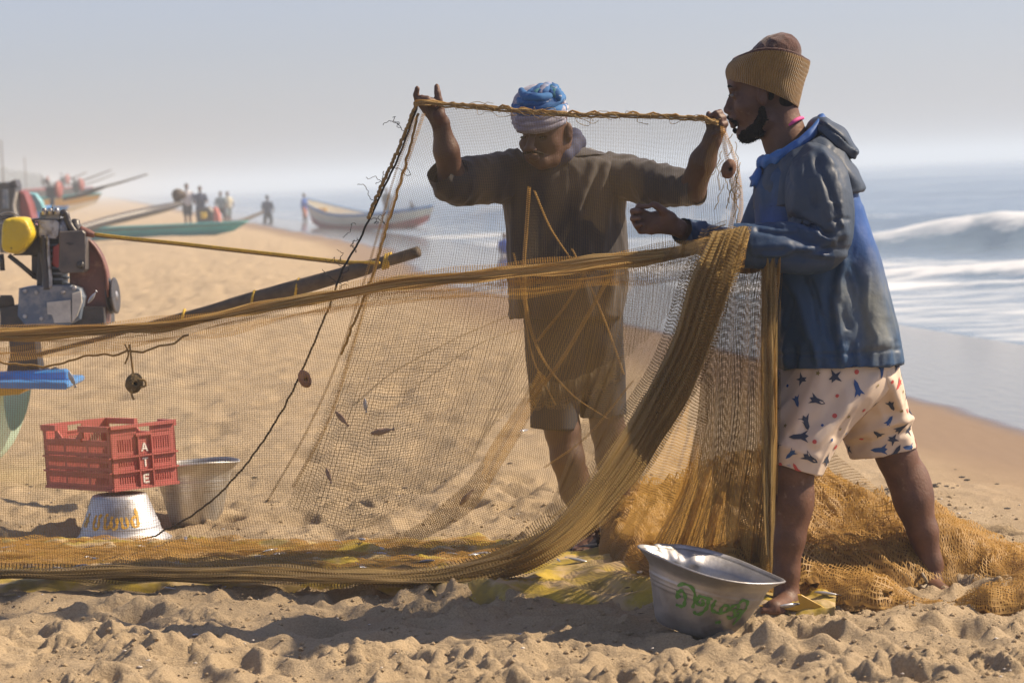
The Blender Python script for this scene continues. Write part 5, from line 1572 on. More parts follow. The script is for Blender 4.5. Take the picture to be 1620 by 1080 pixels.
# loose thin curtain between fold and hanging panel
V, F = sheet([[(1100, 560, 8.5), (1130, 600, 8.45)], [(1040, 700, 8.75), (1110, 720, 8.6)], [(1000, 800, 9.05), (1085, 830, 8.9)], [(975, 862, 9.36), (1095, 880, 9.15)]], 60, 84, 0.12, lambda u, v, p: dy(.012 * np.sin(u * 20 + v * 2) + .03 * pn2(u * 5, v)))
mk('mesh_panel', V, F, M_net2, netroot)
V, F = sheet([[(1262, 720, 8.5), (1300, 700, 8.55)], [(1280, 800, 8.6), (1420, 800, 8.75)], [(1300, 860, 8.6), (1500, 900, 8.8)]], 70, 50, 0.07, lambda u, v, p: dy(.02 * pn2(u * 5, v)))
mk('mesh_panel', V, F, M_net2, netroot)

# meshes lying along the foot line on the tarpaulin
def fG(u, v, p):
    o = 0 * p
    o[..., 2] = .020 + .022 * (1 - np.abs(pn2(p[..., 0] * 5, p[..., 1] * 9))) ** 2 + .012 * pn2(p[..., 0] * 9, p[..., 1] * 12)
    return o
def gcurve(l): return Curve(np.array([GS(x, y) for x, y in l]))
V, F = sheet([gcurve([(-60, 862), (200, 864), (430, 866), (620, 868), (760, 864)]), gcurve([(-60, 884), (200, 885), (430, 887), (640, 890), (800, 880)]), gcurve([(-60, 912), (200, 912), (430, 914), (640, 912), (760, 900)])], 250, 60, .17, fG)
mk('mesh_panel', V, F, M_net2, netroot)
# strip along the lower left edge of the raised panel
d0 = [(852, 585, 9.46), (800, 670, 9.55), (735, 765, 9.68), (640, 838, 9.82), (560, 858, 9.88), (300, 862, 9.92), (-60, 862, 9.95)]
d1 = [(868, 602, 9.46), (822, 690, 9.55), (752, 795, 9.66), (660, 862, 9.78), (560, 880, 9.84), (300, 884, 9.86), (-60, 884, 9.88)]
bundle('gathered_edge', d0, d1, 320, 18, 2, 0.012, M_net2, 0.17, 8.0)
# bright doubled folds that run across the raised panel
for k_, pl in enumerate(([(668, 178), (640, 260), (610, 350), (590, 430), (560, 540), (520, 660), (462, 770)], [(655, 185), (628, 270), (600, 360), (575, 440), (530, 580), (480, 690), (425, 790)],
            [(838, 295), (836, 360), (832, 430), (836, 510), (862, 570), (905, 620), (960, 662)], [(968, 425), (930, 500), (888, 570), (842, 630)], [(905, 392), (935, 450), (962, 520), (988, 590)], [(812, 400), (824, 470), (842, 560), (880, 640)],
            [(846, 300), (870, 360), (905, 405)], [(1140, 200), (1150, 250), (1164, 300), (1158, 350), (1150, 368)], [(1146, 205), (1168, 262), (1176, 320), (1164, 365)],
            [(940, 400), (905, 470), (850, 540)], [(1000, 600), (930, 690), (860, 740)], [(800, 500), (720, 540), (620, 590), (560, 640)], [(830, 520), (760, 545), (660, 610)])):
    Yk = 9.40 if k_ not in (11, 12) else 9.2
    w = 0.8 * (7, 5, 7, 8, 5, 4, 5, 9, 9, 6, 5, 4, 3)[k_]
    wv = np.random.RandomState(k_).randn(len(pl), 2) * 1.5
    pl = [(x + d_[0], y + d_[1]) for (x, y), d_ in zip(pl, wv)]
    V, F = sheet([[(x - w * .5, y, Yk) for x, y in pl], [(x, y + 1, Yk - .02) for x, y in pl], [(x + w * .5, y + w * .3, Yk) for x, y in pl]], max(14, int(sum(math.dist(a, b) for a, b in zip(pl[:-1], pl[1:])) / 3)), 6, 0.16)
    mk('folded_strand', V, F, M_net2 if k_ not in (11, 12) else M_netd, netroot)

# -- ropes, cords and floats
def rope_line(name, pts, r, m, n=7, res=90, wob=0.0, seed=0):
    q = Wl(pts)
    q = crom(q, res)
    if wob:
        t = np.arange(res) * 0.35 + seed
        q = q + wob * np.stack([pn2(t, 0 * t + seed), pn2(t, 0 * t + 7 + seed), pn2(t, 0 * t + 3 - seed)], -1)
    V, F = tube(q, r, n)
    return mk(name, V, F, m, netroot)
tp = [(655, 165, 9.42), (672, 161, 9.40), (700, 164, 9.42), (800, 172, 9.41), (900, 180, 9.40), (1000, 182, 9.39), (1110, 187, 9.39), (1136, 194, 9.40)]
rope_line('head_rope', tp, 0.0052, M_rope, wob=.003)
rope_line('head_rope', [(x, y + 4, Y) for x, y, Y in tp], 0.0034, M_rope, wob=.005, seed=4)
rope_line('head_rope', [(x, y - 2, Y) for x, y, Y in tp], 0.0035, M_net2, wob=.010, seed=9)
side = [(660, 166, 9.44), (640, 226, 9.46), (606, 300, 9.5), (566, 385, 9.56), (545, 420, 9.6), (520, 486, 9.66), (476, 590, 9.8), (440, 660, 9.95), (386, 738, 10.15), (322, 802, 10.35), (246, 846, 10.5), (205, 858, 10.5)]
rope_line('side_cord', side, 0.0037, M_blackrope, wob=.004, res=140)
rope_line('side_cord', [(657, 168, 9.44), (632, 232, 9.46), (600, 302, 9.5), (582, 345, 9.52)], 0.006, M_rope, wob=.006)
rope_line('side_cord', [(662, 180, 9.44), (636, 280, 9.46), (606, 380, 9.5), (588, 440, 9.52), (540, 560, 9.6)], 0.0045, M_net2, wob=.006, seed=3)
for k_ in range(16):                       # frayed ends
    t = rnd.random(); i = 1 + int(t * 4)
    x, y, Y = side[i]; x += rnd.uniform(-8, 8); y += rnd.uniform(-30, 40)
    pts = [(x, y, Y)]
    for _ in range(5):
        x += rnd.uniform(-12, 5); y += rnd.uniform(-9, 10); pts.append((x, y, Y))
    rope_line('frayed_thread', pts, 0.0011, M_blackrope, 4, 24, .006, k_)
for k_ in range(22):
    x = rnd.uniform(700, 1110); y = np.interp(x, [700, 900, 1110], [165, 181, 188])
    pts = [(x, y, 9.39)]
    for _ in range(4):
        x += rnd.uniform(2, 22); y = y * .5 + .5 * np.interp(x, [700, 900, 1110], [165, 181, 188]) + rnd.uniform(-9, 12); pts.append((x, y, 9.38))
    rope_line('frayed_thread', pts, 0.0010, M_netd, 4, 20, .004, k_)
for k_ in range(14):
    x, y = rnd.uniform(1138, 1172), rnd.uniform(205, 300)
    pts = [(x, y, 9.36)]
    for _ in range(4):
        x += rnd.uniform(-9, 9); y += rnd.uniform(4, 26); pts.append((x, y, 9.36))
    rope_line('frayed_thread', pts, 0.0013, M_netd, 4, 20, .006, k_)
M_fl1 = mat('red_brown_float', (0.24, 0.10, 0.065), 0.8, col2=(0.33, 0.17, 0.12), nscale=30, bump=0.5, bscale=70, bdist=0.006)
M_fl2 = mat('brown_float', (0.16, 0.075, 0.040), 0.75, col2=(0.10, 0.045, 0.025), nscale=26, bump=0.4, bscale=60, bdist=0.005)
M_fl3 = mat('knotted_cord', (0.17, 0.115, 0.045), 0.9, col2=(0.10, 0.07, 0.03), nscale=40, bump=0.8, bscale=120, bdist=0.008)
def float_(x, y, Y, r, m, label, rot=0.3):
    S = SDF(P(x, y, Y) - .09, P(x, y, Y) + .09, 0.004)
    c, s_ = math.cos(rot), math.sin(rot)
    S.ell(P(x, y, Y), r, 0.01, rot=np.array([[c, 0, s_], [0, 1, 0], [-s_, 0, c]]))
    S.cone(P(x + 2, y, Y - .06), P(x + 2, y + 1, Y), 0.006, 0.006, 0.004, sub=True)
    V, Q = S.mesh(1)
    V = folds(V, Q, .003, 30, (0, 0, 1), 1.5, x)
    return mk('float', V, Q, m, netroot, label=label)
float_(482, 599, 9.74, (0.021, 0.020, 0.034), M_fl1, 'reddish float tied to the black cord', -0.35)
float_(1153, 267, 9.34, (0.024, 0.022, 0.034), M_fl2, 'round brown float hanging below the fist', 0.3)
float_(212, 606, 9.24, (0.029, 0.027, 0.034), M_fl3, 'knotted cord weight hanging under the upper bundle', 0.2)
rope_line('hanging_cord', [(205, 545, 9.2), (208, 570, 9.22), (211, 592, 9.24)], 0.0035, M_rope, 6, 20)
rope_line('hanging_cord', [(198, 545, 9.2), (203, 560, 9.22), (198, 575, 9.24)], 0.003, M_rope, 6, 20)
rope_line('hanging_cord', [(220, 600, 9.22), (229, 602, 9.22), (230, 610, 9.22), (222, 612, 9.22)], 0.004, M_rope, 6, 20)
rope_line('hanging_cord', [(208, 615, 9.22), (209, 626, 9.22), (212, 632, 9.22)], 0.004, M_rope, 6, 12)
rope_line('hanging_cord', [(-20, 572, 9.35), (80, 578, 9.33), (130, 565, 9.3), (240, 552, 9.2), (300, 530, 9.18)], 0.004, M_rope, 6, 40, .01)

# -- the heap on the sand
def heap_h(px, py):
    return 0
hn_u, hn_v = 250, 130
hb = Curve(np.array([GS(x, y) for x, y in ((955, 850), (1000, 815), (1080, 812), (1180, 812), (1290, 812), (1390, 835), (1480, 860), (1560, 885), (1650, 905))]))
hf = Curve(np.array([GS(x, y) for x, y in ((948, 888), (1030, 922), (1100, 950), (1200, 960), (1290, 957), (1380, 968), (1470, 962), (1560, 964), (1660, 965))]))
def heap_pts(U, Vv, lift=0.0, seed=0.0, k=1.0):
    A_, B_ = hb(U), hf(U)
    out = A_[:, None] * (1 - Vv)[None, :, None] + B_[:, None] * Vv[None, :, None]
    X_, Y2 = out[..., 0], out[..., 1]
    out[..., 1] -= (0.09 * pn2(X_ * 4.5, 3.3 + 0 * X_) + .04 * pn2(X_ * 13, 1.3 + 0 * X_)) * (Vv[None] ** 3)
    Y2 = out[..., 1]
    e = np.sin(np.pi * np.clip(Vv, 0, 1)) ** 0.6
    eu = sstep(0, .10, U) * sstep(1.02, .72, U)
    Hc = np.interp(U, [0, .08, .2, .4, .55, .68, .8, 1.0], [.07, .13, .15, .20, .24, .17, .14, .07])
    prof = Hc[:, None] * e[None] * (0.75 + 0.4 * pn2(X_ * 3 + 5, Y2 * 3))
    # folds sweeping from the hanging part outwards to the right
    w = X_ * 4.0 - Y2 * 5.0 + 2.0 * pn2(X_ * 1.9, Y2 * 1.9) + .5 * pn2(X_ * 5, Y2 * 5)
    fo = (1 - np.abs(np.sin(w * 1.7 + seed * .2))) ** 1.5 * 0.060 + 0.030 * (1 - np.abs(pn2(X_ * 9 + seed * .3, Y2 * 9))) ** 2 + 0.022 * pn2(X_ * 6 + seed * .3, Y2 * 8)
    z = base_z(shore(X_, Y2)) + 0.005 + prof + fo * e[None] * (0.35 + eu[:, None]) + lift * e[None]
    # hollows round the feet
    for fx, fy, r, dpt in ((P(1243, 940, 8.32)[0], 8.30, .09, .10), (P(1480, 920, 8.6)[0], 8.44, .15, .17)):
        d = np.hypot(X_ - fx, (Y2 - fy) * .8)
        z = z - dpt * np.exp(-(d / r) ** 2)
    out[..., 2] = z
    return out
U = np.linspace(0, 1, hn_u); Vv = np.linspace(0, 1, hn_v)
H_ = heap_pts(U, Vv)
ov = [(-.004)]
M_heap = mat('heaped_net', (0.27, 0.155, 0.042), 0.9, col2=(0.17, 0.095, 0.030), nscale=9, bump=0.9, bscale=170, bdist=0.008, col3=(0.34, 0.20, 0.05), n3=5, transl=.15)
heap = mk('net_heap', H_.reshape(-1, 3) - np.array([0, 0, .012]), gridF(hn_u, hn_v), M_heap, netroot)
def heap_layer(nu, nv, lift, seed, t, m):
    us = np.linspace(0, 1, nu); vs = np.linspace(0, 1, nv)
    Uq = np.clip(np.stack([us - us[1] * t, us + us[1] * t], 1).ravel(), 0, 1); Vq = np.clip(np.stack([vs - vs[1] * t, vs + vs[1] * t], 1).ravel(), 0, 1)
    out = heap_pts(Uq, Vq, lift, seed)
    wx_ = 0.020 * pn2(out[..., 0] * 6 + seed * 5, out[..., 1] * 6) + .008 * pn2(out[..., 0] * 19, out[..., 1] * 19 + seed)
    wy_ = 0.020 * pn2(out[..., 0] * 6 + 40, out[..., 1] * 6 + seed * 5) + .008 * pn2(out[..., 0] * 19 + 9, out[..., 1] * 19)
    out[..., 0] += wx_; out[..., 1] += wy_; out[..., 2] += .012 * (1 - np.abs(pn2(out[..., 0] * 14 + seed * 3, out[..., 1] * 11))) ** 2
    n2 = len(Vq); idx = np.arange(len(Uq) * n2).reshape(len(Uq), n2)
    a = idx[0::2, 0::2]; b = idx[1::2, 0::2]; c = idx[1::2, 1::2]; d = idx[0::2, 1::2]
    F = np.concatenate([np.stack([a, b, c, d], -1).reshape(-1, 4), np.stack([b[:-1], a[1:], d[1:], c[:-1]], -1).reshape(-1, 4), np.stack([d[:, :-1], c[:, :-1], b[:, 1:], a[:, 1:]], -1).reshape(-1, 4)])
    mk('net_heap', out.reshape(-1, 3), F, m, netroot)
heap_layer(310, 136, 0.010, 0.0, 0.19, M_net2)
heap_layer(200, 90, 0.032, 1.3, 0.10, M_net2)
# rolled folds lying on the heap
for k_, (pl, w, z0) in enumerate((([(1230, 800), (1262, 860), (1300, 905), (1330, 930)], 26, .05), ([(1265, 790), (1310, 850), (1380, 890), (1440, 905)], 24, .08), ([(1290, 800), (1360, 830), (1420, 868), (1455, 890)], 18, .10),
                               ([(1490, 900), (1540, 905), (1580, 925), (1640, 935)], 24, .03), ([(1000, 860), (1060, 872), (1130, 880), (1200, 900)], 20, .03), ([(1080, 850), (1150, 850), (1210, 872)], 18, .05),
                               ([(1300, 948), (1350, 962), (1410, 956)], 16, .02), ([(1240, 880), (1256, 915), (1290, 940)], 18, .03))):
    c = np.array([GS(x, y) for x, y in pl])
    c = crom(c, 60); c[:, 2] += z0 + 0.02 * np.sin(np.arange(60) * .15 + k_)
    rr = w / 560 * np.sin(np.linspace(.25, np.pi - .25, 60)) ** .6
    us = np.linspace(0, 1, 90)
    t = np.linspace(0, 2 * np.pi, 32)
    cc = Curve(c)
    tt = .13
    Uq = np.clip(np.stack([us - us[1] * tt, us + us[1] * tt], 1).ravel(), 0, 1); ts = np.stack([t - t[1] * tt, t + t[1] * tt], 1).ravel()
    pp = cc(Uq); r_ = np.interp(Uq, np.linspace(0, 1, 60), rr)
    T_ = np.gradient(pp, axis=0); T_ /= np.linalg.norm(T_, axis=1, keepdims=True) + 1e-9
    A_ = np.cross(T_, [0, 0, 1.0]); A_ /= np.linalg.norm(A_, axis=1, keepdims=True) + 1e-9; B_ = np.cross(A_, T_)
    kf = 1 + .22 * np.sin(ts * 3 + k_)[None] + .18 * pn2(Uq[:, None] * 9 + k_, np.cos(ts)[None] * 1.5)
    out = pp[:, None] + (r_[:, None] * kf)[..., None] * (np.cos(ts)[None, :, None] * A_[:, None] + .62 * np.sin(ts)[None, :, None] * B_[:, None])
    n2 = len(ts); idx = np.arange(len(Uq) * n2).reshape(len(Uq), n2)
    a = idx[0::2, 0::2]; b = idx[1::2, 0::2]; c_ = idx[1::2, 1::2]; d = idx[0::2, 1::2]
    F = np.concatenate([np.stack([a, b, c_, d], -1).reshape(-1, 4), np.stack([b[:-1], a[1:], d[1:], c_[:-1]], -1).reshape(-1, 4), np.stack([d[:, :-1], c_[:, :-1], b[:, 1:], a[:, 1:]], -1).reshape(-1, 4)])
    mk('net_roll', out.reshape(-1, 3), F, M_net2, netroot)
    inner = pp[::2, None] + (r_[::2, None] * kf[::2] * .86)[..., None] * (np.cos(ts)[None, :, None] * A_[::2, None] + .62 * np.sin(ts)[None, :, None] * B_[::2, None])
    mk('net_roll', inner.reshape(-1, 3), gridF(inner.shape[0], n2), M_heap, netroot)
# ------------------------------------------------------------------ the near boat's stern and its engine
M_mint = mat('mint_hull_paint', (0.52, 0.76, 0.64), 0.4, col2=(0.44, 0.66, 0.55), nscale=4, bump=0.1, bscale=20, coat=0.2)
M_bluep = mat('blue_hull_paint', (0.06, 0.26, 0.62), 0.4, col2=(0.04, 0.19, 0.48), nscale=6, bump=0.1, coat=0.2)
M_yelp = mat('yellow_hull_paint', (0.62, 0.36, 0.04), 0.5)
M_redp = mat('red_hull_paint', (0.55, 0.09, 0.08), 0.5, col2=(0.45, 0.07, 0.07), nscale=2)
M_creamp = mat('cream_hull_paint', (0.82, 0.78, 0.64), 0.5, col2=(0.74, 0.69, 0.55), nscale=2)
M_tealp = mat('teal_hull_paint', (0.03, 0.34, 0.35), 0.5, col2=(0.025, 0.27, 0.29), nscale=2)
M_woodd = mat('dark_tarred_wood', (0.060, 0.044, 0.030), 0.8, col2=(0.11, 0.08, 0.052), nscale=14, bump=0.4, bscale=60, stretch=(1, 1, 1))
M_iron = mat('oily_black_iron', (0.030, 0.029, 0.031), 0.42, col2=(0.055, 0.045, 0.040), nscale=18, bump=0.3, bscale=60, spec=0.6)
M_steel = mat('worn_steel', (0.46, 0.46, 0.47), 0.42, metal=0.8, col2=(0.22, 0.20, 0.19), nscale=22, nmix=(.45, .62), bump=0.3, bscale=60)
M_blockpaint = mat('blue_grey_engine_paint', (0.11, 0.145, 0.20), 0.45, col2=(0.24, 0.25, 0.265), nscale=16, nmix=(.45, .6), bump=0.3, bscale=50)
M_box = mat('sooty_sheet_metal', (0.080, 0.075, 0.075), 0.5, metal=0.3, col2=(0.15, 0.125, 0.11), nscale=11, bump=0.2, bscale=30)
M_rust = mat('red_brown_cover_paint', (0.20, 0.075, 0.052), 0.5, col2=(0.11, 0.050, 0.040), nscale=9, bump=0.2, bscale=40, col3=(0.27, 0.15, 0.10), n3=14)
M_tank = mat('yellow_plastic_can', (0.66, 0.47, 0.015), 0.4, col2=(0.60, 0.42, 0.03), nscale=9, bump=0.6, bscale=16, bdist=0.02, col3=(0.13, 0.095, 0.02), n3=30, n3mix=(.60, .70))
M_cream = mat('off_white_plate', (0.60, 0.57, 0.50), 0.5, col2=(0.42, 0.40, 0.36), nscale=20)

def boat_mesh(L, B, H, n=60, rake=0.5, up=0.35, flat_end=0.0):
    """stations along x; ring order: rail left .. keel .. rail right"""
    t = np.linspace(-1, 1, n)
    k = 33
    out = []
    for x in t:
        f = (1 - abs(x) ** (2.6 if x > 0 else 3.2))
        hb = B / 2 * max(f, 0.02) ** .75
        if x < 0: hb = max(hb, flat_end * B / 2)
        zr = H * (1 + up * abs(x) ** 2.4 * (1 if x < 0 else .35))
        zk = H * 0.55 * max(abs(x) - .55, 0) ** 2 / .2
        zk = min(zk, zr * .8)
        row = []
        for a in np.linspace(-1, 1, k):
            y = hb * np.sign(a) * abs(a) ** .62
            z = zk + (zr - zk) * abs(a) ** 1.9
            row.append((x * L / 2 + np.sign(x) * rake * max(abs(x) - .6, 0) / .4 * (z / zr), y, z))
        out.append(row)
    return np.array(out)

def build_boat(root, L, B, H, mats, name='hull', up=0.35, split=(1, 6), flat_end=0.0, rake=0.5):
    R = boat_mesh(L, B, H, up=up, flat_end=flat_end, rake=rake)
    n, k = R.shape[:2]
    cen = R.mean(1, keepdims=True)
    def strip(j0, j1, nm, m, push=0.0):
        MBx = MB()
        for (a, b) in ((j0, j1), (k - 1 - j1, k - 1 - j0)):
            o = R[:, a:b + 1].copy()
            if push: o[..., 1] *= 1 + push
            MBx.add(o.reshape(-1, 3), gridF(n, b - a + 1))
        ob = MBx.build(nm, m); ob.parent = root; return ob
    strip(0, split[0], 'rail_strake', mats[0], .012)
    strip(split[0], split[1], 'side_strake', mats[1])
    o = R[:, split[1]:k - split[1]]
    h_ = mk('bottom', o.reshape(-1, 3), gridF(n, o.shape[1]), mats[2]); h_.parent = root
    # inside shell and rail cap
    I = R.copy(); I[..., 1] *= .90; I[..., 2] += .05 * H * (1 - np.linspace(-1, 1, k)[None] ** 2)
    i_ = mk('inside', I.reshape(-1, 3), gridF(n, k), mats[3]); i_.parent = root
    m_ = MB()
    for j in (0, k - 1):
        V, F = tube(R[:, j] + np.array([0, 0, .01]), 0.03 * max(B / 2, .6), 8); m_.add(V, F)
    c_ = m_.build('gunwale', mats[4]); c_.parent = root
    for x in (-.45, 0.0, .4):
        i = int((x + 1) / 2 * (n - 1))
        V, F = box((R[i, 0, 0], 0, R[i, 0, 2] - .10), .18, (R[i, -1, 1] - R[i, 0, 1]) * .96, .035, bev=.008)
        t_ = mk('thwart', V, F, mats[3], None, False); t_.parent = root
    return R

YE = 13.0
def prism_part(name, poly, Y, depth, m, parent, bev=1.5, smooth=False, label=None):
    V, F = prism_px(poly, Y, depth, bev)
    return mk(name, V, F, m, parent, smooth, label=label)
def tube_part(name, pts, r, m, parent, n=10, res=None, caps=True):
    V, F = tube(Wl(pts), r, n, res, caps=caps)
    return mk(name, V, F, m, parent)
sb = thing('fishing_boat', 'mint green boat stern with blue rail at the left edge of the picture', 'boat', tuple(P(-180, 745, 13.2)))
# hull with a raked stern, running off to the left
st = []
for x, ytop, ybot, hb in ((108, 596, 604, .10), (70, 598, 612, .26), (49, 600, 616, .34), (30, 601, 655, .42), (14, 602, 692, .48), (0, 603, 716, .52), (-40, 605, 748, .60), (-140, 610, 764, .68), (-320, 618, 776, .74), (-620, 632, 790, .76)):
    top = P(x, ytop, 13.25); bot = P(x, ybot, 13.25)
    row = []
    for a in np.linspace(-1, 1, 15):
        row.append((top[0], 13.25 + hb * np.sign(a) * abs(a) ** .6, bot[2] + (top[2] - bot[2]) * abs(a) ** 2.2))
    st.append(row)
st = np.array(st)
stR = np.stack([crom(st[:, j], 50) for j in range(15)], 1)
mk('hull', stR[8:].reshape(-1, 3), gridF(42, 15), M_mint, sb)
V, F = loft(np.array([[stR[8, j] for j in range(15)], [stR[8, j] * .5 + stR[8].mean(0) * .5 for j in range(15)]]))
rail = MB()
for y in (12.90, 13.16):
    V, F = box(tuple(P(-206, 606, y)), 314 * 2 / 346.0, .06, .055, bev=.012); rail.add(V, F)
V, F = prism_px([(-2, 604), (104, 605), (108, 607), (108, 612), (104, 616), (-2, 614)], 12.70, 0.50, 2); rail.add(V, F)
V, F = prism_px([(-500, 634), (-2, 604), (-2, 614), (-500, 644)], 12.70, 0.50, 2); rail.add(V, F)
rail.build('stern_rail', M_bluep, sb, False)
V, F = prism_px([(-300, 634), (0, 613), (44, 614), (30, 624), (0, 626), (-300, 650)], 12.74, .9, 1); mk('yellow_band', V, F, M_yelp, sb, False)

eng = thing('boat_engine', 'diesel boat engine with rust red cover and belt pulley on the near stern', 'engine', tuple(P(80, 598, YE)))
prism_part('mount_post', [(12, 515), (52, 515), (58, 560), (64, 598), (8, 598), (16, 560)], 12.98, .16, M_iron, eng)
prism_part('base_frame', [(0, 488), (26, 482), (165, 486), (166, 515), (120, 522), (0, 520)], 12.93, .34, M_iron, eng)
for x in (30, 62, 76):
    prism_part('clamp', [(x, 590), (x + 6, 582), (x + 14, 586), (x + 12, 597), (x, 598)], 12.9, .1, M_iron, eng, 1)
ck = prism_part('crankcase', [(30, 456), (60, 452), (110, 450), (128, 456), (134, 470), (128, 505), (110, 514), (40, 514), (28, 500)], 12.90, .30, M_blockpaint, eng, 3)
prism_part('side_plate', [(74, 478), (112, 474), (113, 510), (86, 511), (82, 498), (75, 497)], 12.886, .016, M_cream, ck, 1)
prism_part('side_plate', [(114, 464), (128, 460), (130, 478), (122, 500), (114, 510)], 12.884, .016, M_cream, ck, 1)
for x, y in ((40, 460), (58, 462), (100, 462), (40, 500), (66, 504), (118, 455)):
    V, F = xf(lathe([(0, 0), (.011, 0), (.011, .012), (.008, .016), (0, .016)], 8), (0, -1, 0), P(x, y, 12.905)).reshape(-1, 3), None
    mk('bolt', V, gridF(5, 8, True), M_steel, ck, False)
prism_part('cylinder_barrel', [(62, 376), (92, 376), (96, 400), (98, 452), (58, 452), (60, 400)], 12.96, .2, M_iron, eng, 2)
for i in range(7):
    y = 386 + i * 9
    prism_part('cooling_fin', [(78, y), (100, y), (100, y + 3.2), (78, y + 3.2)], 12.935, .25, M_blockpaint, eng, .5)
V, F = tube(Wl([(69, 372, 12.92), (70, 400, 12.92), (74, 440, 12.92), (75, 458, 12.92)]), [.022, .020, .020, .026], 14, 24); mk('pushrod_tube', V, F, M_iron, eng)
V, F = tube(Wl([(76, 372, 12.905), (77, 400, 12.905), (80, 440, 12.905), (80, 456, 12.905)]), .009, 10, 24); mk('oil_pipe', V, F, M_steel, eng)
hd = prism_part('cylinder_head', [(62, 347), (88, 347), (94, 352), (94, 373), (90, 378), (64, 378), (60, 372), (60, 352)], 12.90, .24, M_steel, eng, 2)
prism_part('rocker_cover', [(63, 336), (72, 333), (92, 334), (95, 340), (95, 347), (62, 347)], 12.91, .22, M_blockpaint, eng, 2)
for x in (70, 80, 90):
    V, F = tube(Wl([(x, 340, 12.9), (x, 332, 12.9), (x, 329, 12.9)]), [.012, .012, .008], 8); mk('head_nut', V, F, M_steel, hd)
V, F = tube(Wl([(84, 338, 12.88), (83, 330, 12.88), (83, 324, 12.88)]), .003, 6); mk('primer_wire', V, F, M_iron, hd)
V, F = tube(Wl([(98, 345, 12.94), (100, 356, 12.94), (100, 372, 12.94)]), [.016, .030, .032], 18, 10); mk('filler_neck', V, F, M_steel, eng)
V, F = tube(Wl([(97, 342, 12.92), (100, 336, 12.92), (104, 338, 12.92), (107, 348, 12.92), (112, 358, 12.92), (118, 366, 12.92), (122, 370, 12.92)]), .015, 10, 40); mk('rubber_hose', V, F, M_iron, eng)
V, F = tube(Wl([(120, 348, 12.95), (119, 358, 12.94), (124, 368, 12.93)]), [.018, .026, .018], 8, 12); mk('throttle_lever', V, F, M_iron, eng)
V, F = tube(Wl([(126, 362, 12.9), (138, 368, 12.9), (150, 372, 12.9)]), [.016, .018, .012], 8, 12); mk('control_rod', V, F, M_rust, eng)
bx = prism_part('silencer_box', [(94, 366), (131, 364), (135, 368), (136, 426), (132, 431), (98, 432), (93, 426)], 12.86, .22, M_box, eng, 2)
V, F = tube(Wl([(127, 419, 12.87), (127, 419, 12.845)]), .018, 16); mk('outlet_pipe', V, F, M_iron, bx)
prism_part('slot_mark', [(103, 385), (108, 383), (118, 386), (110, 388)], 12.857, .006, M_iron, bx, .6)
prism_part('red_fan_guard', [(84, 390), (96, 384), (98, 420), (90, 424), (82, 418)], 12.93, .05, M_redp, eng, 2)
prism_part('bracket', [(46, 360), (62, 356), (62, 404), (20, 404), (30, 396)], 12.99, .05, M_iron, eng, 1)
prism_part('bracket', [(50, 404), (62, 404), (60, 444), (50, 440)], 12.98, .06, M_iron, eng, 1)
tube_part('strut', [(14, 404, 12.95), (34, 420, 12.95), (54, 437, 12.95)], .011, M_iron, eng, 8)
tube_part('strut', [(2, 402, 12.95), (4, 428, 12.95)], .012, M_iron, eng, 8)
# curved belt and flywheel cover
arc = [(108, 364)] + [(108 + 61 * math.sin(a), 452 - 84 * math.cos(a)) for a in np.linspace(.28, 1.52, 12)] + [(170, 470), (169, 512), (112, 514)]
prism_part('flywheel_cover', arc, 12.98, .14, M_rust, eng, 3)
cl = Wl([(x, y, 12.97) for x, y in arc[1:14]])
V, F = tube(cl, .009, 6); mk('cover_edge', V, F, M_rust, eng)
c = P(178, 468, 13.04)
prof = [(.0, -.016), (.076, -.016), (.083, -.013), (.083, -.008), (.060, -.002), (.060, .004), (.083, .010), (.083, .016), (.074, .019), (0, .019)]
V = xf(lathe(prof, 40), (0.99, -0.10, 0.04), c).reshape(-1, 3); mk('belt_pulley', V, gridF(len(prof), 40, True), M_iron, eng, False)
V = xf(lathe([(0, -.05), (.022, -.05), (.022, .02), (0, .02)], 16), (0.97, -0.22, 0.04), c).reshape(-1, 3); mk('pulley_shaft', V, gridF(4, 16, True), M_steel, eng)
for i in range(5):
    x = 2 + i * 3
    tube_part('coil_spring', [(x - 4, 492, 12.95), (x, 468, 12.93), (x + 5, 470, 12.93), (x + 8, 492, 12.95)], .006, M_iron, eng, 6, 14)
for k_ in range(5):
    y = 342 + 3 * k_
    tube_part('wire', [(-10, y, 12.9), (16, y - 5 + rnd.uniform(-4, 4), 12.9), (38, y + rnd.uniform(-6, 6), 12.9), (62, 352 + rnd.uniform(-6, 8), 12.92)], .0035, M_iron if k_ % 2 else M_steel, eng, 5, 24)
V, F = prism_px([(1, 352), (7, 344), (36, 342), (44, 347), (54, 368), (50, 378), (40, 390), (30, 401), (24, 404), (4, 399), (0, 394)], 12.78, .20, 4)
bm_ = mk('fuel_can', V, F, M_tank, None, True)
bm_.modifiers.new('sub', 'SUBSURF').levels = 0
tag(bm_, 'dented yellow plastic fuel can hanging beside the engine', 'fuel can')
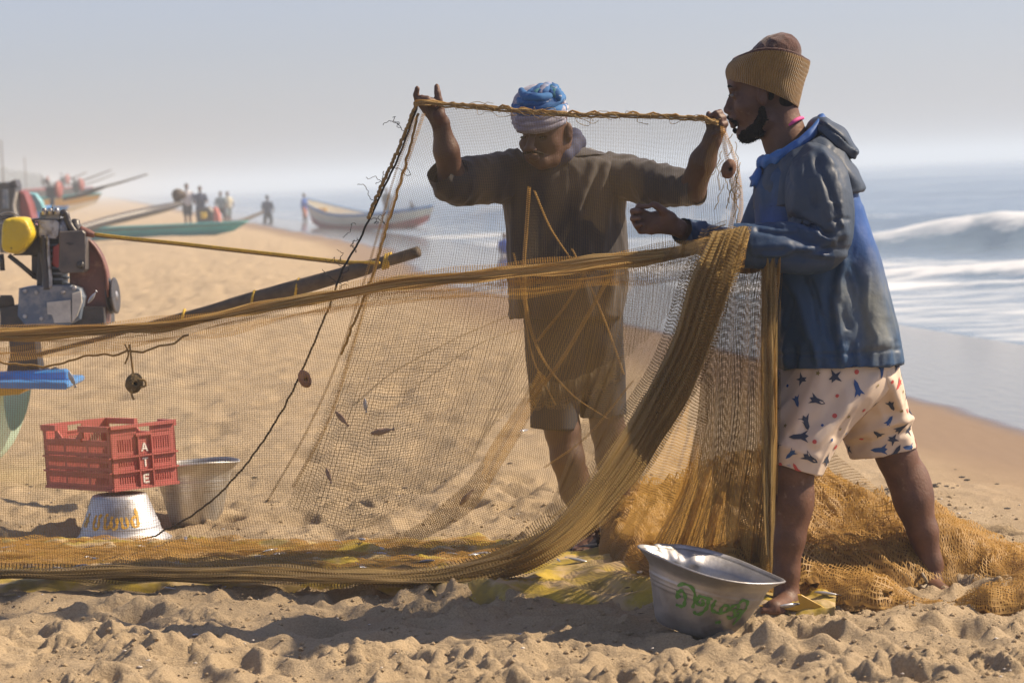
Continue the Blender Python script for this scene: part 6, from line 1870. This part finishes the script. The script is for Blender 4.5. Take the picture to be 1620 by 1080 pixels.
# long steering pole and its rope
pole = thing('steering_pole', 'long dark tapered pole slanting up from the engine behind the net', 'pole', tuple(P(120, 545, 12.8)))
pp_ = [(60, 561, 12.95, .012), (160, 535, 12.7, .013), (262, 506, 12.4, .016), (330, 490, 12.3, .024), (380, 478, 12.2, .036), (430, 466, 12.1, .042), (470, 455, 12.0, .042), (530, 438, 11.9, .038), (585, 422, 11.8, .036), (590, 419, 11.8, .030), (630, 408, 11.7, .028), (662, 398, 11.65, .028)]
V, F = tube(np.array([P(a, b, c_) for a, b, c_, _ in pp_]), [d * .82 for *_, d in pp_], 14, 90); mk('pole_shaft', V, F, M_woodd, pole)
M_yrope = mat('yellow_rope', (0.62, 0.40, 0.03), 0.8, col2=(0.42, 0.27, 0.04), nscale=60, bump=0.6, bscale=160, bdist=0.004)
for x, y, Y, r in ((612, 413, 11.74, .030), (608, 414, 11.74, .030), (616, 412, 11.74, .030), (470, 455, 12.0, .038), (400, 473, 12.15, .035), (290, 500, 12.36, .028)):
    a = np.linspace(0, 2 * np.pi, 15)
    c0 = P(x, y, Y); 
    pth = np.array([c0 + np.array([0.25 * r * math.sin(t), r * math.cos(t), r * math.sin(t)]) for t in a])
    V, F = tube(pth, .006, 6, caps=False); mk('lashing', V, F, M_yrope, pole)
q = Wl([(150, 370, 12.88), (200, 376, 12.8), (280, 384, 12.6), (350, 392, 12.4), (440, 402, 12.2), (510, 410, 12.0), (548, 414, 11.88), (585, 415, 11.76), (600, 416, 11.70)])
rp = thing('yellow_rope', 'thin yellow rope running from the engine to the dark pole', 'rope', tuple(q[0]))
V, F = tube(q, .0062, 8, 80); mk('rope_strand', V, F, M_yrope, rp)
V, F = tube(q + np.array([0, .012, -.010]), .0042, 8, 80); mk('rope_strand', V, F, mat('dark_rope', (.16, .11, .04), .9), rp)

# ------------------------------------------------------------------ boats and people far along the beach
def far_engine(root, x, z, s=1.0, red=True):
    """engine block, cover, tail shaft in a boat's own coordinates"""
    V, F = box((x, 0, z + .10 * s), .30 * s, .30 * s, .34 * s, bev=.04); o = mk('engine_block', V, F, M_iron, None, False); o.parent = root
    V, F = box((x, 0, z - .18 * s), .12 * s, .12 * s, .34 * s, bev=.02); o = mk('engine_post', V, F, M_iron, None, False); o.parent = root
    R_ = lathe([(0, -.06 * s), (.24 * s, -.06 * s), (.28 * s, 0), (.24 * s, .06 * s), (0, .06 * s)], 20)
    V = xf(R_, (1, 0, 0), (x + .22 * s, 0, z + .16 * s)).reshape(-1, 3)
    o = mk('engine_cover', V, gridF(5, 20, True), M_rust if not red else mat('faded_red_cover', (.26, .075, .06), .5), None); o.parent = root
    V, F = tube([(x - .1, .0, z + .30 * s), (x - .1, .0, z + .42 * s), (x - .2, 0, z + .46 * s)], .035 * s, 8); o = mk('exhaust_pipe', V, F, M_iron, None); o.parent = root
def tail_shaft(root, a, b, r=.06):
    V, F = tube([a, tuple((np.array(a) + np.array(b)) / 2 - np.array([0, 0, .05])), b], [r * .9, r, r * .6], 8, 14); o = mk('tail_shaft', V, F, M_woodd, None); o.parent = root
def put(root, px, py, Y, heading, tiltx=0.0):
    p = P(px, py, Y)
    root.location = (p[0], p[1], p[2]); root.rotation_euler = (tiltx, 0, math.radians(heading))
# beached cream and red boat by the surf
fb = thing('fishing_boat', 'cream boat with red bottom and raised blue bow at the edge of the surf', 'boat')
build_boat(fb, 6.6, 1.7, .66, (M_bluep, M_creamp, M_redp, M_creamp, M_bluep), up=1.0)
V, F = box((-2.35, -0.42, .78), .75, .035, .34, bev=.01); o = mk('name_board', V, F, M_yelp, None, False); o.parent = fb
put(fb, 584, 366, 108, -48); fb.scale = (1, 1, 1)
fb.rotation_euler = (0, 0, math.radians(-48))
tb = thing('fishing_boat', 'teal boat drawn up on the sand with a dark tail shaft', 'boat')
build_boat(tb, 7.0, 1.6, .50, (M_woodd, M_tealp, M_tealp, M_tealp, M_tealp), up=.10, rake=.9)
put(tb, 150, 390, 80, -6)
lt = thing('oar_shaft', 'black tail shaft propped up across the teal boat', 'pole', tuple(P(140, 360, 72)))
V, F = tube(Wl([(118, 364, 70), (170, 350, 71), (230, 336, 72), (268, 327, 73), (290, 321, 73.5)]), [.09, .12, .12, .10, .05], 10, 30); mk('shaft', V, F, M_iron, lt)
S = SDF(P(284, 312, 73.5) - .5, P(284, 312, 73.5) + .5, .05); S.cone(P(280, 316, 73.5), P(281, 308, 73.5), .10, .16, .05); S.cone(P(281, 308, 73.5), P(290, 309, 73.5), .14, .10, .05); V, Q = S.mesh(1); mk('propeller_guard', V, Q, M_woodd, lt)
bb = thing('fishing_boat', 'blue hulled boat with red engine in the middle row', 'boat')
build_boat(bb, 6.5, 1.7, .50, (M_bluep, M_bluep, M_bluep, M_bluep, M_bluep), up=.2, rake=.3)
far_engine(bb, 3.0, .95, 1.15); tail_shaft(bb, (3.4, 0, .80), (5.0, -.1, 1.18), .06)
put(bb, -48, 358, 84, -8); bb.scale = (.85, .85, .85)
gb = thing('fishing_boat', 'boat with green gunwale and yellow stripe behind the blue boat', 'boat')
build_boat(gb, 7.5, 1.7, .72, (M_tealp, M_yelp, M_creamp, M_tealp, M_tealp), up=.3)
far_engine(gb, 3.2, 1.0, 1.0); tail_shaft(gb, (3.4, 0, .9), (6.2, .2, 1.5), .05)
put(gb, 6, 343, 118, -10)
for k_, (x, y, Y, lab) in enumerate(((40, 320, 190, 'distant boat with brown hull in the hazy cluster'), (70, 316, 240, 'small hazy boat farther along the beach'), (12, 318, 215, 'distant boat half hidden at the left edge'))):
    o_ = thing('fishing_boat', lab, 'boat')
    build_boat(o_, 7.5, 1.7, .8, (M_redp, M_bluep if k_ else M_woodd, M_woodd, M_creamp, M_redp), up=.4)
    far_engine(o_, 2.8, 1.2, 1.3); tail_shaft(o_, (3, 0, 1.0), (6, .6, 1.9), .06)
    V, F = tube([(-1.5, 0, .5), (-1.5, 0, 4.2 - k_ * .6)], .05, 6); mm_ = mk('mast', V, F, M_woodd, None); mm_.parent = o_
    put(o_, x, y, Y, -14 + 9 * k_)
# engine and bow of the next boat, just behind the near one
nb = thing('fishing_boat', 'light blue boat bow behind the near engine', 'boat')
build_boat(nb, 6.0, 1.5, .6, (M_bluep, M_bluep, M_creamp, M_creamp, M_bluep), up=.9)
put(nb, -262, 420, 46, 8)
ne = thing('boat_engine', 'black engine with dark red cover at the left edge behind the yellow can', 'engine', tuple(P(20, 400, 40)))
prism_part('engine_block', [(-20, 292), (6, 288), (24, 292), (28, 318), (30, 345), (26, 368), (-20, 368)], 40, .5, M_iron, ne, 2)
prism_part('cylinder', [(4, 300), (12, 300), (13, 330), (4, 330)], 39.95, .2, M_blockpaint, ne, 1)
prism_part('engine_cover', [(31, 302), (38, 304), (46, 322), (52, 345), (50, 366), (40, 368), (30, 362)], 40.1, .5, mat('dull_red_cover', (.25, .06, .055), .45, col2=(.17, .045, .04), nscale=6), ne, 3)
prism_part('fuel_tank', [(14, 288), (24, 284), (28, 296), (16, 298)], 40, .4, M_iron, ne, 1)
prism_part('teal_bow_panel', [(46, 304), (56, 306), (66, 318), (70, 330), (66, 336), (52, 330)], 40.6, .2, mat('pale_teal_paint', (.16, .40, .46), .5), ne, 3)
tube_part('wire', [(26, 304, 39.9), (22, 325, 39.9), (26, 342, 39.9), (34, 350, 39.9)], .02, M_cream, ne, 5, 20)
tube_part('engine_legs', [(10, 366, 40.2), (12, 400, 40.2)], .12, M_iron, ne, 8)

M_wh = mat('white_shirt_cloth', (0.48, 0.47, 0.49), .9); M_nv = mat('navy_shirt_cloth', (0.035, 0.05, 0.10), .9); M_gr = mat('grey_green_cloth', (0.20, 0.26, 0.28), .9)
M_cr = mat('cream_shirt_cloth', (0.55, 0.52, 0.40), .9); M_rb = mat('royal_blue_cloth', (0.03, 0.09, 0.42), .9); M_dk = mat('dark_cloth', (0.03, 0.03, 0.035), .9); M_or = mat('orange_cloth', (0.45, 0.14, 0.06), .9)
def walker(label, px, py, hpx, Y, top, bottom, turn=0.0, arm=0.0, stride=0.12, lean=0.0):
    s = hpx * Y / FPX / 1.66
    base = P(px, py, Y)
    t = thing('person', label, 'person', tuple(base), 'people far along the beach')
    def q(x, y, z): 
        c, s_ = math.cos(turn), math.sin(turn)
        return base + s * np.array([x * c - y * s_ + lean * z, x * s_ + y * c, z])
    def make(nm, fn, m, h=.030):
        S = SDF(base - np.array([.9, .9, .15]) * s, base + np.array([.9, .9, 1.85]) * s, h * s); fn(S); V, Q = S.mesh(1); return mk(nm, V, Q, m, t)
    def bod(S):
        for sg in (-1, 1):
            S.chain([q(.10 * sg, 0, .85), q(.11 * sg, stride * sg, .46), q(.12 * sg, stride * 1.2 * sg, .08), q(.12 * sg, stride * 1.2 * sg - .14, .03)], [.085 * s, .062 * s, .042 * s, .035 * s], .03)
            S.chain([q(.20 * sg, 0, 1.34), q(.27 * sg, -.04 - arm * .12, 1.08), q(.25 * sg - arm * sg * .08, -.10 - arm * .28, .88 + arm * .22)], [.05 * s, .042 * s, .035 * s], .02)
        S.ell(q(0, 0, 1.12), np.array([.17, .11, .30]) * s, .04); S.ell(q(0, 0, .88), np.array([.16, .11, .13]) * s, .04)
        S.cone(q(0, 0, 1.38), q(0, -.02, 1.50), .05 * s, .05 * s, .02); S.ell(q(0, -.02, 1.58), np.array([.078, .092, .11]) * s, .01)
    make('body', bod, M_skin1)
    def shirt(S):
        S.ell(q(0, 0, 1.14), np.array([.19, .13, .32]) * s, .04); S.ell(q(0, 0, .93), np.array([.185, .13, .16]) * s, .04)
        for sg in (-1, 1): S.cone(q(.19 * sg, 0, 1.34), q(.262 * sg, -.03 - arm * .1, 1.12), .068 * s, .062 * s, .02)
    make('shirt', shirt, top)
    def sh(S):
        for sg in (-1, 1): S.chain([q(.09 * sg, 0, .86), q(.11 * sg, stride * sg * .8, .52)], [.115 * s, .092 * s], .03)
    make('shorts', sh, bottom)
    def hr(S): S.ell(q(0, .015, 1.625), np.array([.088, .098, .085]) * s, .01)
    make('hair', hr, M_hair)
    return t
walker('far man in a white shirt standing left of the dark propped engine', 298, 360, 68, 100, M_wh, M_dk, .3)
walker('far man in a dark navy shirt seen from behind', 319, 362, 66, 100, M_nv, M_nv, .1, arm=.6)
walker('far man in a grey green shirt beside the cream shirt', 351, 358, 54, 112, M_gr, M_dk, -.2)
walker('far man in a cream shirt at the right of the group', 362, 356, 52, 116, M_cr, M_gr, .4)
walker('far man in dark clothes walking alone on the beach', 425, 367, 57, 128, M_nv, M_dk, 2.9, stride=.16)
walker('far man in a blue shirt leaning on the raised boat bow', 483, 357, 50, 132, M_rb, M_or, 1.2, arm=1.2)
walker('far man in a dark top standing beside the cream boat', 613, 350, 52, 118, M_dk, M_dk, .6)
walker('far man crouched at the end of the cream boat', 658, 352, 34, 112, M_dk, M_nv, 1.4, lean=-.2)
walker('far person in a blue top wading behind the raised net', 800, 432, 62, 60, M_rb, M_wh, .3)
bc = thing('engine_on_post', 'dark boat engine with red cover and yellow can among the standing men', 'engine', tuple(P(325, 385, 92)))
prism_part('engine_block', [(309, 332), (330, 326), (338, 334), (338, 352), (326, 366), (312, 358)], 92, .6, M_iron, bc, 2)
prism_part('engine_cover', [(337, 328), (342, 328), (348, 340), (348, 354), (342, 358), (336, 354)], 92.1, .4, mat('salmon_cover', (.55, .17, .13), .5), bc, 2)
prism_part('fuel_can', [(317, 336), (326, 336), (326, 345), (318, 346)], 91.8, .2, M_tank, bc, 1)
prism_part('engine_post', [(318, 360), (330, 360), (328, 384), (320, 384)], 92.1, .3, M_iron, bc, 1)
tube_part('tail_shaft', [(345, 356, 92), (380, 350, 93), (415, 336, 94)], [.09, .07, .05], M_woodd, bc, 8, 20)
ft_ = thing('buoy', 'small pale yellow buoy on the sand below the far engine', 'buoy', tuple(P(325, 386, 82)))
S = SDF(P(325, 380, 82) - .3, P(325, 380, 82) + .3, .025); S.ell(P(325, 380, 82), (.09, .09, .13), .01); S.cone(P(325, 375, 82), P(326, 372, 82), .03, .02, .02); V, Q = S.mesh(1); mk('buoy_body', V, Q, M_cream, ft_)
# hazy tree line far away on the left
mb = MB()
for i in range(2600):
    cx = rnd.uniform(-60, 96); top_ = np.interp(cx, [-60, 10, 40, 70, 96], [262, 270, 274, 284, 300])
    cy = rnd.uniform(top_, 308) + rnd.uniform(-3, 3)
    p = P(cx, cy, 560 + rnd.uniform(-30, 30)); s_ = rnd.uniform(.35, 1.0)
    a = np.array([rnd.gauss(0, 1) for _ in range(3)]); a /= np.linalg.norm(a); b = np.cross(a, [0.3, .5, .8]); b /= np.linalg.norm(b)
    mb.add([p - a * s_, p + b * s_ * .6, p + a * s_, p - b * s_ * .6], [(0, 1, 2, 3)])
mb.build('far_trees', mat('tree_foliage', (0.05, 0.075, 0.035), .9, col2=(.03, .05, .025), nscale=.3), kind='stuff')

# ------------------------------------------------------------------ fish, shells and scraps
M_fish = mat('silver_fish_skin', (0.50, 0.50, 0.52), .28, metal=.5, col2=(.30, .31, .34), nscale=40)
M_fishd = mat('dry_brown_fish_skin', (0.20, 0.12, 0.08), .6, col2=(.33, .24, .18), nscale=40)
def fish_mesh(m, L=.09):
    t = np.linspace(0, 1, 16)
    h = .5 * L * .26 * np.sin(np.pi * np.clip(t / .86, 0, 1)) ** .7 + .001
    R_ = []
    for x, hh in zip(t, h):
        tail = max(0, (x - .84) / .16)
        zz = hh + tail * L * .10; yy = hh * .42 * (1 - tail) + .0006
        R_.append([(x * L - L / 2, yy * math.cos(a), zz * math.sin(a)) for a in np.linspace(0, 2 * np.pi, 10, endpoint=False)])
    V, F = loft(np.array(R_), True, True)
    o = mk('fish', V, F, m)
    return o
f0 = fish_mesh(M_fish)
placed_f = 0
frs = random.Random(12)
def put_fish(o, p, lie=True, sc=1.0):
    o.location = p
    o.rotation_euler = (math.pi / 2 + frs.uniform(-.5, .5), frs.uniform(-.25, .25), frs.uniform(0, 6.28)) if lie else (frs.uniform(-.5, .5), frs.uniform(-1.4, 1.4), frs.uniform(-.6, .6))
    o.scale = (sc,) * 3
def tarp_z(p):
    i = np.argmin(np.hypot(T[::4, ::3, 0] - p[0], T[::4, ::3, 1] - p[1])); return T[::4, ::3, 2].ravel()[i]
tag(f0, 'small silver fish lying on the olive tarpaulin', 'fish', 'small fish left on the tarpaulin')
for i in range(64):
    x = frs.uniform(5, 1200); y = frs.uniform(862, 938)
    if x > 1000 and y > 930: y = 900
    o = f0 if i == 0 else f0.copy()
    if i: COL.objects.link(o)
    p = GS(x, y); p[2] = max(tarp_z(p), ground_z(p[0], p[1])) + .010
    put_fish(o, p, True, frs.uniform(.35, .85))
f1 = fish_mesh(M_fishd)
labs = ['dry brown fish caught slantwise in the net left of the man', 'thin curled fish caught low in the net', 'short fish hanging upright in the net', 'fish stuck in the gathered strip of net', 'pale fish stuck near the pulley in the net', 'small fish by the blue stern rail in the net', 'little fish caught low at the left of the black cord\'s foot']
for i, (x, y, Y, ry, sc, m_) in enumerate(((541, 662, 9.25, .9, .75, 0), (605, 682, 9.22, -.12, .9, 0), (578, 641, 9.2, 1.5, .55, 1), (738, 786, 9.6, -.8, .8, 0), (146, 470, 9.18, -.9, .55, 1), (114, 600, 9.25, 1.2, .65, 1), (520, 752, 9.3, 1.3, .6, 0))):
    o = f1.copy() if not m_ else f0.copy()
    COL.objects.link(o); o.location = P(x, y, Y); o.rotation_euler = (.3, ry, 0.2); o.scale = (sc,) * 3
    if 'group' in o: del o['group']
    tag(o, labs[i], 'fish')
bpy.data.objects.remove(f1)
for i, (x, y, lab, sc) in enumerate(((828, 687, 'pale fish on the sand behind the net', .9), (1255, 968, 'white feather like fish beside the front foot', 1.2), (1310, 949, 'small pale fish at the front of the net heap', .9), (832, 1015, 'pale scrap of fish on the near sand left of the basin', .7), (310, 1015, 'pale scrap of fish on the near sand at the left', .8))):
    o = f0.copy(); COL.objects.link(o)
    del o['group']; tag(o, lab, 'fish'); put_fish(o, GS(x, y, .02), True, sc)
# clods and painted shade bits scattered on the sand
mb = MB()
ico = [(0, 0, 1), (.9, 0, .3), (.28, .85, .3), (-.72, .53, .3), (-.72, -.53, .3), (.28, -.85, .3), (.72, .53, -.3), (-.28, .85, -.3), (-.9, 0, -.3), (-.28, -.85, -.3), (.72, -.53, -.3), (0, 0, -1)]
icf = [(0, 1, 2), (0, 2, 3), (0, 3, 4), (0, 4, 5), (0, 5, 1), (1, 6, 2), (2, 7, 3), (3, 8, 4), (4, 9, 5), (5, 10, 1), (6, 7, 2), (7, 8, 3), (8, 9, 4), (9, 10, 5), (10, 6, 1), (11, 7, 6), (11, 8, 7), (11, 9, 8), (11, 10, 9), (11, 6, 10)]
for i in range(6500):
    y = 6.6 + 5.2 * frs.random() ** 1.5; x = y * frs.uniform(-.20, .20)
    if shore(x, y) > -5.4: continue
    s_ = .0025 + .008 * frs.random() ** 3
    z = ground_z(x, y)
    mb.add([(x + a * s_ * frs.uniform(.7, 1.3), y + b * s_ * frs.uniform(.7, 1.3), z + s_ * .3 + c * s_ * .8) for a, b, c in ico], icf)
mb.build('sand_clods', sand.data.materials[0], kind='stuff', smooth=False)
mb = MB()  # dark bits painted in for the shadow of sand crumbs and the low ridge
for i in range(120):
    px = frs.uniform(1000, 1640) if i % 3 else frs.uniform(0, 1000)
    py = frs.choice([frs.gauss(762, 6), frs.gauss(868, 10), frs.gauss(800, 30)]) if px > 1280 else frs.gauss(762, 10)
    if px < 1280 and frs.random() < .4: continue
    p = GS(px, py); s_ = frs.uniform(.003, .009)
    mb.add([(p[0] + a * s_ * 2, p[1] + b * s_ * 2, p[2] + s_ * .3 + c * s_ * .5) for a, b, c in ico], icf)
mb.build('crumb_shade_bits', mat('painted_crumb_shade', (.035, .030, .026), .8), kind='stuff', smooth=False)

# shell bits and straw on the near sand
for nm, m_, n_, szs, lab in (('shell_bits', mat('shell_white', (.62, .58, .52), .5), 160, (.003, .007), ''), ('straw_bits', mat('brown_straw', (.10, .065, .035), .9), 140, (.003, .006), '')):
    mb = MB()
    for i in range(n_):
        px = frs.uniform(0, 1620); py = frs.choice([frs.uniform(850, 945), frs.uniform(940, 1078), frs.uniform(780, 860)])
        p = GS(px, py)
        if shore(p[0], p[1]) > -5.2: continue
        dz = max(0, tarp_z(p) - p[2]) if 862 < py < 935 and px < 1200 else 0
        s_ = frs.uniform(*szs); a = frs.uniform(0, 6.28); c_, n2_ = math.cos(a), math.sin(a); el = frs.uniform(1.2, 3.5) if nm == 'straw_bits' else frs.uniform(1, 1.6)
        mb.add([(p[0] + (x * el * c_ - y * n2_) * s_, p[1] + (x * el * n2_ + y * c_) * s_, p[2] + dz + s_ * .4 + z * s_ * .4) for x, y, z in ico], icf)
    mb.build(nm, m_, kind='stuff', smooth=True)
